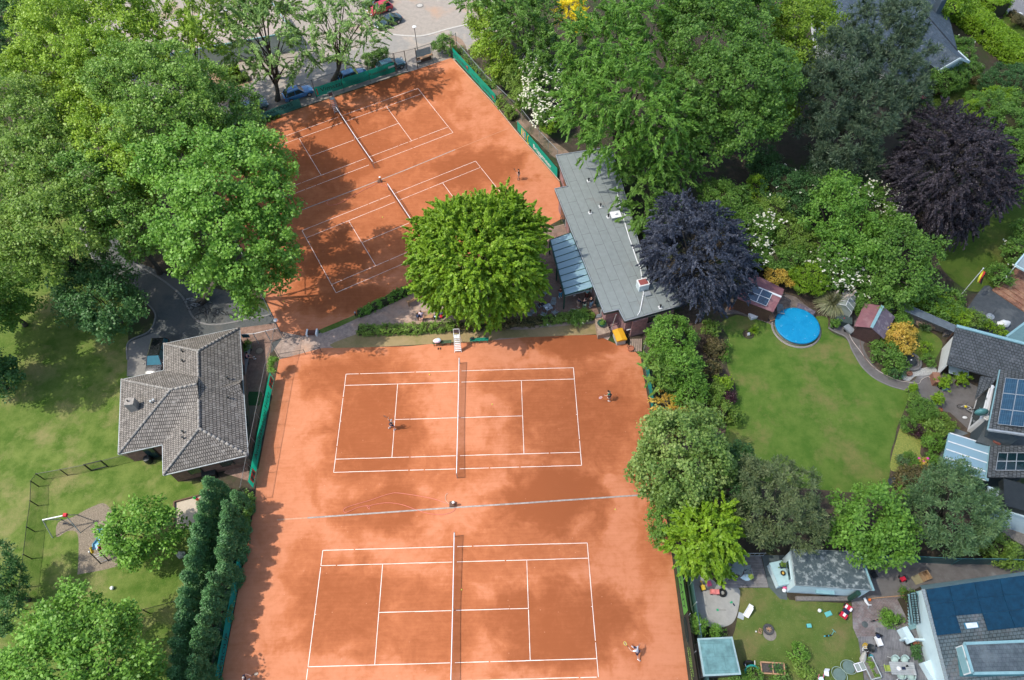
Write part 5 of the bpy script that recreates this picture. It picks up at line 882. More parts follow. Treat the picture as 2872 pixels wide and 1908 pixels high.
T('tree', 'bright green cherry tree hanging over the pale garage', 'tree', [(2010, 1190, 5.5, 80), (1980, 1240, 4.5, 58), (2050, 1230, 4.5, 58), (2020, 1275, 3.5, 34)], 'broad', LM['bright'], .22, low=-.6)
T('blue_conifer', 'bluish green conifer beside the patio roof', 'tree', [(2190, 1165, 5.5, 92), (2140, 1190, 4.5, 62), (2240, 1190, 4.5, 62), (2190, 1225, 4, 58), (2200, 1110, 5, 55), (2270, 1160, 4, 38)], 'conifer', LM['bluegreen'], .28, low=-.7)
T('brown_shrub', 'brownish shrub between the lawn corner and the bluish conifer', 'shrub', [(2100, 1110, 1.8, 36), (2085, 1150, 1.5, 24), (2130, 1100, 1.6, 24)], 'shrub', LM['olivebrown'], core=.6)
T('shrub', 'mossy shrubs at the right edge beside the gravel drive', 'shrub', [(2290, 1260, 1, 40), (2330, 1280, 1, 30), (2260, 1250, 1, 25)], 'shrub', LM['olive'], core=.5)
for lab, L_, kd, mt in (
    ('bright round bush between the garden house and the greenhouse', [(1867, 640, 2.2, 44, .9)], 'fine', 'lime'), ('small bright ball next to the purple beech', [(1760, 605, 1.5, 20)], 'fine', 'lime'), ('yellowish shrub behind the garden house', [(1790, 640, 1.6, 26), (1815, 650, 1.4, 16)], 'shrub', 'golden'),
    ('round leafy bush beside the tool shed', [(2082, 742, 1.1, 20)], 'fine', 'bright'), ('round bush with pale leaves next to the ivy hedge', [(2240, 737, 1.1, 26)], 'fine', 'olive'), ('small box ball on the dark patio', [(2277, 748, .8, 13)], 'fine', 'lime'), ('small box ball beside the white cover', [(2306, 764, .7, 13)], 'fine', 'lime'),
    ('orange yellow shrub between the tool shed and the fountain', [(2065, 775, 1.5, 26), (2080, 795, 1.2, 24), (2090, 768, 1.3, 22)], 'shrub', 'golden'), ('dense green bed below the orange shrub', [(2040, 820, .7, 32), (2060, 835, .6, 28), (2030, 800, .6, 20)], 'shrub', 'mid'), ('small lime shrub on the little lawn', [(2133, 800, .8, 12)], 'fine', 'lime'), ('green shrub on the little lawn beside the fountain', [(2140, 830, .6, 15)], 'fine', 'mid'), ('small blue green bush at the path below the fountain', [(2065, 862, .5, 15)], 'fine', 'deep'),
    ('dense dark green bush beside the patio', [(2125, 945, .9, 28), (2140, 955, .8, 18)], 'fine', 'mid'), ('grey leaved plant at the lawn corner', [(2105, 918, .6, 13)], 'fine', 'grey'), ('round dark bush on the bed edge', [(2095, 980, .7, 17)], 'fine', 'mid'), ('plum coloured barberry on the bed', [(2112, 990, .6, 16)], 'fine', 'plum'), ('loose green perennials on the bed', [(2150, 990, .7, 28), (2170, 1010, .6, 22), (2165, 970, .6, 20)], 'shrub', 'olive'), ('bright grass bush in the bed beside the walk', [(2150, 1020, .7, 22)], 'fine', 'bright'), ('low green mound on the sedum bed', [(2095, 1055, .5, 13), (2110, 1075, .5, 14)], 'fine', 'mid'), ('bright mound beside the pink roses', [(2150, 1065, .6, 20)], 'fine', 'bright'), ('low blue green cushion on the sedum bed', [(2080, 1062, .4, 12)], 'fine', 'bluegreen'),
    ('yellow green shrub at the left border of the big lawn', [(1668, 885, 1, 18)], 'shrub', 'lime'), ('brown dry shrub in the left border', [(1650, 800, .8, 25), (1640, 850, .8, 18)], 'shrub', 'olivebrown'), ('low green plants along the left border of the big lawn', [(1640, 760, 1, 20), (1660, 950, .8, 28), (1690, 960, .7, 20), (1650, 900, 1, 20)], 'shrub', 'olive'), ('plum ball on the left border of the big lawn', [(1678, 915, .8, 18)], 'fine', 'plum'), ('grey shrub beside the plum ball', [(1650, 920, .9, 18)], 'fine', 'grey'), ('climbing plant on a trellis at the lawn edge', [(1672, 810, .8, 8), (1670, 825, .8, 8), (1674, 795, .8, 8)], 'fine', 'bright'),
    ('bush beside the play sand and the grey green shed', [(1615, 1445, 1, 18), (1605, 1430, 1, 12), (1650, 1455, .6, 14)], 'fine', 'bright'), ('tall dark tuft on the daisy lawn', [(1838, 1505, .5, 20)], 'fine', 'bright'), ('grey green plants behind the tall dark tuft', [(1845, 1535, .5, 16), (1860, 1555, .5, 14)], 'fine', 'olive'), ('plants at the lower edge beside the raised bed', [(1740, 1560, .5, 18), (1700, 1562, .4, 16), (1800, 1565, .4, 20)], 'fine', 'mid'), ('dark cushion between the daisy lawn and the brick patio', [(2045, 1425, .5, 18), (2065, 1432, .4, 14)], 'fine', 'bright'), ('green plant beside the yellow toy on the yard', [(2092, 1370, .5, 13)], 'fine', 'mid')):
    T('shrub', lab, 'shrub', L_, kd, LM[mt], core=.6)
hedge('ivy_hedge', 'bright ivy hedge arching over the wood store roofs', [P('h', 1400, 1080), P('h', 1560, 1150), P('h', 1700, 1220), P('h', 1850, 1290)], 1.8, 1.9, LM['lime'], size=.2, soft=.1)
def tuft(name, label, p, h, r, n, m, w=.05, droop=.9):
    t = thing(name, label, 'ornamental grass', p); V = np.empty((n*3, 4, 3)); a = RNG.random(n)*2*PI; q = RNG.random(n)**.6; hh_ = h*RNG.uniform(.7, 1.1, n); prev = np.stack([np.cos(a)*.08*r, np.sin(a)*.08*r, 0*a], -1); sd = np.stack([-np.sin(a), np.cos(a), 0*a], -1)
    for s in range(3):
        f = (s+1)/3; cur = np.stack([np.cos(a)*r*q*f**1.2, np.sin(a)*r*q*f**1.2, hh_*(f*1.5-f*f*droop*(.4+q))], -1); ww = w*(1-.28*s); V[s*n:(s+1)*n, 0] = prev-sd*ww; V[s*n:(s+1)*n, 1] = prev+sd*ww; V[s*n:(s+1)*n, 2] = cur+sd*ww*.7; V[s*n:(s+1)*n, 3] = cur-sd*ww*.7; prev = cur
    quads('foliage', V.reshape(-1, 3), np.tile(RNG.random(n), 3), m, t); return t
pam = tuft('pampas_grass', 'big arching pampas grass beside the greenhouse', P('h', 750, 1130), 2.3, 2.0, 900, LM['pampas'])
m_ = MB()
for k in range(9): a = random.random()*6.28; e = np.array([math.cos(a)*1.0+.5, math.sin(a)*.7, 2.5+random.random()*.5]); m_.bar((0, 0, .2), e, .015, 4); m_.tube([e, e+[.06, 0, .3], e+[.15, 0, .55]], [.07, .11, .02], 6)
m_.build('plumes', mat('plume', (.5, .42, .33), (.4, .32, .25)), pam)
tuft('blue_grass', 'blue green grass fountain behind the yellowish shrub', P('h', 400, 850), 1.7, 1.6, 500, LM['bluegreen'])
tuft('yucca', 'spiky yucca beside the orange yellow shrub', P('l', 1185, 240), 1.0, 1.0, 160, LM['bluegreen'], .07, .5)
tuft('yucca', 'spiky plant in front of the firewood stack', P('h', 1520, 1310), .8, .8, 140, LM['bluegreen'], .07, .5)
tuft('yucca', 'dark spiky plant beside the black barrel near the flagpole', P('8', 660, 1100), 1.2, 1.2, 200, LM['deep'], .06, .6)
tuft('grass_tuft', 'pale grass clump at the path below the orange yellow shrub', P('l', 1225, 370), .5, .6, 160, LM['grey'], .03)
pk = MB()
for x, y in ((1493, 1138), (1565, 1140), (1530, 1165)): pk.sph(P('l', x, y, .75), (.13, .13, .1), 8, 5)
rz0 = T('rose_bush', 'small rose bush with two pink blooms in the bed beside the patio walk', 'shrub', [(2131, 1070, .6, 11)], 'fine', LM['golden']); o = pk.build('blooms', mat('pink_bloom', (.75, .08, .42), (.6, .05, .3)), rz0); o.location = -rz0.location
print('leaf quads', LTOT[0])
# ---------------------------------------------------------------- lettering
def letters(parent, txt, org, right, up, size, m, off=.02, name='lettering', squeeze=1.0):
    cu = bpy.data.curves.new('t', 'FONT'); cu.body = txt; cu.size = size; cu.extrude = .002; cu.align_x = 'CENTER'; cu.align_y = 'CENTER'
    o = bpy.data.objects.new('t', cu); COL.objects.link(o); dg = bpy.context.evaluated_depsgraph_get(); me = bpy.data.meshes.new_from_object(o.evaluated_get(dg)); bpy.data.objects.remove(o); me.name = name
    r = Vector(right).normalized(); u = Vector(up).normalized(); n = r.cross(u); q = Vector([float(v) for v in org])+n*off-S_loc(parent)
    for v in me.vertices: c = v.co; v.co = q+r*(c.x*squeeze)+u*c.y+n*c.z
    me.materials.clear(); return link(name, me, m, parent)
# ---------------------------------------------------------------- nets, chairs, benches
netm = meshy('net_mesh', (.02, .015, .03), .6); tapem = mat('net_tape', (.8, .8, .82), (.7, .7, .72), rough=.6); clayz = CZ
def net(c, a, label):
    t = thing('tennis_net', label, 'tennis net', (*c, clayz), a); ys = np.linspace(-6.4, 6.4, 17); zt = .914+.156*(np.abs(ys)/6.4)**1.5
    m_ = MB()
    for i in range(16): m_.face([(0, ys[i], .03), (0, ys[i+1], .03), (0, ys[i+1], zt[i+1]), (0, ys[i], zt[i])])
    m_.build('netting', netm, t); MB().tube([(0, y, z) for y, z in zip(ys, zt)], .035, 6).build('tape', tapem, t)
    for s in (-1, 1): MB().bar((0, s*6.42, 0), (0, s*6.42, 1.09), .045, 8).sph((0, s*6.42, 1.09), .05, 8, 4).build('post', mat('net_post', (.35, .33, .33), (.25, .24, .24), rough=.4, metal=.5), t)
    MB().box((0, 0, 0), (.05, .06, .9)).build('centre_strap', tapem, t); return t
for (c, a), l in zip(CTS, ('tennis net on the top court ending at the silver umpire chair', 'tennis net on the tree shaded court running under the round lime tree', 'tennis net on the court with the serving player in black', 'tennis net on the lowest court cut by the bottom edge')): net(c, a, l)
def umpire(p, rz, label, m):
    t = thing('umpire_chair', label, 'umpire chair', p, rz); b = MB()
    for s in (-.36, .36): b.bar((s, .75, 0), (s*.8, .1, 1.75), .03, 6).bar((s, -.6, 0), (s*.85, -.25, 2.0), .03, 6).bar((s*.85, -.25, 2.0), (s*.85, -.36, 2.75), .03, 6).bar((s*.85, -.3, 2.2), (s*.85, .25, 2.2), .03, 6).bar((s*.8, .1, 1.75), (s*.85, .25, 2.2), .025, 6)
    b.bar((-.31, -.36, 2.75), (.31, -.36, 2.75), .03, 6); b.build('frame', m, t)
    s_ = MB()
    for k in range(7): z = .22+.22*k; y = .75-.65*z/1.75; s_.box((0, y, z), (.66-.03*k, .12, .035))
    s_.build('steps', m, t); MB().box((0, -.08, 1.76), (.56, .48, .05)).build('seat', m, t); MB().box((0, -.34, 2.1), (.52, .04, .5)).build('backrest', mat('chair_back', (.09, .06, .06), (.12, .08, .08)), t); return t
umpire([*P('f', 1726, 1462)[:2]+[0, .15], clayz], PI, 'white wooden umpire chair between the two green benches', white)
umpire([*(C1+V1*7.1), clayz], A1+PI, 'silver umpire chair at the end of the net on the top court', galv)
def bench(name, label, p, rz, L_, m, back=False, w=.42, h=.44, cat='bench'):
    t = thing(name, label, cat, p, rz); n = 4; b = MB()
    for k in range(n): b.box((0, -w/2+(k+.5)*w/n, h), (L_, w/n*.8, .035))
    b.build('seat', m, t)
    for sx in ((-1, 1) if back else (-1, 0, 1)):
        l = MB().box((sx*(L_/2-.12), -w/2+.05, 0), (.07, .07, h)).box((sx*(L_/2-.12), w/2-.05, 0), (.07, .07, h)); l.box((sx*(L_/2-.12), 0, h-.07), (.05, w, .06)); l.build('leg', m, t)
    if back:
        b = MB().beam((-L_/2, -w/2-.1, h+.5), (L_/2, -w/2-.1, h+.5), .06, .09)
        for k in range(15): x = -L_/2+.08+(L_-.16)*k/14; b.beam((x, -w/2, h+.05), (x, -w/2-.1, h+.48), .05, .025)
        b.build('backrest', m, t)
        for s in (-1, 1): MB().box((s*(L_/2-.03), -.02, h+.2), (.08, w+.12, .04)).box((s*(L_/2-.03), w/2-.05, h), (.07, .07, .2)).box((s*(L_/2-.03), -w/2-.05, 0), (.07, .07, h+.5)).build('armrest', m, t)
    return t
gm1 = mat('olive_bench', (.05, .085, .045), (.07, .1, .05), rough=.6); gm2 = mat('teal_bench', (.01, .2, .13), (.015, .16, .1), rough=.5)
bp1 = P('4', 950, 1460); bench('court_bench', 'dull olive green court bench left of the white umpire chair', [*bp1[:2], clayz], .03, 2.0, gm1); bp2 = P('4', 1760, 1405); bench('court_bench', 'bright teal green court bench right of the white umpire chair', [*bp2[:2], clayz], .02, 2.0, gm2)
wb1 = P('4', 335, 520); ang1 = math.atan2(*(P('4', 480, 400)-P('4', 200, 540))[1::-1]); bench('garden_bench', 'wooden garden bench with its back to the terrace path by the clipped hedge', wb1, ang1, 1.75, wood, True)
wb2 = P('4', 575, 905); bench('garden_bench', 'wooden garden bench with the sitting player on its left end', wb2, PI+.04, 1.75, wood, True)
b_ = thing('low_bench', 'small low bench with two pale end boards at the corner of the upper court', 'bench', P('5', 1850, 460)); MB().box((0, .15, .3), (.95, .4, .05)).box((0, -.1, .05), (.95, .06, .25)).build('seat', mat('dark_red_board', (.12, .05, .04), (.09, .04, .03)), b_)
for s in (-1, 1): MB().box((s*.52, .1, 0), (.16, .75, .42)).build('end_board', white, b_)
def bag(label, p, m1, m2, s=1.0, rz=0.0):
    t = thing('sports_bag', label, 'bag', p, rz); MB().sph((0, 0, .17*s), (.32*s, .2*s, .17*s), 10, 6, lambda d: 1+.08*math.sin(d[0]*7)*math.cos(d[1]*5)).build('body', m1, t, smooth=True); MB().sph((.16*s, .03, .25*s), (.2*s, .17*s, .11*s), 9, 5, lambda d: 1+.15*math.sin(d[1]*8)).build('towel', m2, t, smooth=True); return t
pinkw_ = mat('pale_pink_cloth', (.7, .45, .5), (.75, .7, .75), scale=8); bluew = mat('pale_blue_cloth', (.45, .58, .68), (.6, .68, .74), scale=8); redm = mat('red_fabric', (.5, .03, .04), (.4, .02, .03)); navy = mat('navy_fabric', (.012, .02, .05), (.018, .03, .065)); 
bag('pink and pale blue sports bag on the olive green court bench', [bp1[0]-.55, bp1[1], clayz+.48], pinkw_, bluew, 1.35); bag('small dark bag on the bright teal bench', [bp2[0]-.75, bp2[1]+.1, clayz+.48], black, greenmetal, .7)
bag('red and white bag by the round black table', P('4', 930, 850), redm, white, 1.15, 1.5); bag('dark rucksack beside the sitting player', [wb2[0]-.75, wb2[1]+.02, .48], navy, black, 1.0, 1.4)
t = thing('shoes', 'pair of dark shoes under the olive green court bench', 'shoes', [*P('j', 1570, 232)[:2], clayz]); 
for s in (-1, 1): MB().sph((s*.12, 0, .05), (.06, .15, .06), 8, 5).build('shoe', black, t, smooth=True)
t = thing('round_table', 'small round black table behind the wooden bench under the round lime tree', 'table', P('4', 855, 800)); MB().lathe([(.02, .7), (.42, .7), (.42, .73), (.02, .73)], n=18).build('tabletop', mat('black_table', (.05, .055, .06), (.08, .085, .09), rough=.35), t); MB().bar((0, 0, 0), (0, 0, .7), .04).lathe([(.25, 0), (.22, .04)], n=12).build('leg', dark, t); MB().sph((.08, .05, .76), .05, 7, 4).build('cup', white, t)
t = thing('stool', 'black slatted stool with a white cloth beside the wooden bench', 'stool', P('4', 820, 910)); m_ = MB()
for k in range(5): m_.box((0, -.2+k*.1, .42), (.5, .07, .03))
m_.build('seat', black, t); m_ = MB()
for sx in (-.2, .2):
    for sy in (-.18, .18): m_.box((sx, sy, 0), (.04, .04, .42))
m_.build('legs', black, t); MB().sph((-.03, .05, .48), (.2, .12, .05), 9, 5, lambda d: 1+.2*math.sin(d[0]*6)).build('cloth', bluew, t, smooth=True)
# water points, hoses, balls
hosem = mat('pink_hose', (.62, .2, .16), (.52, .16, .12), rough=.5)
def wpoint(label, p, box):
    t = thing('water_point', label, 'tap post', [*p[:2], clayz]); MB().bar((0, 0, 0), (0, 0, .75), .09, 10).build('post', mat('tap_post_wood', (.25, .13, .08), (.2, .1, .06)), t); MB().lathe([(.12, .75), (.12, .82), (.02, .86)], n=12).build('cap', white, t); MB().box((-.12, .08, 0), (.55, .5, box)).build('base_box', darkwood, t); return t
wpoint('wooden tap post with white cap between the two lowest courts', P('n', 1690, 118), .22); wpoint('wooden tap post with white cap between the two upper courts', P('f', 1085, 90), .1)
def hose(label, pts, r, m, z=None): tag(MB().tube([[*p[:2], (clayz if z is None else z)+r+.012] for p in smooth(pts, 5)], r, 5).build('hose', m), label, 'hose')
hose('long pink hose looping over the clay beside the court drain', PS('n', [(1640, 105), (1500, 60), (1250, 18), (1150, 25), (1000, 75), (830, 125), (780, 152), (790, 178), (830, 165), (900, 135), (975, 122), (995, 140), (990, 150), (985, 125), (1120, 98), (1250, 110), (1380, 155), (1480, 185), (1590, 195), (1680, 170), (1705, 135)]), .022, hosem)
hose('pale hose coil lying in the damp ring between the lowest courts', PS('n', [(1650, 105), (1625, 80), (1620, 50), (1625, 30), (1640, 20)]), .025, mat('pale_hose', (.6, .42, .3), (.5, .34, .24)))
hose('faint reddish hose trailing along the drain of the upper courts', PS('f', [(1120, 110), (1150, 130), (1090, 120), (1095, 95), (1000, 130), (850, 210), (740, 270), (660, 285), (645, 255), (720, 225)]), .02, hosem)
ballm = mat('tennis_ball', (.62, .72, .08), (.55, .65, .06), rough=.9)
for i, (r, x, y, l) in enumerate((('j', 1490, 448, 'tennis ball lying inside the doubles alley of the black player'), ('j', 2007, 693, 'tennis ball right of the net in the court of the green player'), ('n', 1755, 816, 'tennis ball beside the net on the lowest court'), ('f', 1100, 385, 'tennis ball left of the net near the round lime tree'), ('f', 283, 1082, 'tennis ball at the corner under the tall maple'), ('o', 960, 152, 'tennis ball on the bare clay below the drain'))):
    o = MB().sph((0, 0, 0), .055, 10, 6).build('tennis_ball', ballm, smooth=True); q = P(r, x, y); o.location = (q[0], q[1], clayz+.06); tag(o, l, 'ball', 'tennis balls left on the courts')
# ---------------------------------------------------------------- people
skin = mat('skin', (.52, .3, .22), (.46, .26, .19), rough=.6)
def skinmesh(name, nodes, edges, m, parent, sub=1):
    ks = list(nodes); me = bpy.data.meshes.new(name); me.from_pydata([tuple(float(v) for v in nodes[k][0]) for k in ks], [(ks.index(a), ks.index(b)) for a, b in edges], []); o = link(name, me, m, parent)
    md = o.modifiers.new('skin', 'SKIN'); md.use_smooth_shade = True
    for i, k in enumerate(ks):
        r = nodes[k][1]; me.skin_vertices[0].data[i].radius = r if hasattr(r, '__len__') else (r, r)
    me.skin_vertices[0].data[0].use_root = True; s = o.modifiers.new('sub', 'SUBSURF'); s.levels = sub; s.render_levels = sub; return o
def person(label, p, rz, top, bottom, hair, pose=None, sleeves='short', legs='short', shoe=None, sk=skin, k=1.0, cap=None):
    q = dict(pel=(0, 0, .95), lean=0.0, side=0.0, la=((.24, .02, 1.14), (.26, .16, .92)), ra=((-.24, .02, 1.14), (-.26, .16, .92)), ll=((.11, .02, .5), (.11, -.02, .09)), rl=((-.11, .02, .5), (-.11, -.02, .09)), look=(0, .05)); q.update(pose or {})
    pel = np.array(q['pel'], float); c, s = math.cos(q['lean']), math.sin(q['lean']); cs, ss = math.cos(q['side']), math.sin(q['side'])
    def up(x, y, z):                        # upper body, leaned about the pelvis
        y2, z2 = y*c+z*s, -y*s+z*c; return pel+np.array([x*cs+z2*ss, y2, z2*cs-x*ss])
    def off(v): v = np.array(v)-[0, 0, .95]; return up(*v)
    t = thing('person', label, 'person', p, rz); t.scale = (k, k, k)
    sp, cht, nk, hd = up(0, 0, .2), up(0, 0, .42), up(0, .01, .57), up(q['look'][0]*.3, q['look'][1], .7)
    shl, shr = up(.18, 0, .48), up(-.18, 0, .48); el, hl = off(q['la'][0]), off(q['la'][1]); er, hr = off(q['ra'][0]), off(q['ra'][1])
    hipl, hipr = pel+[.1, 0, -.04], pel+[-.1, 0, -.04]; kl, al = np.array(q['ll'][0]), np.array(q['ll'][1]); kr, ar = np.array(q['rl'][0]), np.array(q['rl'][1])
    tl, tr = al+[.01, .16, -.05], ar+[-.01, .16, -.05]
    nd = dict(pel=(pel, (.15, .11)), sp=(sp, (.135, .095)), ch=(cht, (.16, .1)), nk=(nk, .055), jaw=(nk*.45+hd*.55+[0, .02, 0], (.065, .075)), hd=(hd, (.078, .095)), crown=(hd+(hd-nk)*.65, (.06, .07)), nose=(hd+[0, .11, -.02], .016), shl=(shl, .062), el=(el, .043), hl=(hl, .033), shr=(shr, .062), er=(er, .043), hr=(hr, .033), hipl=(hipl, .095), kl=(kl, .06), al=(al, .042), tl=(tl, .035), hipr=(hipr, .095), kr=(kr, .06), ar=(ar, .042), tr=(tr, .035))
    ed = [('pel', 'sp'), ('sp', 'ch'), ('ch', 'nk'), ('nk', 'jaw'), ('jaw', 'hd'), ('hd', 'crown'), ('hd', 'nose'), ('ch', 'shl'), ('shl', 'el'), ('el', 'hl'), ('ch', 'shr'), ('shr', 'er'), ('er', 'hr'), ('pel', 'hipl'), ('hipl', 'kl'), ('kl', 'al'), ('al', 'tl'), ('pel', 'hipr'), ('hipr', 'kr'), ('kr', 'ar'), ('ar', 'tr')]
    for h, e, sd in (('hl', el, 1), ('hr', er, -1)):
        hp = nd[h][0]; d = nrm((hp-e)[None])[0]; w = nrm(np.cross(d, [0, 1, .2])[None])[0]; nd[h+'p'] = (hp+d*.07, (.036, .02)); ed.append((h, h+'p'))
        for i, (a, ln) in enumerate(((-1.1, .05), (-.5, .075), (0, .085), (.5, .08), (1.0, .06))):
            f0, f1 = h+'f%d' % i, h+'g%d' % i; b0 = hp+d*(.02 if i == 0 else .085)+w*a*.026; nd[f0] = (b0+d*ln*.5+w*(a*.012 if i else -.03), .0095); nd[f1] = (b0+d*ln+w*(a*.012 if i else -.035)+np.array([0, .012, 0]), .008); ed += [(h+'p' if i else h, f0), (f0, f1)]
    skinmesh('body', nd, ed, sk, t)
    sh = dict(pel=(pel+[0, 0, .02], (.155, .118)), sp=(sp, (.15, .108)), ch=(cht, (.178, .115)), nk=(up(0, 0, .52), (.08, .07))); es = [('pel', 'sp'), ('sp', 'ch'), ('ch', 'nk')]
    for n_, sh_, e_, h_ in (('l', shl, el, hl), ('r', shr, er, hr)):
        sh['s'+n_] = (sh_, .078); es.append(('ch', 's'+n_))
        if sleeves == 'long': sh['e'+n_] = (e_, .058); sh['h'+n_] = (e_*.12+h_*.88, .045); es += [('s'+n_, 'e'+n_), ('e'+n_, 'h'+n_)]
        else: sh['e'+n_] = (sh_*.4+e_*.6, .066); es.append(('s'+n_, 'e'+n_))
    skinmesh('shirt', sh, es, top, t)
    lg = dict(pel=(pel+[0, 0, .03], (.158, .122))); el_ = []
    for n_, h_, k_, a_ in (('l', hipl, kl, al), ('r', hipr, kr, ar)):
        lg['h'+n_] = (h_, .112); el_.append(('pel', 'h'+n_))
        if legs == 'long': lg['k'+n_] = (k_, .078); lg['a'+n_] = (a_+[0, 0, .02], .062); el_ += [('h'+n_, 'k'+n_), ('k'+n_, 'a'+n_)]
        else: lg['k'+n_] = (h_*.3+k_*.7, .1); el_.append(('h'+n_, 'k'+n_))
    skinmesh('trousers' if legs == 'long' else 'shorts', lg, el_, bottom, t)
    if hair is not None: MB().sph(hd+(hd-nk)*.32+[0, -.025, 0], (.092, .11, .1), 12, 7, lambda d: 1 if d[2] > -.45 else .8).build('cap' if cap else 'hair', cap or hair, t, smooth=True)
    for f, g in ((al, tl), (ar, tr)): m_ = MB(); m_.tube([f+[0, -.06, -.05], f*.5+g*.5+[0, 0, -.025], g+[0, .05, -.01]], [.045, .055, .035], 8); m_.build('shoe', shoe or white, t, smooth=True)
    t['_hand'] = [float(v) for v in nd['hrp'][0]]; return t
def racket(label, who, dirv, m):           # held in the right hand
    h = Vector(who['_hand'])*who.scale[0]; rz = who.rotation_euler[2]; L_ = Vector(who.location)+Matrix.Rotation(rz, 3, 'Z') @ h; d = Vector(dirv).normalized(); t = thing('tennis_racket', label, 'racket', L_); u = d.cross(Vector((0, .3, 1))).normalized()
    MB().bar(-d*.06, d*.28, .018, 7).build('handle', black, t); m_ = MB(); c = d*.46; m_.tube([c+d*(.17*math.cos(a))+u*(.13*math.sin(a)) for a in np.linspace(0, 2*PI, 18)[:-1]], .015, 6, closed=True); m_.build('frame', m, t)
    MB().face([c+d*(.16*math.cos(a))+u*(.12*math.sin(a)) for a in np.linspace(0, 2*PI, 15)[:-1]]).build('strings', meshy('strings', (.7, .7, .6), .7), t)
    if '_hand' in who: del who['_hand']
    return t
blackc = mat('black_cloth', (.015, .016, .02), (.022, .023, .028)); whitec = mat('white_cloth', (.75, .76, .78), (.66, .68, .7)); greenc = mat('green_cloth', (.01, .22, .15), (.012, .17, .11)); tealc = mat('teal_cloth', (.05, .32, .32), (.04, .27, .27)); jeans = mat('light_jeans', (.3, .45, .6), (.24, .38, .52)); bluej = mat('bright_blue_trousers', (.02, .25, .4), (.02, .2, .33)); khaki = mat('khaki_cloth', (.42, .33, .24), (.36, .28, .2)); sage = mat('sage_cloth', (.22, .33, .25), (.18, .28, .21)); paleb = mat('sky_blue_shirt', (.45, .66, .75), (.4, .6, .7)); maroon = mat('dark_red_jacket', (.16, .04, .03), (.12, .03, .025))
hb, hk, hg, hbl = mat('brown_hair', (.07, .04, .025)), mat('dark_hair', (.015, .012, .01)), mat('grey_hair', (.35, .33, .3)), mat('blond_hair', (.4, .28, .14))
def at0(r, x, y, z=None): q = P(r, x, y); return [q[0], q[1], clayz if z is None else z]
w1 = person('player in black shirt and dark shorts serving with both arms raised at the service line', at0('j', 1183, 893), -.9, blackc, navy, hg, dict(lean=.18, la=((.3, .12, 1.62), (.26, .22, 1.88)), ra=((-.36, -.12, 1.5), (-.3, -.1, 1.8)), ll=((.2, .2, .52), (.24, .02, .09)), rl=((-.2, .02, .5), (-.26, -.24, .12))), shoe=white)
racket('dark racket raised by the serving player in black', w1, (-.6, -.1, .75), black)
w2 = person('player in green shirt and dark shorts waiting behind the right baseline', at0('k', 908, 655), 1.2, greenc, navy, hk, dict(lean=.25, ra=((-.28, .2, 1.2), (-.2, .42, 1.12)), la=((.3, .05, 1.18), (.28, .25, 1.0)), ll=((.16, .12, .5), (.18, .0, .09)), rl=((-.14, .08, .5), (-.14, -.12, .09))))
racket('pink and white racket held low by the player in green', w2, (-.75, -.35, -.25), mat('pink_frame', (.75, .4, .5)))
w3 = person('player in white shirt and dark shorts lunging on the right side of the lowest court', at0('o', 1135, 1345), .9, whitec, navy, hk, dict(lean=.5, pel=(0, 0, .85), ra=((-.3, .3, 1.3), (-.2, .55, 1.4)), la=((.4, .05, 1.2), (.55, .12, 1.1)), ll=((.22, .36, .5), (.26, .42, .09)), rl=((-.2, -.16, .45), (-.3, -.48, .14))), shoe=whitec, cap=navy)
racket('yellow green racket swung by the lunging player in white', w3, (-.6, .5, .5), mat('lime_frame', (.6, .75, .1)))
w4 = person('player in black top and pale shorts standing behind the baseline of the shaded court', at0('b', 2228, 1487), 1.4, blackc, mat('pale_grey_cloth', (.5, .48, .45)), hb, dict(ra=((-.22, .1, 1.15), (-.1, .25, 1.2))), shoe=black)
racket('black racket held by the player in pale shorts', w4, (-.3, .2, .5), black)
w5 = person('player in sky blue shirt half hidden by the tall maple', at0('f', 366, 715), -1.2, paleb, mat('dark_red_shorts', (.2, .05, .06)), hbl, dict(lean=.3, la=((.3, .2, 1.2), (.2, .4, 1.1))))
racket('racket of the player in the sky blue shirt', w5, (.3, .3, .2), black)
w6 = person('player in a dark shirt at the bottom edge of the lowest court', at0('m', 2050, 1572), -1.4, navy, blackc, hg, dict(lean=.2, ra=((-.32, .2, 1.2), (-.2, .45, 1.1))))
racket('racket of the player at the bottom edge', w6, (.7, .2, -.1), black)
seat = dict(pel=(0, 0, .52), ll=((.13, .44, .5), (.15, .62, .1)), rl=((-.13, .46, .5), (-.13, .5, .1)), la=((.26, .1, 1.14), (.2, .32, .98)), ra=((-.26, .1, 1.14), (-.2, .32, .98)))
def S_(**k): d = dict(seat); d.update(k); return d
person('player in pink and white top sitting with outstretched legs on the wooden bench', [wb2[0]-.4, wb2[1]+.12, 0], PI, pinkw_, navy, hb, S_(lean=-.12, ll=((.1, .5, .46), (.1, .95, .1)), rl=((-.1, .5, .46), (-.02, .9, .12))), shoe=white)
person('person in red striped shirt sitting at the bench by the brick building', P('5', 440, 1010), -1.3, mat('red_striped_cloth', (.55, .06, .1), (.6, .55, .55), scale=22, lo=.48, hi=.52), navy, hk, S_(lean=.25))
person('bald person in black jacket and light jeans standing on the terrace', P('3', 1385, 640), .7, blackc, jeans, None, dict(la=((.26, .12, 1.16), (.1, .28, 1.14))), 'long', 'long')
person('person in navy jacket and shorts standing with folded arms beside the canopy', P('3', 1105, 640), -1.2, navy, khaki, hk, dict(la=((.26, .1, 1.16), (.05, .25, 1.16)), ra=((-.26, .1, 1.16), (-.05, .24, 1.14))), 'long', 'short')
person('person in black jacket and sage trousers behind the flowering shrub', P('3', 1235, 690), .2, blackc, sage, None, dict(lean=.15, la=((.26, .12, 1.16), (.15, .3, 1.2))), 'long', 'long')
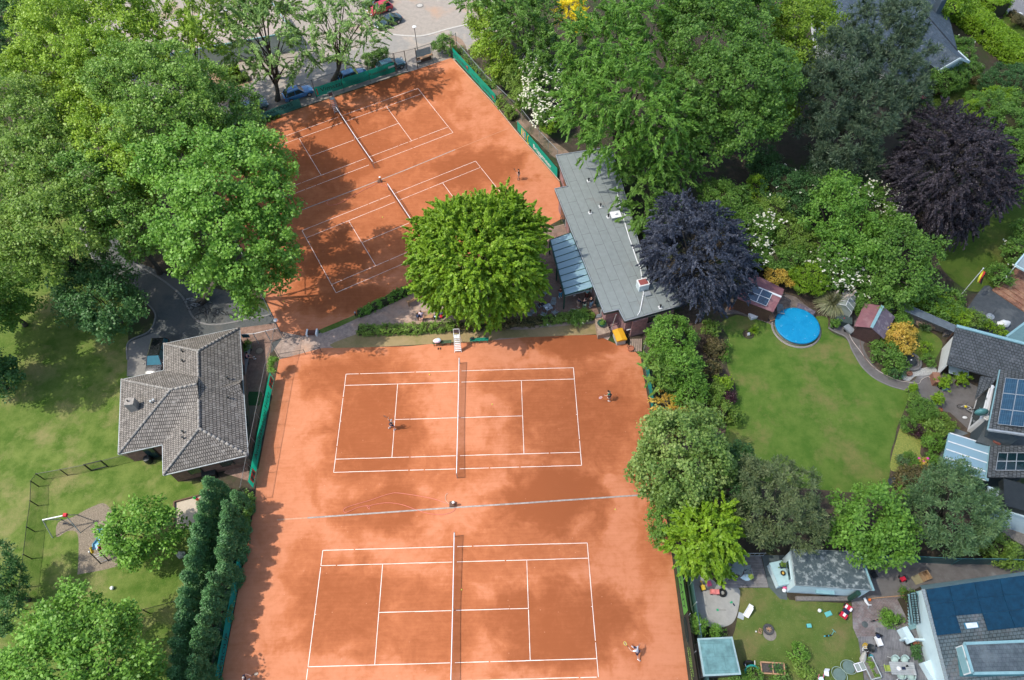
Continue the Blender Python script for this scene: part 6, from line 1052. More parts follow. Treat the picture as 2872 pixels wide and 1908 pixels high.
person('person in teal shirt under the corner of the glass canopy', P('3', 1290, 450), -.4, tealc, maroon, hb, dict(la=((.3, .15, 1.2), (.3, .35, 1.3))), 'short', 'long')
person('person in dark red jacket and bright blue trousers beside the canopy edge', P('3', 715, 430), .3, maroon, bluej, hb, dict(ra=((-.25, .1, 1.16), (-.12, .28, 1.0))), 'long', 'long')
# terrace furniture
chm = mat('grey_chair', (.24, .27, .27), (.2, .23, .23), rough=.6)
def armchair(p, rz, label, group='grey armchairs on the bar terrace', m=chm):
    t = thing('terrace_chair', label, 'chair', p, rz, group); m_ = MB()
    for k in range(5): m_.box((0, -.2+k*.1, .42), (.48, .085, .025))
    m_.build('seat', m, t); m_ = MB()
    for k in range(6): z = .5+k*.075; m_.box((0, -.27-k*.03, z), (.48, .03, .06))
    m_.build('backrest', m, t)
    for s in (-1, 1): MB().tube([(s*.27, .25, 0), (s*.27, .24, .62), (s*.27, -.3, .64)], .018, 6).build('armrest', galv, t); MB().bar((s*.25, -.38, 0), (s*.25, -.22, .5), .018, 6).build('leg', galv, t)
    return t
def sqtable(p, rz, label, m, w=.8, d=.8, h=.73, cat='table', group=None):
    t = thing('table', label, cat, p, rz, group); MB().box((0, 0, h-.03), (w, d, .03)).build('tabletop', m, t)
    for sx in (-1, 1):
        for sy in (-1, 1): MB().box((sx*(w/2-.06), sy*(d/2-.06), 0), (.05, .05, h-.03)).build('leg', galv, t)
    return t
tbl = P('3', 445, 720); sqtable(tbl, .5, 'square grey terrace table with cups and papers in front of the seated guest', mat('grey_table_top', (.33, .36, .37), (.27, .3, .31), rough=.5))
t = thing('papers', 'white papers and cups on the square grey table', 'papers', tbl+[0, 0, .73]); MB().box((-.2, -.1, .002), (.28, .2, .006), .4).box((.2, .2, .002), (.1, .1, .05)).build('sheets', whitec, t); MB().lathe([(.05, 0), (.05, .09)], (.05, -.25, 0), 8).build('cup', black, t)
for x, y, rz, l in ((560, 600, 2.9, 'grey armchair behind the square table'), (590, 810, .6, 'grey armchair at the lower right of the square table'), (350, 850, -.4, 'grey armchair at the lower left of the square table'), (390, 370, -.9, 'grey armchair half under the lime tree next to the canopy'), (410, 230, -.9, 'grey armchair farthest under the lime tree beside the canopy'), (40, 850, -.2, 'grey armchair at the edge of the lime tree crown left of the others'), (130, 790, .3, 'grey armchair left of the seated guest')): armchair(P('3', x, y), rz, l)
ac = P('3', 270, 660); armchair(ac, -1.1, 'grey armchair with the seated guest'); person('guest in dark jacket sitting at the square terrace table', [ac[0], ac[1], 0], -1.1, blackc, navy, hb, S_(), 'long', 'long')
for x, y, l in ((795, 850, 'left of two small white bowls on the terrace edge'), (868, 842, 'right of two small white bowls on the terrace edge')): q = thing('water_bowl', l, 'bowl', P('3', x, y)); MB().lathe([(.14, 0), (.2, .02), (.22, .14), (.19, .14), (.16, .04), (.02, .03)], n=16).build('bowl', white, q)
o8 = P('3', 1020, 850); t = thing('planter', 'octagonal stone planter with green plants on the terrace edge', 'planter', o8); MB().lathe([(.75, 0), (.78, .5), (.66, .5), (.64, .4)], n=8).build('basin', stone, t); V_b, tt_ = leafquads(RNG.normal(size=(60, 3))*[.28, .28, .06]+[0, 0, .5], np.tile([0, 0, 1.], (60, 1)), np.full(60, .15), RNG.random(60), 14, .16, .5); quads('foliage', V_b, tt_, LM['mid'], t)
for x, y, l, m in ((600, 950, 'table with white napkins under the lower end of the glass canopy', greenmetal), (520, 820, 'table with a white paper under the middle of the glass canopy', greenmetal)):
    q = P('g', x+20, y+30); sqtable(q, .4, l, m, .9, .9); tag(MB().box((q[0]-.1, q[1]+.1, .74), (.25, .25, .004), .3).build('napkin', whitec), 'white napkin on the '+l.split(' under')[0]+(' at the lower end' if y > 900 else ' at the middle'), 'napkin')
person('guest in white shirt sitting under the lower end of the glass canopy', P('g', 655, 1010), 2.0, whitec, khaki, hb, S_()); person('guest in pale blue shirt sitting under the outer corner of the glass canopy', P('g', 585, 1030), -.6, paleb, navy, hk, S_())
# yellow covered box, planter wall, steps, spades, hose at the clubhouse end
yb = [P('3', x, y, .95) for x, y in ((1865, 1150), (2080, 1095), (2190, 1350), (1965, 1395))]; yc = mid(yb)*[1, 1, 0]; t = thing('roller_box', 'pale box with a bright yellow cover at the end of the clubhouse', 'box', yc)
MB().prism(ccw(inset(yb, .08)), 0, .8).build('box', mat('pale_grey_box', (.4, .4, .36), (.33, .33, .3)), t, world=True)
yz = mid(yb)+[0, 0, .2]; rdg = [(yb[0]+yb[1])/2+[0, 0, .12], (yb[2]+yb[3])/2+[0, 0, .12]]; m_ = MB(); m_.face([yb[0], yb[3], rdg[1], rdg[0]]); m_.face([yb[1], rdg[0], rdg[1], yb[2]]); m_.face([yb[3], yb[2], rdg[1]]); m_.face([yb[1], yb[0], rdg[0]])
for i in range(4): a, b = yb[i], yb[(i+1) % 4]; m_.face([a, b, b-[0, 0, .16], a-[0, 0, .16]])
m_.build('cover', mat('yellow_tarpaulin', (.62, .33, .02), (.56, .28, .015), scale=1.5, rough=.5), t, world=True)
pw = [P('3', x, y, .75) for x, y in ((1480, 900), (1690, 850), (1820, 1190), (1550, 1260))]; t = thing('raised_bed_wall', 'low sandstone terrace wall with a potted plant at the end of the clubhouse', 'wall', mid(pw)*[1, 1, 0]); MB().prism(ccw(pw), 0, .75).build('wall', brick('sandstone_blocks', (.36, .27, .2), (.3, .22, .16), (.2, .15, .11), .5, .25, .012), t, world=True, uv=True)
pt_ = P('3', 1620, 1030, .75); t = thing('plant_pot', 'round green planted bowl on the low sandstone wall', 'plant pot', pt_); MB().lathe([(.3, 0), (.48, .35), (.42, .35)], n=16).build('pot', greenmetal, t); V_b, tt_ = leafquads(RNG.normal(size=(40, 3))*[.17, .17, .05]+[0, 0, .42], np.tile([0, 0, 1.], (40, 1)), np.full(40, .1), RNG.random(40), 12, .12, .5); quads('foliage', V_b, tt_, LM['mid'], t)
sp_ = P('3', 1800, 1010); t = thing('brick_steps', 'reddish brick steps between the sandstone wall and the clubhouse', 'steps', sp_); 
for k in range(4): MB().box((.1+k*.12, .9-k*.5, 0), (1.5, .5, .6-.15*k), .35).build('step', pinkw, t, uv=True)
t = thing('flag_mast', 'tall thin grey pole leaning by the clubhouse steps', 'pole', P('3', 1805, 1225)); MB().bar((0, 0, 0), (.35, .15, 3.3), .045, 8).build('pole', galv, t)
q = P('3', 1555, 900, .75); t = thing('folded_furniture', 'stack of folded pale garden chairs on the terrace by the clubhouse corner', 'furniture', q-[0, 0, .75]+[0, .35, 0]); 
for k in range(4): MB().box((.05*k, .1*k-.2, 0), (.55, .05, 1.0), .1).build('folded_chair', chm if k % 2 else galv, t)
t = thing('wooden_pallet', 'worn wooden pallet on the clay by the mauve clubhouse wall', 'pallet', at0('g', 1130, 1445)); 
for k in range(6): MB().box((-.55+.22*k, 0, .02), (.16, 1.6, .1), -.15).build('board', mat('faded_pallet', (.34, .26, .2), (.26, .2, .16)), t)
t = thing('round_trough', 'round terracotta tub at the corner of the lower clay court', 'tub', at0('g', 1087, 1478)); MB().lathe([(.3, 0), (.34, .32), (.28, .32), (.26, .22)], n=16).build('tub', terracotta, t)
hose('dark hose hanging down to the round terracotta tub', [P('g', 1070, 1390), P('g', 1085, 1420), P('g', 1062, 1450), P('g', 1070, 1475)], .02, black)
# mauve lean-to wall in front of the clubhouse end
t = thing('mauve_wall', 'mauve wall panel under the end of the flat roof', 'wall', P('g', 1120, 1400)); MB().box((.35, .75, 0), (1.7, .18, 2.75), .28).build('wall', pinkw, t, uv=True)
# bollard, bin and lamp
t = thing('bollard_light', 'short dark bollard light at the end of the clipped hedge', 'lamp', P('f', 880, 1200)); MB().bar((0, 0, 0), (0, 0, .6), .07, 10).build('post', dark, t); MB().lathe([(.09, .6), (.09, .72), (.02, .76)], n=12).build('lamp_head', galv, t)
t = thing('street_lamp', 'street lamp with a white round head beside the car park lane', 'street lamp', P('1', 1105, 1095)); MB().bar((0, 0, 0), (0, 0, 3.55), .055, 8, .04).build('post', dark, t); MB().lathe([(.05, 3.5), (.28, 3.62), (.3, 3.72), (.12, 3.82), (.02, 3.84)], n=16).build('lamp_head', white, t)
t = thing('litter_bin', 'brown wooden bin in the bushes beside the trodden path', 'bin', P('b', 2025, 650)); MB().box((0, 0, 0), (.8, .8, 1.1)).build('body', darkwood, t); MB().box((0, 0, 1.1), (.9, .9, .06)).build('lid', mat('brown_lid', (.18, .11, .08)), t)
t = thing('manhole_cover', 'round manhole cover in a paved ring on the car park', 'manhole', [*P('b', 1408, 48)[:2], .03]); MB().lathe([(.62, 0), (.62, .02), (.45, .02)], n=24).build('ring', mat('manhole_ring', (.2, .19, .17)), t); MB().lathe([(.44, 0), (.44, .03)], n=24).build('lid', mat('manhole_lid', (.42, .4, .36)), t)
t = thing('manhole_cover', 'round manhole cover in the paving beside the brick building', 'manhole', [*P('5', 690, 820)[:2], .03]); MB().lathe([(.5, 0), (.5, .02), (.36, .02)], n=24).build('ring', mat('brown_ring', (.16, .12, .09)), t); MB().lathe([(.35, 0), (.35, .03)], n=24).build('lid', mat('tan_lid', (.3, .23, .17)), t)
o = MB().box((0, 0, .0), (1.45, 1.6, .02), -.05).build('door_mat', mat('green_mat', (.02, .075, .025), (.03, .09, .03), scale=9)); q = P('i', 2105, 645); o.location = (q[0], q[1], .03); tag(o, 'square green mat with pale edge on the paving by the brick building', 'mat')
t = thing('long_bench', 'long grey bench along the east wall of the brick building', 'bench', P('i', 2030, 420)); MB().box((0, 0, .4), (.55, 6.2, .06), .03).build('seat', mat('grey_bench', (.3, .29, .27), (.25, .24, .23)), t)
for k in range(4): MB().box((0, -2.6+k*1.75, 0), (.45, .12, .4)).build('leg', dark, t)
T('pot_plants', 'potted plants at the corner of the brick building beside the gate', 'shrub', [(571, 795, .6, 9), (562, 806, .5, 8)], 'fine', LM['mid'])
t = thing('bin_lid_box', 'dark barrel standing against the south wall of the brick building', 'barrel', P('i', 1240, 1165)); MB().lathe([(.32, 0), (.36, .4), (.32, .8), (.1, .84)], n=14).build('barrel', dark, t)
t = thing('garden_box', 'dark grey box against the lower south wall of the brick building', 'box', P('i', 1745, 1290)); MB().box((0, .1, 0), (1.25, .6, .7), .2).build('box', black, t); MB().box((0, .1, .7), (1.3, .66, .05), .2).build('lid', dark, t)
# ---------------------------------------------------------------- fences and banners
wire = meshy('chain_link', (.1, .12, .11), .86); wiregreen = meshy('green_wire', (.02, .06, .03), .72)
def fence(name, label, pts, h, postm, meshm, gap=2.5, pr_=.035, rail=True, z0=0.0, cat='fence', railm=None):
    pts = [np.array([p[0], p[1], 0.0]) for p in pts]; t = thing(name, label, cat, pts[0]); m_ = MB(); rl = MB()
    for i in range(len(pts)-1):
        a, b = pts[i], pts[i+1]; n = max(1, round(np.linalg.norm(b-a)/gap)); m_.face([a+[0, 0, z0], b+[0, 0, z0], b+[0, 0, h], a+[0, 0, h]]); rl.bar(a+[0, 0, h], b+[0, 0, h], .025, 5)
        for k in range(n+(i == len(pts)-2)): q = a+(b-a)*k/n; MB().bar(q, q+[0, 0, h+.06], pr_, 6).build('post', postm, t, world=True)
    m_.build('mesh_panel', meshm, t, world=True)
    if rail: rl.build('top_rail', railm or postm, t, world=True)
    return t
def banner(name, label, a, b, z0, z1, m, face, lets=(), extra=None, lean=0.0):
    # a -> b is the reading direction; face = side the lettering looks to
    a, b = np.array([*a[:2], 0.]), np.array([*b[:2], 0.]); t = thing(name, label, 'banner', mid([a, b])); d = (b-a)/np.linalg.norm(b-a); L_ = np.linalg.norm(b-a); n = np.array([d[1], -d[0], 0]); n = n if n@np.array([*face, 0]) > 0 else -n
    k = max(4, int(L_/.8)); m_ = MB(); vs = []
    for i in range(k+1):
        p = a+d*L_*i/k; w = .04*math.sin(i*1.9)+.03*math.sin(i*4.3+1); sag = -.05*abs(math.sin(i*PI/3.1))
        vs += [p+n*(w*.6)+[0, 0, z0+.04*math.sin(i*2.3)], p+n*w+[0, 0, (z0+z1)/2], p+n*(.03+w*.3)-n*lean+[0, 0, z1+sag]]
    m_.add(vs, [(3*i+j, 3*i+3+j, 3*i+4+j, 3*i+1+j) for i in range(k) for j in (0, 1)]); m_.build('cloth', m, t, world=True)
    for txt, s, zc, size, mm, sq in lets: letters(t, txt, a+d*L_*s+n*.1+[0, 0, zc], d, (0, 0, 1), size, mm, .02, squeeze=sq)
    def rect(nm, s, zc, w, h, mm, o_=.09):
        c = a+d*L_*s+n*o_+[0, 0, zc]; MB().add([c-d*w/2-[0, 0, h/2], c+d*w/2-[0, 0, h/2], c+d*w/2+[0, 0, h/2], c-d*w/2+[0, 0, h/2]], [(0, 1, 2, 3)]).build(nm, mm, t, world=True)
    if extra: extra(t, rect, a, d, n, L_)
    return t
grn = clothmat('green_banner', (.01, .48, .31), (.01, .42, .27)); dgrn = clothmat('dim_green_banner', (.05, .19, .155), (.04, .16, .13)); tealb = clothmat('teal_banner', (.01, .4, .34), (.01, .35, .3)); limeb = clothmat('light_green_banner', (.2, .58, .12), (.18, .52, .1)); dkb = clothmat('dark_grey_banner', (.07, .08, .075), (.05, .06, .055)); inkm = mat('dark_ink', (.01, .03, .03)); inkg = mat('grey_ink', (.03, .06, .055)); redl = mat('red_logo', (.55, .06, .04)); yel = mat('yellow_ink', (.7, .55, .04)); whi = mat('white_ink', (.75, .78, .76)); blue = mat('blue_ink', (.02, .16, .45)); lgr = mat('lime_ink', (.3, .55, .1))
# left tall fence of the court with the serving player
fA, fB = P('5', 1210, 535), P('5', 1140, 975); lx = -19.38
fence('tall_fence', 'tall wire fence with grey posts behind the long lawyer banner', [fA, fB, (lx, 4.8), (lx, -8.0)], 3.0, mat('dull_post', (.13, .135, .13), rough=.6), wire, 2.6, .025)
def hlogo(t, rect, a, d, n, L_):
    for s in (.075, .93):
        rect('logo', s, .95, 1.15, 1.0, redl)
        for ds in (-.025, .025): rect('logo_bar', s+ds, .95, .22, .8, dgrn, .11)
        rect('logo_bar', s, .95, .5, .22, dgrn, .115)
banner('advert_banner', 'long green banner of a law office with red square logos on the left court fence', (lx+.07, -6.9), (lx+.07, 5.0), .15, 1.75, grn, (1, 0), [('Anwaltskanzlei Hirtz', .52, 1.15, .95, inkm, .92), ('Rechtsanwalt  Fachanwalt  Notar', .52, .6, .28, inkg, 1.0)], hlogo)
fence('tall_fence', 'tall wire fence behind the thuja hedge of the lowest court', [(lx+.1, -8.4), (lx+.2, -34)], 2.0, MC['dull_post'], wire, 3, .025, rail=False)
banner('advert_banner', 'half shaded green banner ending in GROUP beside the thuja hedge', (lx+.5, -32), (lx+.35, -13.2), .1, 1.5, tealb, (1, 0), [('BAU GROUP', .52, .85, .8, inkm, 1.0)])
# top fence
tA, tB = P('b', -60, 1085), P('b', 1670, 480); tU = (tB-tA)/np.linalg.norm(tB-tA); topl = P('b', 440, 905)
def circ(t, rect, a, d, n, L_):
    c = a+d*L_*.2+n*.09+[0, 0, .8]; m_ = MB(); m_.face([c+d*.72*math.cos(q)+np.array([0, 0, .62*math.sin(q)]) for q in np.linspace(0, 2*PI, 25)[:-1]]); m_.build('logo', inkg, t, world=True)
    for k in range(6): rect('logo_stripe', .2, .42+.15*k, 1.15-.08*abs(k-2.5), .03, dgrn, .11)
banner('advert_banner', 'dim grey green PASTOORS banner with a round striped logo on the top court fence', P('b', -60, 1083), P('b', 432, 890), .1, 1.55, dgrn, -V1, [('PASTOORS', .66, 1.1, .72, inkm, 1.05), ('Gartenbau', .84, .5, .22, inkm, 1.0)], circ)
def stripe(t, rect, a, d, n, L_): rect('stripe', .025, 1.0, .16, 1.0, redl); rect('corner_patch', .965, 1.15, 1.1, .28, whi)
banner('advert_banner', 'wide green banner with dark lettering behind the silver umpire chair', P('b', 555, 812), P('b', 1207, 600), .15, 1.75, clothmat('deep_green_banner', (.008, .3, .19), (.006, .25, .16)), -V1, [('Vimazzi', .2, 1.05, .95, inkm, 1.1), ('Ristorante', .78, 1.0, .6, mat('brown_ink', (.12, .06, .04)), 1.0), ('Pizzeria  Eiscafe', .5, .6, .2, inkg, 1.0)], stripe)
fence('court_fence', 'wire fence with thin dark posts along the top edge of the upper court', [P('b', -60, 1100), P('b', 560, 828), P('b', 1212, 606)], 3.2, dark, wire, 4.2, .03)
fence('court_gate', 'wire gate with brown posts at the top of the upper court', [P('b', 1220, 607), P('b', 1305, 588), P('b', 1393, 566)], 3.2, mat('brown_post', (.12, .1, .08)), wire, 6, .06)
fence('court_fence', 'wire fence with dark posts around the top right corner of the court', [P('b', 1393, 566), P('b', 1520, 525), P('b', 1672, 478), P('b', 1720, 440)], 3.2, greenmetal, wire, 3.4, .04)
banner('notice_board', 'pale blue board hanging on the fence beside the gate of the upper court', P('b', 1390, 545), P('b', 1510, 510), 1.3, 2.5, mat('pale_blue_board', (.36, .5, .52), (.3, .43, .45)), -V1)
t = thing('court_ramp', 'reddish board table behind the pale blue board', 'table', P('b', 1450, 525)); MB().box((0, .5, .7), (2.6, .6, .05), A1).build('tabletop', wood, t); MB().box((0, .5, 0), (2.2, .1, .7), A1).build('stand', darkwood, t)
t = thing('net_roller_cart', 'small white wheeled cart inside the court gate', 'cart', P('1', 1140, 1420)); MB().box((0, .3, .3), (.5, .4, .45), .4).build('bin', white, t); MB().bar((0, .3, .1), (.1, -.1, .9), .02, 5).build('handle', galv, t); MB().lathe([(.12, 0), (.12, .06)], (-.15, .3, .06), 10).build('wheel', black, t)
# right side fence of the upper courts
rA, rB, rC, rD = P('b', 1688, 483), P('b', 2038, 868), P('c', 153, 1090), P('c', 478, 1480)
nU = np.array([-U1[0], -U1[1]])
def rdot(t, rect, a, d, n, L_): rect('logo', .36, 1.2, .42, .42, redl); rect('logo', .95, .9, .42, .42, redl)
banner('advert_banner', 'bright green double banner at the top right corner of the upper court', rA, rB, .2, 1.8, clothmat('bright_green_banner', (.006, .5, .34), (.006, .44, .29)), nU, [('TECKLENBURG', .2, .95, .75, inkg, .9), ('Garten Pflege', .55, .95, .45, inkg, .9), ('LUXATION', .83, .9, .7, inkg, .9)], rdot)
def elogo(t, rect, a, d, n, L_):
    rect('logo', .17, .95, 1.15, 1.2, yel); rect('logo_field', .17, .95, .95, 1.0, blue, .1); rect('logo_letter', .135, .95, .18, .8, yel, .11)
    for z in (.63, .95, 1.27): rect('logo_letter', .175, z, .5, .16, yel, .112)
    c = a+d*L_*.285+n*.1+[0, 0, .95]; m_ = MB(); m_.tube([c+d*(.22-.3*math.sin(q))+np.array([0, 0, .65*math.cos(q)]) for q in np.linspace(0, PI, 9)], .06, 5); m_.build('logo_arc', yel, t, world=True)
banner('advert_banner', 'green banner with a yellow and blue E logo beside the clubhouse', rC, rD, .2, 1.8, MC['bright_green_banner'], nU, [('Brüggemeier', .65, .95, .95, whi, .95)], elogo)
fence('path_fence', 'low wire fence along the trodden path behind the green banners', [P('b', 1720, 440), P('b', 1960, 720), P('b', 2250, 1000), P('c', 330, 1180), P('c', 480, 1340)], 1.9, galv, wire, 2.6, .025)
fence('court_fence', 'dark railing at the clubhouse end of the shaded upper court', [P('g', 505, 430), P('g', 560, 380)], 1.0, dark, wire, 1.2, .025)
# right side of the lower courts
banner('advert_banner', 'teal banner between the cherry laurel and the linden', (19.35, 5.9), (19.35, .2), .1, 1.9, tealb, (-1, 0), [('WMZ', .36, .9, .8, inkg, 1.0), ('elektro', .78, .8, .6, inkg, 1.0)])
def oval(t, rect, a, d, n, L_):
    c = a+d*L_*.22+n*.1+[0, 0, .65]; m_ = MB(); m_.tube([c+d*1.0*math.cos(q)+np.array([0, 0, .42*math.sin(q)]) for q in np.linspace(0, 2*PI, 22)[:-1]], .03, 4, closed=True); m_.build('logo', inkm, t, world=True)
banner('advert_banner', 'light green COMPANY banner on the lower court fence', (19.45, -14.4), (19.45, -19.4), .1, 1.95, limeb, (-1, 0), [('COMPANY', .42, 1.25, 1.05, inkm, 1.05), ('events & catering', .45, .35, .3, inkg, 1.0)])
banner('advert_banner', 'dark grey banner with an oval logo and green lettering on the lower court fence', (19.45, -19.5), (19.4, -24.6), .1, 1.95, dkb, (-1, 0), [('IMMOBILIEN', .72, .98, .4, lgr, 1.0), ('HAUS', .72, .62, .26, lgr, 1.0), ('VERWALTUNG', .74, .3, .4, lgr, 1.0), ('BERATUNG', .22, .65, .28, inkm, 1.0)], oval)
fence('court_fence', 'wire fence carrying the light green and dark grey banners', [(19.5, 7.5), (19.52, -14), (19.5, -34)], 2.2, galv, wire, 3, .03, rail=False)
t = thing('privacy_fence', 'dark teal board fence behind the COMPANY banner', 'fence', (20.3, -20, 0)); ft = mat('dark_teal_boards', (.035, .085, .09), (.05, .11, .115), scale=2)
for i in range(7): MB().box((0, 3.9-i*1.75, .05), (.04, 1.68, 1.55)).build('panel', ft, t); MB().box((.02, 4.78-i*1.75, 0), (.09, .09, 1.75)).build('post', galv, t)
# gate by the brick building, low barriers
fence('steel_gate', 'grey steel mesh gate between the brick building and the upper court', [P('5', 275, 672), P('5', 670, 655), P('5', 930, 596), P('5', 1205, 528)], 1.85, galv, wire, 3, .045, railm=white)
t = thing('gate_sign', 'small dark sign hanging in the steel mesh gate', 'sign', P('5', 480, 655)); MB().box((0, 0, 1.15), (.75, .05, .55), .03).build('board', tealtrim if False else mat('dark_teal_sign', (.02, .1, .12)), t); MB().box((0, .03, 0), (.05, .05, 1.2)).build('post', galv, t)
for l, pts in (('low wire barrier in front of the tall fence by the terrace path', [P('5', 1145, 985), P('5', 1700, 890)]), ('short low wire barrier beside the dry grass corner', [P('5', 1860, 905), P('5', 2050, 840)]), ('low wire barrier at the corner of the upper court', [P('5', 1235, 500), P('5', 1605, 505)])): fence('low_barrier', l, pts, .85, mat('brown_post', (.12, .1, .08)), wire, 2.5, .03)
ulf = [P('f', 250, 1330), np.array([*c1(-19.25, -16), 0]), np.array([*c1(-19.25, 10), 0])]; fence('tall_fence', 'tall wire fence under the tall maple along the left end of the upper courts', ulf, 3.0, galv, wire, 3, .03)
banner('advert_banner', 'narrow yellow and red banner on the fence under the tall maple', P('6', 2105, 690), P('6', 1990, 420), .9, 1.7, clothmat('yellow_banner', (.55, .55, .05), (.5, .48, .04)), (1, 0), (), lambda t, rect, a, d, n, L_: rect('red_end', .06, 1.3, .4, .7, redl))
t = thing('floodlight', 'round white lamp head on the corner post of the tall fence', 'lamp', fA); MB().bar((0, 0, 2.9), (.1, .05, 3.2), .03, 6).build('bracket', galv, t); MB().sph((.12, .06, 3.25), (.22, .22, .16), 10, 6).build('lamp_head', white, t)
# playground fence and toys
fp = [P('i', 1110, 1152), P('i', 893, 1207), P('i', 757, 1240), P('i', 560, 1278), P('i', 365, 1312), P('i', 322, 1372), P('m', 318, 122), P('m', 290, 335), P('m', 265, 560), P('m', 235, 795), P('m', 215, 980)]
fence('playground_fence', 'low green wire fence with black posts around the playground', fp, 1.35, black, wiregreen, 40, .05)
fence('playground_fence', 'low wire fence with black posts at the lower end of the playground', [P('m', 1495, 945), P('m', 1240, 1012), P('m', 1030, 1078), P('m', 800, 1150)], 1.4, black, wiregreen, 40, .05)
m_ = MB(); q0, q1 = P('i', 893, 1207), P('i', 757, 1240)
for z in (.08, 1.4): m_.beam(q0+[0, 0, z], q1+[0, 0, z], .07, .07)
for q in (q0, q1): m_.beam(q, q+[0, 0, 1.45], .1, .1)
tag(m_.build('playground_gate', black), 'black square gate frame in the low playground fence', 'gate')
TL_, TR_ = P('m', 352, 238, 2.3), P('m', 540, 198, 2.3); t = thing('swing', 'metal swing frame with a red end cap on the bark chips', 'swing', mid([TL_, TR_])*[1, 1, 0]); MB().bar(TL_, TR_, .06, 8).build('top_beam', white, t, world=True); MB().box(TR_-[0, 0, .14], (.3, .3, .28)).build('end_cap', redm, t, world=True)
for tp_, ft_ in ((TL_, P('m', 435, 385)), (TR_, P('m', 665, 345))):
    bk = 2*np.array([*tp_[:2], 0])-ft_; bk[2] = 0
    for f_ in (ft_, bk): MB().bar(tp_, f_, .045, 8).build('leg', galv, t, world=True)
mb_ = (TL_+TR_)/2; 
for dx in (-.22, .22): MB().bar(mb_+[dx, 0, 0], mb_+[dx, .1, -1.85], .012, 4).build('chain', galv, t, world=True)
MB().box(mb_+[0, .1, -1.9], (.5, .2, .05)).build('seat', black, t, world=True)
s0, s1 = P('m', 800, 470, 1.35), P('m', 845, 335, .15); t = thing('slide', 'small blue slide with a red and yellow ladder tower on the bark chips', 'slide', mid([s0, s1])*[1, 1, 0]); d_ = (s1-s0); d_[2] = 0; d_ /= np.linalg.norm(d_); n_ = np.array([-d_[1], d_[0], 0])
pth = [s0-d_*.1, s0+d_*.4, s0*.5+s1*.5+[0, 0, -.08], s1-d_*.1, s1+d_*.35]; m_ = MB()
for i in range(4):
    a, b = pth[i], pth[i+1]; m_.face([a-n_*.25, a+n_*.25, b+n_*.25, b-n_*.25])
    for s in (-1, 1): m_.beam(a+n_*.27*s+[0, 0, .09], b+n_*.27*s+[0, 0, .09], .04, .2)
m_.build('chute', mat('blue_chute', (.08, .32, .45), (.3, .5, .6), scale=1.5, rough=.3), t, world=True)
for s, m in ((-1, redm), (1, yel)):
    MB().beam(s0+n_*.32*s-d_*.4+[0, 0, .05], s0+n_*.32*s+d_*.1+[0, 0, .35], .05, .5).build('side_panel', m, t, world=True); q = s0+n_*.34*s-d_*.45; MB().beam([q[0], q[1], 0]-d_*.5, q+[0, 0, .6], .07, .07).build('ladder_post', dark, t, world=True); MB().sph(q+[0, 0, .66], .08, 8, 5).build('knob', white, t, world=True)
for k in range(5): z = .2+.26*k; q = s0-d_*(.48+.45*(1-z/1.35)); MB().bar([*(q-n_*.3)[:2], z], [*(q+n_*.3)[:2], z], .025, 6).build('rung', galv, t, world=True)
o = MB().sph((0, 0, 0), .17, 16, 10).build('football', white, smooth=True); q = P('m', 935, 805); o.location = (q[0], q[1], .19); tag(o, 'white ball on the grass below the bark chips', 'ball')
o = MB().sph((0, 0, 0), (.42, .34, .22), 12, 8, lambda d: 1+.12*math.sin(d[0]*6+d[1]*5)).build('boulder', mat('pale_boulder', (.42, .4, .35), (.3, .29, .25), scale=6)); q = P('m', 1500, 530); o.location = (q[0], q[1], .1); tag(o, 'pale boulder in the shade of the play tree', 'rock')
for x, y, m, l in ((1640, 75, redm, 'red bucket in the corner of the playground sandpit'), (1615, 62, mat('toy_green', (.05, .55, .12)), 'green sand mould in the playground sandpit'), (1660, 80, maroon, 'dark red toy in the playground sandpit')): q = P('m', x, y); o = MB().lathe([(.1, 0), (.13, .2), (.1, .2), (.09, .04)], n=10).build('sand_toy', m); o.location = (q[0], q[1], .05); tag(o, l, 'toy')
for a, b in (((1445, 92), (1720, 20)), ((1445, 92), (1445, 315))): tag(MB().beam(P('m', *a)+[0, 0, .1], P('m', *b)+[0, 0, .1], .12, .2).build('sandpit_board', darkwood), 'wooden edge board of the playground sandpit, '+('upper side' if b[0] > 1500 else 'outer side by the tree'), 'board')
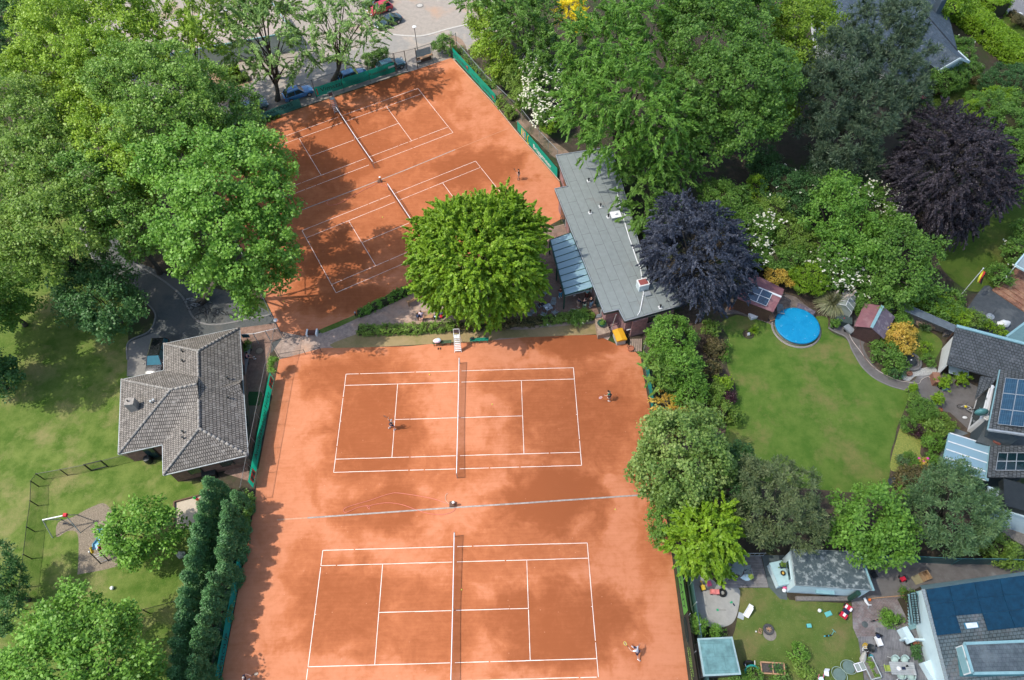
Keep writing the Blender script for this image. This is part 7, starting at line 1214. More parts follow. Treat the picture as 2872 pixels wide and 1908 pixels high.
# ---------------------------------------------------------------- cars
rubber = mat('rubber', (.012, .012, .013), (.02, .02, .02), rough=.9); rimm = mat('wheel_rim', (.45, .46, .48), (.35, .36, .38), rough=.3, metal=.8); headl = mat('headlight', (.6, .65, .7), rough=.1, spec=.9); taill = mat('taillight', (.4, .01, .01), rough=.2)
def car(label, p, rz, paint, L_=4.3, Wd=1.78, Hh=1.5, cab=(-.44, .2, -.34, .05), belt=.9, glass=darkglass, plate=True):
    t = thing('parked_car', label, 'car', p, rz, 'cars parked around the courts'); w = Wd/2; b = MB(); st = []
    for y, kw, zl, zb in ((-.5, .8, .42, .72), (-.485, .92, .28, belt*.93), (-.42, .98, .22, belt*.98), (-.3, 1, .2, belt), (0, 1, .2, belt), (.18, 1, .2, belt*.97), (.36, .98, .22, belt*.88), (.46, .9, .25, belt*.78), (.5, .74, .4, belt*.66)):
        y *= L_; st.append([(-w*kw*.86, y, zl), (-w*kw, y, zl+.22), (-w*kw, y, zb-.16), (-w*kw*.9, y, zb), (w*kw*.9, y, zb), (w*kw, y, zb-.16), (w*kw, y, zl+.22), (w*kw*.86, y, zl)])
    n = 8; vs = [q for s in st for q in s]; fs = [(i*n+j, i*n+(j+1) % n, (i+1)*n+(j+1) % n, (i+1)*n+j) for i in range(len(st)-1) for j in range(n)]+[tuple(range(n)), tuple(range((len(st)-1)*n, len(st)*n))[::-1]]; b.add(vs, fs)
    body = b.build('body', paint, t, smooth=True, bevel=.04); y0, y1, r0, r1 = [v*L_ for v in cab]; lo = [(-w*.88, y0), (w*.88, y0), (w*.86, y1), (-w*.86, y1)]; hi = [(-w*.66, r0), (w*.66, r0), (w*.64, r1), (-w*.64, r1)]
    g = MB(); g.add([(x, y, belt*.96) for x, y in lo]+[(x, y, Hh-.06) for x, y in hi], [(0, 1, 5, 4), (1, 2, 6, 5), (2, 3, 7, 6), (3, 0, 4, 7)]); g.build('window_glass', glass, t)
    r = MB(); k = [(x*1.05, y, Hh-.07) for x, y in hi]; m4 = [(x*.86, y*.97+.0, Hh) for x, y in hi]; r.add(k+m4, [(0, 1, 5, 4), (1, 2, 6, 5), (2, 3, 7, 6), (3, 0, 4, 7), (4, 5, 6, 7)]); rf_ = r.build('roof', paint, t)
    pl = MB()
    for a, c in zip(lo, hi): pl.beam((a[0]*1.005, a[1], belt*.95), (c[0]*1.02, c[1], Hh-.05), .07, .07)
    ym = (y0+y1)/2; pl.beam((-w*.885, ym, belt*.95), (-w*.665, ym*.9, Hh-.05), .07, .05); pl.beam((w*.885, ym, belt*.95), (w*.665, ym*.9, Hh-.05), .07, .05); pl.build('pillars', paint, t)
    for sx in (-1, 1):
        for sy in (-.3, .31):
            wh = MB(); wh.tube([(sx*(w-.17), sy*L_, .32), (sx*(w+.01), sy*L_, .32)], [.32, .32], 18).build('wheel', rubber, t); o = [c for c in KIDS[t.name]][-1]; MB().tube([(sx*(w-.1), sy*L_, .32), (sx*(w+.02), sy*L_, .32)], [.2, .19], 12).build('rim', rimm, o)
        MB().sph((sx*w*.68, L_*.475, belt*.7), (.2, .12, .09), 9, 5).build('headlight', headl, t); MB().sph((sx*w*.74, -L_*.487, belt*.82), (.16, .06, .11), 9, 5).build('taillight', taill, t); MB().sph((sx*(w+.07), y1*.86, belt+.04), (.11, .07, .08), 8, 5).build('mirror', paint, t)
    if plate: MB().box((0, L_*.5, .42), (.5, .03, .12)).build('number_plate', white, t)
    return t
def paint(name, c): return mat(name, c, tuple(v*.9 for v in c), rough=.25, spec=.6, coat=.8)
pblack, pred, pgrn, pblue, pbright, pteal = paint('black_paint', (.01, .012, .014)), paint('red_paint', (.45, .008, .025)), paint('dark_green_paint', (.008, .028, .028)), paint('blue_paint', (.01, .12, .26)), paint('bright_blue_paint', (.01, .17, .42)), paint('dark_teal_paint', (.02, .09, .1))
tglass = mat('teal_windscreen', (.02, .13, .16), (.015, .1, .13), rough=.08, spec=.9)
q = P('i', 1293, 300, .9); car('black car with a teal windscreen parked beside the brick building', q*[1, 1, 0], PI+.03, pblack, 4.5, 1.85, 1.65, (-.48, .22, -.44, .06), .98, tglass)
def dirz(r, a, b): d = P(r, *b)-P(r, *a); return math.atan2(-d[0], d[1])
z_ = dirz('1', (700, 330), (190, 540)); q = P('1', 450, 455, .6); car('dark green sports car on the open car park beside the red car', q*[1, 1, 0], z_, pgrn, 4.5, 1.85, 1.25, (-.4, .16, -.22, -.02), .8)
q2 = P('1', 275, 175, .7); car('red hatchback half under the ash tree on the car park', q2*[1, 1, 0], z_, pred, 4.0, 1.75, 1.5); q3 = P('1', 190, 20, .7); car('black estate car with a pale stripe beyond the red hatchback', q3*[1, 1, 0], z_, pblack, 4.5, 1.8, 1.55)
zu = A1-PI/2
for r, x, y, m, l, f in (('b', 1165, 535, pteal, 'dark teal car behind the right end of the wide green banner', 1), ('b', 850, 620, pblue, 'dull blue car behind the middle of the wide green banner', 1), ('2', 1210, 1090, pbright, 'bright blue car between the PASTOORS banner and the wide green banner', 1), ('b', 20, 880, pteal, 'dark green car under the pale green tree left of the bright blue car', 1)):
    q = P(r, x, y, .7); car(l, q*[1, 1, 0], zu if f else zu+PI, m)
# ---------------------------------------------------------------- bicycles
def make_bike(label, p, rz, m, s=1.0, cat='bicycle', group='bicycles parked beside the asphalt path'):
    t = thing('bicycle', label, cat, p, rz, group); t.scale = (s, s, s)
    for y in (-.53, .53):
        wv = MB(); wv.tube([(0, y+.33*math.cos(a), .34+.33*math.sin(a)) for a in np.linspace(0, 2*PI, 22)[:-1]], .022, 6, closed=True); o = wv.build('wheel', rubber, t); sp = MB()
        for k in range(8): a = k*PI/4; sp.bar((0, y, .34), (0, y+.32*math.cos(a), .34+.32*math.sin(a)), .004, 3)
        sp.build('spokes', galv, o)
    f = MB(); bb, st, hd, rw, fw_ = (0, -.05, .3), (0, -.2, .82), (0, .36, .85), (0, -.53, .34), (0, .53, .34)
    for a, b in ((bb, st), (bb, hd), (st, hd), (rw, bb), (rw, st), (hd, fw_)): f.bar(a, b, .022, 6)
    f.build('frame', m, t); MB().tube([(-.3, .25, 1.05), (-.1, .38, 1.02), (.1, .38, 1.02), (.3, .25, 1.05)], .016, 6).bar((0, .36, .82), (0, .38, 1.02), .016, 6).build('handlebar', dark, t); MB().sph((0, -.22, .93), (.08, .14, .04), 8, 5).bar((0, -.2, .8), (0, -.22, .92), .014, 5).build('saddle', black, t)
    MB().tube([(0, rw[1]+.37*math.cos(a), rw[2]+.37*math.sin(a)) for a in np.linspace(.4, PI, 7)], .02, 4).build('mudguard', dark, t); MB().box((0, -.62, .73), (.14, .34, .02)).build('rack', dark, t); return t
bk = make_bike('black bicycle at the lower end of the bike cluster by the kerb', P('6', 655, 560), .15, black)
for x, y, rz, l, sc in (((855), 560, -.1, 'black bicycle right of the lowest one in the bike cluster', 1), (310, 230, 1.9, 'bicycle with pale mudguards at the upper left end of the bike cluster', 1), (400, 350, 2.0, 'bicycle with a long pale tube below the upper left one', 1), (600, 250, 1.5, 'bicycle at the top of the bike cluster under the maple leaves', 1), (735, 430, .5, 'bicycle standing upright in the middle of the bike cluster', 1), (500, 510, 2.6, 'bicycle lying dark in front of the bike cluster', 1), (1095, 530, 1.2, 'dark bicycle apart from the cluster under the hanging maple branch', 1)):
    copy_tree(bk, loc=P('6', x, y), rz=rz, label=l, mats={'mudguard': galv, 'frame': galv} if 'pale' in l else None)
T('shrub', 'two small black dogs like dark shrubs at the kerb edge' if False else 'small dark shrub at the kerb under the low tree', 'shrub', [(312, 682, .4, 8)], 'fine', LM['deep'])
# ---------------------------------------------------------------- pool garden
pc = P('N', 2236.6, 913, .5); pr0 = 58.5*((pc-CP)@FW)/FPX; t = thing('swimming_pool', 'round above ground pool under a bright blue cover', 'pool', pc*[1, 1, 0]); MB().lathe([(pr0+.02, 0), (pr0+.02, .5), (pr0-.05, .5)], n=48).build('pool_wall', brick('pool_slats', (.36, .33, .31), (.3, .28, .26), (.2, .19, .18), .4, .12, .01), t, uv=True)
bl_ = mat('pool_cover_blue', (.005, .24, .46), (.008, .28, .5), scale=.9, rough=.4, c3=(.2, .5, .66), s3=3.2, lo3=.63, hi3=.7); m_ = MB(); rings = [(pr0+.1, .38), (pr0+.12, .52), (pr0, .56), (pr0*.75, .53), (pr0*.5, .545), (pr0*.25, .53), (.02, .54)]; m_.lathe(rings, n=48); o = m_.build('cover', bl_, t, smooth=True)
for v in o.data.vertices:
    if v.co.z > .52: v.co.z += .025*math.sin(v.co.x*4+v.co.y*2)*math.cos(v.co.y*3.3)
m_ = MB(); m_.tube([((pr0+.28)*math.cos(a), (pr0+.28)*math.sin(a), .04) for a in np.linspace(0, 2*PI, 40)[:-1]], .12, 5, closed=True); m_.build('stone_ring', mat('pool_pavers', (.33, .3, .27), (.26, .24, .22), scale=5), t)
MB().slab([P('7', 1640, 700, .5), P('7', 2020, 885, .5), P('7', 1960, 985, .5), P('7', 1600, 800, .5)], .06).build('x', mauve).name = 'mauve_tarpaulin'; tag(bpy.data.objects['mauve_tarpaulin'], 'flat mauve tarpaulin behind the blue pool', 'tarpaulin')
def lounger(name, label, p, rz, m, s=1.0):
    t = thing(name, label, 'lounger', p, rz); t.scale = (s, s, s); b = MB()
    for k in range(8): b.box((0, -.25+k*.14, .32), (.6, .11, .03))
    b.build('seat', m, t); b = MB()
    for k in range(5): b.box((0, -.38-k*.09, .38+k*.1), (.6, .04, .09))
    b.build('backrest', m, t); l = MB()
    for sx in (-.28, .28): l.box((sx, .7, 0), (.05, .05, .33)).box((sx, -.3, 0), (.05, .05, .5)).beam((sx, -.3, .55), (sx, .35, .55), .06, .03)
    l.build('frame', m, t); return t
lounger('deck_chair', 'wooden deck chair in front of the red roofed garden house', P('7', 985, 1010), PI+.3, wood); lounger('sun_lounger', 'grey sun lounger between the garden house and the blue pool', P('7', 1210, 910), .5+PI/2*0-1.0+.3, chm, 1.1)
def pot(label, p, r, h, m, soil=True, name='flower_pot', sq=False):
    t = thing(name, label, 'pot', p)
    if sq: MB().box((0, 0, 0), (r*2, r*1.7, h), .3, 1.08).build('pot', m, t)
    else: MB().lathe([(r*.75, 0), (r, h), (r*.86, h), (r*.8, h*.8)], n=16).build('pot', m, t)
    return t
def plantpot(label, p, r, h, m, lm, ph, n=60, sz=.2):
    t = pot(label, p, r, h, m); C = RNG.normal(size=(n, 3))*[ph*.32, ph*.32, ph*.3]+[0, 0, h+ph*.5]; O = nrm(C-[0, 0, h]); V, tt = leafquads(C, O, np.full(n, .16), RNG.random(n), 16, sz, .4); quads('foliage', V, tt, lm, t); return t
pot('white square pot with moss at the lawn edge by the garden house', P('7', 625, 1020), .38, .4, white, sq=True); pot('small square terracotta pot under the purple beech', P('7', 150, 820), .25, .35, terracotta, sq=True)
t = thing('tree_ring', 'round bare soil patch with a white stone lantern in the big lawn', 'bed', [*P('7', 540, 1400)[:2], .03]); MB().lathe([(.6, 0), (.55, .03), (.05, .05)], n=20).build('soil', soilm, t); MB().box((-.05, -.1, .04), (.22, .22, .3)).build('lantern', white, t); tuft('palm_tuft', 'small palm like tuft beside the round soil patch', P('7', 640, 1345), .8, .8, 70, LM['lime'], .06, .8)
t = thing('covered_table', 'dark covered table beside the pampas grass', 'table', P('h', 855, 1255)); MB().box((0, 0, 0), (1.7, 1.0, .7), -.3, .95).build('cover', mat('dark_cover', (.06, .085, .08), (.045, .07, .065)), t); MB().box((0, .1, .7), (.1, .1, .04)).build('red_bowl', redm, t)
plantpot('dark pot with a spiky plant on the corner of the garden path', P('h', 775, 1290), .3, .4, black, LM['mid'], .6); make_bike('grey garden bicycle lying beside the tool shed', P('h', 900, 1325), 1.0, galv, .9, group=None).pop('group', None) if False else None
t = thing('garden_cart', 'grey metal cart beside the front of the tool shed', 'cart', P('h', 900, 1330)); MB().box((0, 0, .3), (.6, .9, .3), .5, 1.2).build('tray', galv, t); MB().tube([(.1, -.4, .6), (.2, -.8, .75), (-.2, -.9, .75), (-.25, -.45, .6)], .02, 5).build('handle', dark, t); MB().tube([(.3, .1, .2), (.38, .1, .2)], [.2, .2], 14).tube([(-.38, .1, .2), (-.3, .1, .2)], [.2, .2], 14).build('wheels', rubber, t)
hz = .03; hose('long pale hose curving along the garden path to the brown box', PS('l', [(910, 110), (940, 170), (1000, 250), (1060, 330), (1150, 415), (1300, 490), (1400, 510), (1485, 522), (1510, 490), (1560, 465), (1585, 480)]), .03, mat('cream_hose', (.6, .52, .44), (.5, .44, .38)), hz); hose('brown hose lying next to the pale hose on the garden path', PS('l', [(1000, 130), (1005, 200), (1030, 290), (1090, 370), (1140, 405)]), .035, mat('brown_hose', (.2, .12, .1), (.16, .1, .08)), hz)
fc = P('l', 1410, 345); t = thing('fountain', 'round dark fountain disc inside a curved stone ring', 'fountain', fc); MB().lathe([(1.15, 0), (1.15, .3), (.95, .3), (.95, .05), (.5, .04)], n=28).build('basin', mat('dark_stone_ring', (.12, .12, .115), (.17, .165, .155), scale=5, bump=.4), t); MB().lathe([(.5, .0), (.6, .42), (.55, .46), (.02, .47)], n=20).build('disc', dark, t); MB().sph((0, 0, .5), .08, 8, 5).build('nozzle', white, t)
pot('brown planted bowl on the white gravel', P('l', 1403, 445), .32, .3, mat('rust_bowl', (.22, .11, .07), (.16, .08, .05), scale=9)); o = MB().sph((0, 0, 0), .14, 12, 8).build('glass_ball', blue, smooth=True); q = P('l', 1340, 465); o.location = (q[0], q[1], .15); tag(o, 'blue glass ball at the edge of the white gravel', 'ball')
t = thing('hose_box', 'brown wooden chest on the patio at the end of the pale hose', 'chest', P('l', 1612, 500)); MB().box((0, 0, 0), (.62, 1.15, .75), -.1).build('chest', mat('brown_chest', (.26, .13, .085), (.22, .11, .07)), t); MB().box((0, 0, .75), (.68, 1.2, .05), -.1).build('lid', mat('brown_lid2', (.32, .17, .11), (.27, .14, .09)), t)
for x, y, lm, l, r in ((1665, 545, 'lime', 'navy pot with a bright shrub beside the brown chest', .38), (1810, 515, 'lime', 'brown pot with a tall bright shrub in front of the carport', .36), (1420, 590, 'lime', 'dark pot with a small plant on the lawn corner', .28), (1605, 680, 'lime', 'navy pot with a grassy plant on the patio', .34), (1722, 895, 'olive', 'terracotta pot with a yellow green plant beside the patio walk', .3)):
    plantpot(l, P('l', x, y), r, .5, navy if 'navy' in l else (terracotta if 'terra' in l else (darkwood if 'brown' in l else black)), LM[lm], 1.0 if r > .3 else .6)
for x, y, l in ((1690, 975, 'upper of two empty clay pots at the patio walk'), (1675, 1035, 'lower of two empty clay pots at the patio walk'), (1660, 745, 'clay pot lying at the dense dark bush')): pot(l, P('l', x, y), .22, .3, terracotta)
pot('pale ring pot with a plant at the lower end of the patio walk', P('l', 1620, 1258), .28, .3, mat('cream_pot', (.5, .47, .4)))
t = thing('patio_table', 'pale table under the carport roof', 'table', P('l', 1790, 450)); MB().box((0, 0, .7), (1.9, 1.0, .05), -.35).build('tabletop', pale, t); MB().box((0, 0, 0), (1.5, .6, .7), -.35).build('stand', dark, t)
wbk = make_bike('white bicycle leaning at the bay of the solar house', P('14', 1050, 880), 1.0, white, 1.0, group=None); [wbk.pop('group') for _ in (0,) if 'group' in wbk.keys()]
o = MB().sph((0, 0, 0), .14, 10, 6).build('helmet', yel, smooth=True); q = P('14', 1075, 790, .9); o.location = q; tag(o, 'yellow helmet on the white bicycle', 'helmet'); o = MB().sph((0, 0, 0), (.25, .16, .08), 10, 6).build('white_stone', white, smooth=True); q = P('14', 1040, 1040); o.location = (q[0], q[1], .1); tag(o, 'white oval bowl on the patio below the white bicycle', 'bowl')
o = MB().box((0, 0, 0), (.55, .22, .12), -.05).build('metal_tray', tealtrim); q = P('14', 605, 425); o.location = (q[0], q[1], .04); tag(o, 'small pale metal tray on the patio next to the navy pot', 'tray')
for x, y, w, d, h, m, l in ((1272, 1155, .9, .8, .7, mat('pale_green_bin', (.27, .36, .3), (.22, .3, .25)), 'pale green water tank behind the tool shed'), (1442, 1195, .7, .7, .8, pale, 'pale blue bin under the ivy hedge'), (1640, 1300, .9, .6, .7, pale, 'pale blue cold box right of the firewood stack')): t = thing('storage_box', l, 'box', P('h', x, y)); MB().box((0, 0, 0), (w, d, h), -.3).build('box', m, t); MB().box((0, 0, h), (w*1.06, d*1.06, .04), -.3).build('lid', m, t)
t = thing('lattice_crate', 'grey lattice of old pallets at the end of the wood store', 'pallet', P('h', 1720, 1340)); 
for k in range(5): MB().box((-.4+.2*k, 0, .05), (.1, 1.2, .5), -.4).build('slat', greywood, t)
t = thing('rain_barrel', 'black barrel with a yellow handled tool near the flagpole', 'barrel', P('8', 470, 1110)); MB().lathe([(.55, 0), (.62, .9), (.5, .9), (.45, .3)], n=18).build('barrel', black, t); MB().bar((-.3, -.4, .95), (.45, .2, 1.05), .025, 5).build('tool', yel, t)
fp0 = P('8', 985, 975); t = thing('flagpole', 'white flagpole with a hanging black red gold flag on the upper lawn', 'flagpole', fp0); MB().bar((0, 0, 0), (0, 0, 4.35), .04, 8).sph((0, 0, 4.4), .08, 8, 5).build('pole', white, t)
fl = MB(); cols = (black, mat('flag_red', (.6, .06, .04)), mat('flag_gold', (.8, .72, .06)))
for k, m in enumerate(cols[::-1]):
    fl = MB(); vs = []
    for i in range(9):
        s = i/8; z = 4.1-s*1.5; 
        for e in (0, 1): u = (k+e)/3; vs.append((.05+.5*u+.1*s+.05*math.sin(s*6+u*3), -.18*u-.35*s+.08*math.sin(s*5+u*5), z-.25*u))
    fl.add(vs, [(2*i, 2*i+1, 2*i+3, 2*i+2) for i in range(8)]); o = fl.build('flag_stripe', m, t); so_ = o.modifiers.new('t', 'SOLIDIFY'); so_.thickness = .01
t = thing('parasol_stand', 'round grey parasol base with a thin pole on the dark patio', 'parasol stand', P('8', 1610, 1475)); MB().lathe([(.42, 0), (.4, .08), (.06, .12)], n=20).build('base', galv, t); MB().bar((0, 0, .1), (0, 0, 1.2), .02, 6).build('pole', dark, t)
t = thing('covered_grill', 'white covered item on the dark patio between the box balls', 'grill', P('h', 2170, 1285)); MB().sph((0, 0, .45), (.7, .4, .5), 12, 7, lambda d: 1+.1*math.sin(d[0]*6+d[2]*4)).build('cover', white, t)
sp0, sp1 = P('8', 1640, 900), P('8', 2500, 1480); sd = (sp1-sp0)/np.linalg.norm(sp1-sp0); sn_ = np.array([-sd[1], sd[0], 0]); sn_ = sn_ if sn_[1] > 0 else -sn_; t = thing('brick_steps', 'broad red brick garden steps rising to the terrace at the right edge', 'steps', sp0); brst = brick('step_bricks', (.36, .17, .1), (.26, .12, .08), (.12, .08, .06), .22, .11, .012, dirt=(.4, .24, .15), dscale=.9)
for k in range(4): a = sp0+sn_*(.55*k); b = sp1+sn_*(.55*k); dpt = .55 if k < 3 else 4.5; MB().prism(ccw([p[:2] for p in (a, b, b+sn_*dpt, a+sn_*dpt)]), 0, .15*(k+1)).build('step', brst, t, world=True, uv=True)
vz2 = 2.9; vpn = [P('8', 2150, 350, vz2-.3), P('8', 2700, 640, vz2-.3), P('8', 2900, 300, vz2), P('8', 2400, 50, vz2)]; t = thing('veranda_roof', 'pale glass veranda roof above the brick steps at the right edge', 'canopy', mid(vpn)*[1, 1, 0]); MB().slab(vpn, .08).build('roof_sheet', glassy('veranda_glass', (.62, .76, .78), .3, .15), t, world=True)
for a, b in ((0, 1), (0, 3), (1, 2)): MB().beam(vpn[a], vpn[b], .16, .2).build('frame', mat('aqua_frame', (.45, .62, .64), (.4, .56, .58)), t, world=True)
MB().bar(vpn[0]+[.15, 0, -.1], (vpn[0]+[.15, 0, 0])*[1, 1, 0], .06, 8).build('post', white, t, world=True); MB().bar(vpn[1]+[-.15, 0, -.1], (vpn[1]+[-.15, 0, 0])*[1, 1, 0], .06, 8).build('post', white, t, world=True); o = MB().sph(P('8', 2030, 500, 1.9), .2, 10, 6).build('globe_lamp', white, t, world=True)
vr = [P('h', 2215, 1370, 2.6), P('h', 2420, 1215, 2.8), P('h', 2480, 1420, 2.8), P('h', 2300, 1440, 2.6)]; t = thing('patio_roof', 'teal grey sheet roof at the right edge behind the carport', 'canopy', mid(vr)*[1, 1, 0]); MB().slab(vr, .08).build('roof_sheet', mat('teal_sheet', (.1, .19, .2), (.13, .23, .24)), t, world=True); MB().beam(vr[0], vr[1], .2, .12).build('edge', tealtrim, t, world=True)
for q in vr: MB().bar(q-[0, 0, .1], q*[1, 1, 0], .06, 6).build('post', galv, t, world=True)
t = thing('compost_box', 'dark box at the lower corner of the big lawn', 'box', P('l', 1263, 1345)); MB().box((0, 0, 0), (.55, .7, .6), -.1).build('box', mat('slate_box', (.05, .06, .07), (.07, .08, .09)), t)
tj = P('d', 2320, 120, .6); t = thing('parked_car', 'white vehicle tip at the right edge of the villa drive' if False else 'white garden trolley on the villa drive', 'trolley', tj*[1, 1, 0]); t.name = 'garden_trolley'; MB().box((0, 0, .35), (.9, .6, .35), .4).build('tray', white, t); MB().box((0, 0, .1), (.6, .4, .25), .4).build('undercarriage', blue, t)
# ---------------------------------------------------------------- lower garden
slat = mat('grey_green_slats', (.2, .25, .235), (.17, .21, .2), rough=.7)
for x, y, rz, l in ((370, 700, PI, 'slatted grey chair at the lower left of the wooden deck'), (300, 470, PI+.2, 'slatted grey chair half under the lime hornbeam on the deck'), (735, 640, PI+.1, 'slatted grey chair with bright clothes on the wooden deck')): armchair(P('9', x, y), rz, l, 'slatted chairs on the wooden deck', slat).scale = (1.25, 1.2, 1.0)
t = sqtable(P('9', 515, 500), -.52, 'folding grey green table on the wooden deck', slat, 1.0, 1.5); q = P('9', 630, 500); t = thing('pink_bucket', 'dark tub with a pink rim beside the folding table on the deck', 'bucket', q); MB().lathe([(.3, 0), (.38, .45), (.33, .45), (.3, .3)], n=18).build('tub', black, t); MB().lathe([(.22, .3), (.28, .52), (.22, .52), (.2, .35)], n=16).build('inner_bucket', mat('pink_plastic', (.7, .12, .25)), t)
o = MB().sph((0, 0, 0), (.4, .3, .1), 12, 7, lambda d: 1+.22*math.sin(d[0]*5+d[1]*7)).build('clothes', mat('aqua_cloth', (.5, .72, .72), (.7, .8, .82), scale=6), smooth=True); q = P('9', 715, 710, .5); o.location = q; tag(o, 'pale aqua clothes on the slatted grey chair', 'clothes'); o = MB().sph((0, 0, 0), (.3, .25, .1), 12, 7, lambda d: 1+.2*math.sin(d[0]*6+d[1]*5)).build('clothes', mat('lime_cloth', (.5, .58, .08), (.4, .5, .1), scale=6), smooth=True); q = P('9', 820, 690, .5); o.location = q; tag(o, 'yellow green clothes on the slatted grey chair', 'clothes')
t = thing('ladder', 'pale aluminium ladder standing along the top of the wooden deck', 'ladder', P('9', 800, 225)); 
for z in (0.05, .75): MB().bar((-1.35, 0, z), (1.25, -.05, z), .03, 6).build('rail', galv, t)
rg_ = MB(); [rg_.bar((-1.3+.42*k, 0, .05), (-1.3+.42*k, 0, .75), .022, 5) for k in range(7)]; rg_.build('rungs', galv, t)
q = P('9', 1480, 610, .9); t = thing('storage_chest', 'big pale blue storage chest with plant bowls on its lid beside the garage', 'chest', q*[1, 1, 0]); MB().box((0, 0, 0), (1.1, 1.95, .85), .18).build('chest', pale, t); MB().box((0, 0, .85), (1.15, 2.0, .08), .18).build('lid', mat('chest_lid', (.36, .52, .53), (.32, .47, .48)), t)
q1 = P('9', 1530, 450, .95); t = thing('plant_tray', 'square tray of green plants on the storage chest', 'planter', [q1[0], q1[1], .94]); MB().box((0, 0, 0), (.5, .45, .12), .1).build('tray', navy, t); V_b, tt_ = leafquads(RNG.normal(size=(30, 3))*[.13, .12, .04]+[0, 0, .16], np.tile([0, 0, 1.], (30, 1)), np.full(30, .08), RNG.random(30), 12, .1, .5); quads('foliage', V_b, tt_, LM['olive'], t)
q1 = P('9', 1525, 620, .95); t = thing('plant_bowl', 'dark bowl with a yellow flower on the storage chest', 'planter', [q1[0], q1[1], .94]); MB().lathe([(.14, 0), (.22, .16), (.18, .16)], n=14).build('bowl', black, t); MB().sph((0, 0, .2), (.11, .13, .06), 8, 5).build('flower', mat('ochre_bloom', (.6, .38, .08)), t)
def toy(name, label, p, parts, rz=0.0, cat='toy', s=1.0):
    t = thing(name, label, cat, p, rz); t.scale = (s, s, s)
    for nm, b, m in parts: b.build(nm, m, t)
    return t
pinkp = mat('pink_plastic', (.7, .12, .25)); yelp = mat('yellow_plastic', (.65, .45, .05)); redp = mat('red_plastic', (.6, .02, .05)); aqua = mat('aqua_plastic', (.12, .45, .42)); cyan = mat('cyan_plastic', (.05, .5, .6)); bluep = mat('blue_plastic', (.02, .15, .22)); orangep = mat('orange_plastic', (.75, .16, .03)); greenp = mat('green_plastic', (.02, .35, .15))
def wheels(xs, ys, r=.1, w=.06):
    b = MB(); [b.tube([(x-w/2, y, r), (x+w/2, y, r)], [r, r], 12) for x in xs for y in ys]; return b
toy('toy_car', 'salmon pink ride on toy car in the play sand', P('o', 1780, 838), (('body', MB().box((0, 0, .1), (.42, .78, .25), 0, .9).box((0, .15, .3), (.3, .3, .12)), mat('salmon_plastic', (.7, .22, .2))), ('wheels', wheels((-.22, .22), (-.28, .28)), black)), 1.5)
toy('old_tyre', 'black tyre filled with sand next to the salmon pink toy car', P('o', 1845, 843), (('tyre', MB().tube([(.27*math.cos(a), .27*math.sin(a), .1) for a in np.linspace(0, 2*PI, 20)[:-1]], .11, 8, closed=True), rubber),), cat='tyre')
toy('toy_digger', 'yellow black toy digger in the play sand', P('o', 1680, 795), (('body', MB().box((0, -.1, .12), (.3, .4, .25)), yelp), ('arm', MB().beam((0, .1, .3), (0, .35, .45), .08, .08).beam((0, .35, .45), (0, .5, .15), .07, .07), yelp), ('tracks', MB().box((-.15, -.1, 0), (.1, .5, .12)).box((.15, -.1, 0), (.1, .5, .12)), black)), .2)
toy('toy_box', 'pink toy tray at the edge of the play sand', P('o', 1735, 768), (('tray', MB().box((0, 0, 0), (.35, .4, .15), .2, 1.1), pinkp),)); toy('sand_shovel', 'green and blue sand shovels in the play sand', P('o', 1930, 930), (('blade', MB().box((-.08, .1, .01), (.22, .14, .04), .4), greenp), ('handle', MB().beam((.05, 0, .03), (.15, -.2, .03), .09, .05), navy))); toy('long_rake', 'long handled green rake in the play sand', P('o', 1838, 982), (('head', MB().box((-.33, 0, .01), (.16, .18, .05)), greenp), ('handle', MB().bar((-.28, 0, .03), (.4, -.03, .03), .018, 5), greywood)))
toy('toddler_slide', 'small white plastic slide at the edge of the daisy lawn', P('o', 2050, 1000), (('chute', MB().beam((-.25, -.35, .08), (.25, .3, .5), .42, .08).beam((.2, .25, .5), (.35, .45, .5), .4, .06), white), ('side', MB().beam((-.4, -.25, .15), (.05, .35, .6), .05, .16).beam((-.05, -.5, .15), (.42, .15, .6), .05, .16), white)), cat='slide'); toy('grey_board', 'grey square board beside the small white slide', P('o', 2000, 1033), (('board', MB().box((0, 0, .02), (.5, .5, .06), -.45), mat('grey_board', (.36, .4, .42), (.32, .36, .38))),), cat='board')
fpq = P('p', 245, 1145); t = thing('fire_pit', 'round fire pit of dark stones with crossed logs on the daisy lawn', 'fire pit', fpq); MB().tube([(.36*math.cos(a), .36*math.sin(a), .07) for a in np.linspace(0, 2*PI, 16)[:-1]], .11, 6, closed=True).build('stone_ring', mat('sooty_stone', (.05, .05, .055), (.08, .08, .08), scale=7), t); MB().lathe([(.3, .01), (.02, .03)], n=12).build('ash', mat('ash', (.1, .095, .09), (.06, .055, .055), scale=8), t); MB().bar((-.18, .1, .1), (.2, -.05, .14), .035, 6).bar((.0, .2, .1), (.05, -.2, .15), .03, 6).bar((-.15, -.05, .12), (.2, .13, .12), .03, 6).build('logs', wood, t)
tag(MB().lathe([(.55, .018), (.02, .022)], n=22).build('ash_patch', mat('bare_ash_soil', (.23, .21, .18), (.17, .155, .13), scale=4)), kind='structure'); bpy.data.objects['ash_patch'].location = P('p', 255, 1180)
toy('child_chair', 'tiny wooden chair frame beside the fire pit', P('p', 172, 1160), (('frame', MB().box((-.12, 0, .15), (.04, .4, .03)).box((.12, 0, .15), (.04, .4, .03)).box((0, .2, .15), (.28, .04, .03)).box((0, -.2, .15), (.28, .04, .25)).box((0, 0, .15), (.04, .4, .03)), wood),), -.5, 'chair')
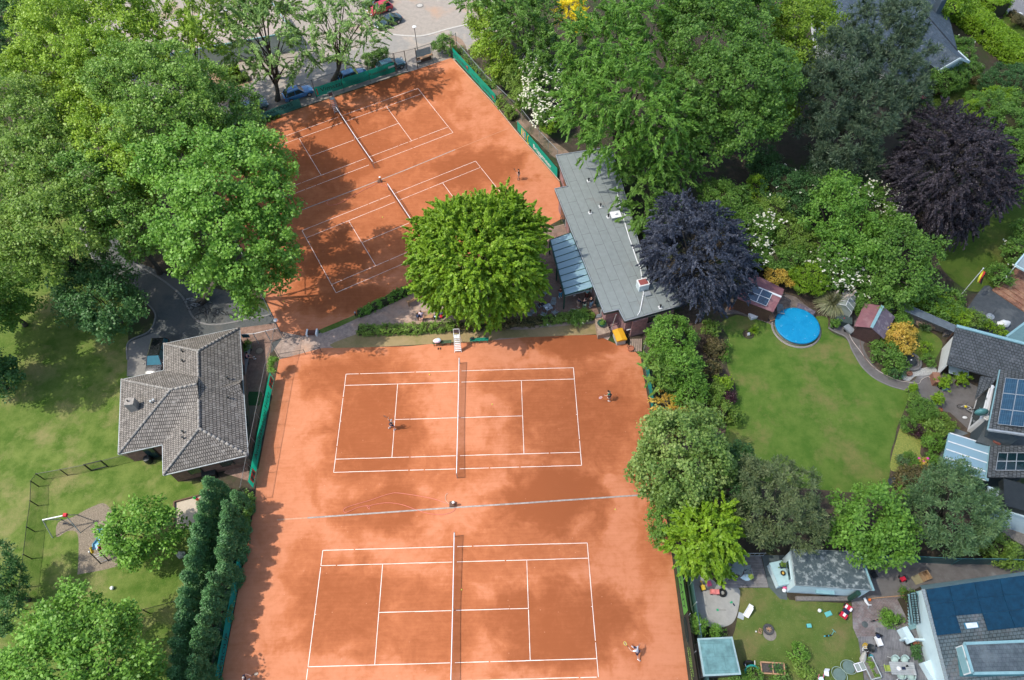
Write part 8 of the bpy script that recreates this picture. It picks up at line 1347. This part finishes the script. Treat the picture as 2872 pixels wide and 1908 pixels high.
for r, x, y, rd, m, l in (('p', 140, 1163, .07, white, 'small white ball left of the tiny wooden chair'), ('p', 663, 992, .16, white, 'white ball with a green toy on the daisy lawn'), ('p', 1078, 902, .13, orangep, 'orange ball on the brick patio')): o = MB().sph((0, 0, 0), rd, 12, 8).build('ball', m, smooth=True); q = P(r, x, y); o.location = (q[0], q[1], rd+.02); tag(o, l, 'ball')
toy('green_toy', 'small green toy next to the white ball', P('p', 683, 988), (('body', MB().box((0, 0, .02), (.13, .16, .1), .3), greenp),)); toy('paddling_tray', 'aqua folded plastic tray on the daisy lawn', P('p', 740, 1016), (('tray', MB().box((0, 0, .02), (.58, .4, .1), .3, .9), aqua),))
toy('ride_on_car', 'red white and blue ride on toy car at the edge of the daisy lawn', P('p', 878, 1000), (('body', MB().box((0, -.42, .12), (.62, .38, .3), 0, .85).box((0, .38, .12), (.62, .42, .34), 0, .85), redp), ('seat', MB().box((0, 0, .1), (.5, .45, .2)), navy), ('stripe', MB().box((.22, .3, .4), (.16, .3, .08)).box((-.2, .3, .4), (.16, .3, .08)).box((0, -.42, .38), (.2, .3, .06)), white), ('wheels', wheels((-.32, .32), (-.45, .45), .15, .1), black)), -.75)
toy('blue_crate', 'small dark teal box on the daisy lawn', P('p', 575, 1117), (('box', MB().box((0, 0, .0), (.34, .28, .22), 0, .95), bluep), ('lid', MB().box((0, 0, .22), (.37, .31, .03)), aqua)), cat='box')
toy('scooter', 'child scooter with a cyan end lying on the daisy lawn', P('p', 740, 1197), (('deck', MB().box((0, 0, .08), (.55, .12, .04)), black), ('wheels', wheels((0,), (0,), .07).tube([(-.32, -.03, .07), (-.32, .03, .07)], [.08, .08], 10), cyan), ('steering_bar', MB().bar((.25, 0, .08), (.42, .25, .5), .02, 6).bar((.32, .4, .48), (.5, .1, .52), .02, 6), aqua)), .1)
rb_ = make_bike('small red balance bike on the brick patio', P('p', 1135, 1072), -1.4, redp, .62, group=None); [rb_.pop('group') for _ in (0,) if 'group' in rb_.keys()]
toy('play_dish', 'dark grey round lid on the brick patio', P('p', 1043, 1102), (('lid', MB().lathe([(.26, 0), (.25, .05), (.04, .07), (.04, .12)], n=18), mat('grey_lid', (.09, .11, .11))),), cat='lid'); toy('balance_toy', 'white push toy with a small wheel on the brick patio', P('p', 1050, 925), (('body', MB().tube([(-.15, .35, .35), (-.05, .05, .25), (.1, -.2, .18), (.35, -.22, .2)], [.1, .12, .08, .04], 8), white), ('wheel', MB().tube([(.05, -.35, .11), (.1, -.38, .11)], [.12, .12], 12), galv)))  # the dark disc is a loose round lid
toy('red_tricycle', 'red toy tricycle with a black saddle on the yard', P('p', 1350, 732), (('body', MB().box((0, 0, .15), (.4, .4, .28), .3, .7), redp), ('wheels', wheels((-.24, .24), (-.15, .2), .12), black))); toy('yellow_bucket', 'yellow plastic can on the yard beside a green plant', P('p', 1350, 826), (('can', MB().lathe([(.18, 0), (.2, .22), (.1, .28)], n=12), yelp), ('spout', MB().bar((.12, .05, .1), (.26, .08, .2), .05, 6), yelp)))
q = P('p', 1545, 700, .25); t = thing('wooden_crate', 'open tan wooden chest with its flap laid out on the yard', 'chest', q*[1, 1, 0]); cr_ = mat('tan_plywood', (.42, .28, .16), (.36, .24, .13), scale=2); bx = MB()
for s in (-1, 1): bx.box((s*.3, 0, 0), (.04, .75, .5)).box((0, s*.36, 0), (.58, .04, .5))
bx.box((0, 0, .01), (.56, .68, .03)); bx.build('chest', cr_, t); MB().box((-.75, -.02, .02), (.75, .72, .04)).build('flap', mat('olive_plywood', (.3, .26, .15), (.26, .23, .13)), t); t.rotation_euler = (0, 0, .3)
toy('trampoline', 'small round trampoline with a teal rim tilted beside the grey-green shed', P('p', 100, 1500), (('rim', MB().tube([(.55*math.cos(a), .45*math.sin(a), .35+.2*math.sin(a)) for a in np.linspace(0, 2*PI, 26)[:-1]], .08, 8, closed=True), mat('teal_pad', (.02, .3, .26))), ('jumping_mat', MB().face([(.5*math.cos(a), .4*math.sin(a), .36+.18*math.sin(a)) for a in np.linspace(0, 2*PI, 22)[:-1]]), black), ('legs', MB().bar((-.4, .3, .4), (-.5, .75, .5), .03, 6).bar((.3, .3, .4), (.35, .8, .5), .03, 6), white)), cat='trampoline'); toy('old_tyre', 'dark tyre leaning behind the small trampoline', P('p', 68, 1430), (('tyre', MB().tube([(.32*math.cos(a), .1*math.sin(a), .35+.3*math.sin(a)) for a in np.linspace(0, 2*PI, 20)[:-1]], .1, 8, closed=True), rubber),), cat='tyre')
rbz = .7; rbp = [P('p', x, y, rbz) for x, y in ((180, 1412), (373, 1425), (383, 1517), (192, 1505))]; t = thing('raised_bed', 'wooden raised bed with two soil fields at the lower edge of the daisy lawn', 'raised bed', mid(rbp)*[1, 1, 0]); MB().prism(ccw(inset(rbp, .05)), 0, rbz-.06).build('box', darkwood, t, world=True); MB().prism(ccw(inset(rbp, .1)), rbz-.07, rbz-.04).build('soil', mat('dark_soil', (.05, .045, .04), (.08, .07, .06), scale=7, bump=.6), t, world=True); fr_ = MB()
for i in range(4): fr_.beam(rbp[i], rbp[(i+1) % 4], .1, .05)
fr_.beam((rbp[0]+rbp[1])/2, (rbp[2]+rbp[3])/2, .07, .045); fr_.build('frame', wood, t, world=True); c_ = rbp[0]*.2+rbp[1]*.3+rbp[2]*.3+rbp[3]*.2; V_b, tt_ = leafquads(RNG.normal(size=(50, 3))*[.3, .2, .03]+c_+[.12, 0, .02]-mid(rbp)*[1, 1, 0], np.tile([0, 0, 1.], (50, 1)), np.full(50, .1), RNG.random(50), 8, .12, .5); quads('seedlings', V_b, tt_, LM['deep'], t)
toy('orange_tub', 'orange tub below the wooden raised bed', P('p', 330, 1545), (('tub', MB().lathe([(.3, 0), (.4, .4), (.34, .4), (.3, .2)], n=18), mat('rust_orange', (.45, .11, .03))),), cat='tub'); toy('white_chair', 'white folding chair back on the daisy lawn', P('p', 715, 1515), (('seat', MB().box((0, 0, .3), (.36, .32, .03), -.2), whitec), ('backrest', MB().beam((0, .15, .3), (.02, .3, .7), .36, .03), whitec), ('legs', MB().bar((-.15, -.15, 0), (-.15, .15, .3), .02).bar((.15, -.15, 0), (.15, .15, .3), .02), galv)), cat='chair'); toy('pink_chair', 'pink framed child chair at the bottom edge of the daisy lawn', P('p', 665, 1560), (('frame', MB().tube([(-.2, -.1, 0), (-.2, .1, .5), (-.18, .3, .75)], .025, 6).tube([(.2, -.1, 0), (.2, .1, .5), (.18, .3, .75)], .025, 6), pinkp), ('seat', MB().box((0, -.05, .4), (.4, .4, .04)), pale)), cat='chair')
def disc(label, p, rz, tilt):
    t = thing('round_mesh_seat', label, 'net seat', p, rz); r = .52; m_ = MB(); m_.tube([(r*1.25*math.cos(a), r*math.sin(a), .25+tilt*math.sin(a)) for a in np.linspace(0, 2*PI, 30)[:-1]], .025, 6, closed=True); m_.build('rim', mat('pale_green_rim', (.3, .4, .33)), t); MB().lathe([(r*.95, .24), (r*.5, .16), (.03, .13)], n=24).build('net', mat('grey_green_net', (.13, .19, .165), (.1, .15, .13)), t); MB().lathe([(.05, 0), (.05, .16)], n=8).build('foot', dark, t); return t
disc('upper of two oval grey green net seats on the daisy lawn', P('12', 765, 1290), -.3, .03); disc('lower of two oval grey green net seats on the daisy lawn', P('12', 560, 1460), -.9, .03)
q = P('12', 1070, 1160); t = thing('parasol', 'folded cream parasol leaning at the deck edge', 'parasol', q); MB().bar((0, 0, 0), (-.08, .15, .9), .02, 6).build('pole', white, t); MB().tube([(-.05, .1, .45), (-.15, .35, 1.2), (-.22, .5, 1.75)], [.26, .17, .02], 8).build('canopy', mat('cream_canvas', (.5, .48, .42), (.42, .4, .35)), t)
q = P('12', 1035, 1275, .35); t = thing('cold_frame', 'pale framed glass cold frame at the deck edge', 'cold frame', q*[1, 1, 0]); m_ = MB()
for s in (-1, 1): m_.beam((-.42, s*.3, .4), (.42, s*.3, .4), .05, .04).beam((s*.42, -.3, .4), (s*.42, .3, .4), .05, .04)
m_.beam((0, -.3, .4), (0, .3, .4), .04, .03).build('frame', tapem, t); MB().box((0, 0, .38), (.8, .56, .01)).build('glass', gl2, t); MB().box((0, 0, 0), (.84, .6, .36)).build('box', greywood, t); t.rotation_euler = (0, 0, .22)
q = P('12', 1290, 1300, .45); t = thing('planter_box', 'long pale planter box with green plants on the dining deck', 'planter', q*[1, 1, 0], .2); MB().box((0, 0, 0), (.95, 1.6, .45)).build('box', greywood, t); m_ = MB()
for s in (-1, 1): m_.beam((s*.45, -.78, .47), (s*.45, .78, .47), .07, .05).beam((-.45, s*.78, .47), (.45, s*.78, .47), .07, .05)
m_.build('rim', mat('pale_rim', (.45, .5, .48)), t); V_b, tt_ = leafquads(RNG.normal(size=(40, 3))*[.12, .4, .05]+[.1, 0, .5], np.tile([0, 0, 1.], (40, 1)), np.full(40, .12), RNG.random(40), 12, .14, .5); quads('foliage', V_b, tt_, LM['olive'], t)
toy('black_grill', 'round black kettle grill wheel among the clutter on the dining deck', P('12', 1225, 890), (('bowl', MB().lathe([(.1, .3), (.32, .5), (.34, .52), (.28, .5), (.1, .36)], n=18), dark), ('legs', MB().bar((0, 0, .3), (.2, .2, 0), .02).bar((0, 0, .3), (-.2, .2, 0), .02).bar((0, 0, .3), (0, -.25, 0), .02), galv)), cat='grill')
for x, y, m, l, sx in ((1130, 815, yelp, 'yellow pail', .2), (1130, 900, white, 'white basin', .24), (1140, 950, black, 'black pail', .2), (1155, 1015, darkwood, 'brown basket', .22), (1160, 1085, terracotta, 'reddish tub', .22), (1245, 1070, cyan, 'cyan watering can', .2)): q = P('12', x, y); t = thing('pail', f'{l} in the row of clutter at the deck edge', 'pail', q); MB().lathe([(sx*.8, 0), (sx, .3), (sx*.85, .3), (sx*.75, .12)], n=14).build('pail', m, t); MB().tube([(sx*math.cos(a), 0, .3+.12*math.sin(a)) for a in np.linspace(0, PI, 7)], .012, 4).build('handle', galv, t)
toy('toy_trolley', 'white and navy toy trolley at the corner of the dining deck', P('12', 1405, 730), (('body', MB().box((0, 0, .2), (.36, .75, .35), .15), white), ('bag', MB().sph((0, .35, .5), (.2, .2, .15), 9, 6), navy), ('wheels', wheels((-.18, .18), (-.3, .3), .1), black)), cat='trolley'); toy('black_post', 'dark post at the step of the dining deck', P('12', 1400, 590), (('post', MB().beam((0, .2, 0), (.15, -.15, .6), .16, .1), black),), cat='post')
tb = P('12', 1975, 1310, .72); dtb = brick('table_planks', (.4, .42, .4), (.33, .35, .34), (.2, .21, .2), 2.2, .16, .008, dirt=(.3, .28, .26), dscale=1.2); t = thing('dining_table', 'long weathered plank table on the dining deck', 'table', tb*[1, 1, 0], -.06); MB().box((0, 0, .69), (1.95, .95, .05)).build('tabletop', dtb, t, uv=True)
for sx in (-.85, .85):
    for sy in (-.38, .38): MB().box((sx, sy, 0), (.08, .08, .69)).build('leg', greywood, t)
shell = mat('pale_shell', (.42, .55, .5), (.37, .49, .45), rough=.5)
def shellchair(p, rz, label, m=shell, g='pale shell chairs round the plank table'):
    t = thing('shell_chair', label, 'chair', p, rz, g); MB().sph((0, 0, .46), (.27, .25, .06), 14, 6).build('seat', m, t, smooth=True); b = MB(); vs = []
    for i in range(11):
        a = PI+PI*i/10; 
        for h, k in ((.46, .95), (.62, 1.05), (.8-.12*abs(math.cos(a)), 1.12)): vs.append((.27*k*math.cos(a), .25*k*math.sin(a), h))
    b.add(vs, [(3*i+j, 3*i+3+j, 3*i+4+j, 3*i+1+j) for i in range(10) for j in (0, 1)]); o = b.build('backrest', m, t, smooth=True); s_ = o.modifiers.new('t', 'SOLIDIFY'); s_.thickness = .025
    for sx in (-1, 1):
        for sy in (-1, 1): MB().bar((sx*.12, sy*.12, .44), (sx*.26, sy*.26, 0), .016, 6).build('leg', white, t)
    return t
for x, y, rz, l in ((1795, 1115, PI, 'pale shell chair at the upper left side of the plank table'), (2010, 1115, PI, 'pale shell chair at the upper right side of the plank table'), (1930, 1470, 0, 'pale shell chair at the lower left side of the plank table'), (2145, 1490, 0, 'pale shell chair at the lower right side of the plank table')): shellchair(P('12', x, y, .45)*[1, 1, 0], rz, l).scale = (1.15, 1.15, 1)
armchair(P('12', 1640, 1310, .4)*[1, 1, 0], PI/2*-1, 'chair with a yellow green back at the end of the plank table', 'chair at the end of the plank table', mat('yellow_green_seat', (.4, .5, .1)))
t = thing('tableware', 'white plate and dark box on the plank table', 'tableware', tb*[1, 1, 0]+[0, 0, .74]); MB().lathe([(.14, 0), (.16, .03), (.02, .02)], (-.35, 0, 0), 16).build('plate', white, t); MB().box((.05, 0, 0), (.28, .2, .06)).build('box', navy, t); MB().lathe([(.07, 0), (.08, .16)], (.35, .15, 0), 10).build('jug', black, t)
for x, y, r, m, l in ((2055, 740, .34, black, 'big black pot at the white gable of the blue solar house'), (2205, 735, .3, terracotta, 'terracotta pot at the white gable of the blue solar house'), (2320, 760, .28, mat('olive_pot', (.12, .12, .08)), 'olive pot at the white gable of the blue solar house')): pot(l, P('12', x, y), r, .4, m)
T('shrub', 'small potted bush beside the gable wall of the blue solar house', 'shrub', [(2111, 1498, .5, 9), (2114, 1510, .4, 7)], 'fine', LM['deep'])
tag(MB().beam(P('p', 1075, 890)+[0, 0, .06], P('p', 1392, 862)+[0, 0, .06], .07, .05).build('timber_batten', wood), 'long pale timber batten across the yard', 'batten')
t = thing('black_chair', 'black folded chair in the corner behind the garage', 'chair', P('p', 1105, 705)); MB().box((0, 0, .4), (.5, .5, .04), .3).build('seat', black, t); MB().beam((-.1, .2, .4), (-.2, .4, .95), .5, .04).build('backrest', black, t); MB().bar((-.2, -.2, 0), (.2, .2, .4), .02).bar((.2, -.2, 0), (-.2, .2, .4), .02).build('legs', dark, t)
tealwire = meshy('teal_bar_fence', (.03, .14, .15), .35); tf = fence('mesh_fence', 'long teal steel mesh fence at the back of the yard', [P('p', 1120, 580), P('p', 1420, 588), P('p', 1760, 605), P('p', 2060, 606), P('p', 2450, 620)], 1.7, mat('teal_post', (.08, .22, .23)), tealwire, 3.5, .04)
tag(MB().box((0, 0, 0), (4.6, .35, .3), -.03).build('garage_bench', greywood), 'long weathered bench plank along the pale garage', 'bench'); q = P('p', 690, 895); bpy.data.objects['garage_bench'].location = (q[0], q[1], .02)
for x, y, m, l in ((375, 805, pinkp, 'pink toy bag at the corner of the pale garage'), (372, 825, white, 'white basket at the corner of the pale garage')): q = P('p', x, y); o = MB().sph((0, 0, 0), (.2, .18, .16), 9, 6).build('toy_bag', m, smooth=True); o.location = (q[0], q[1], .17); tag(o, l, 'bag')
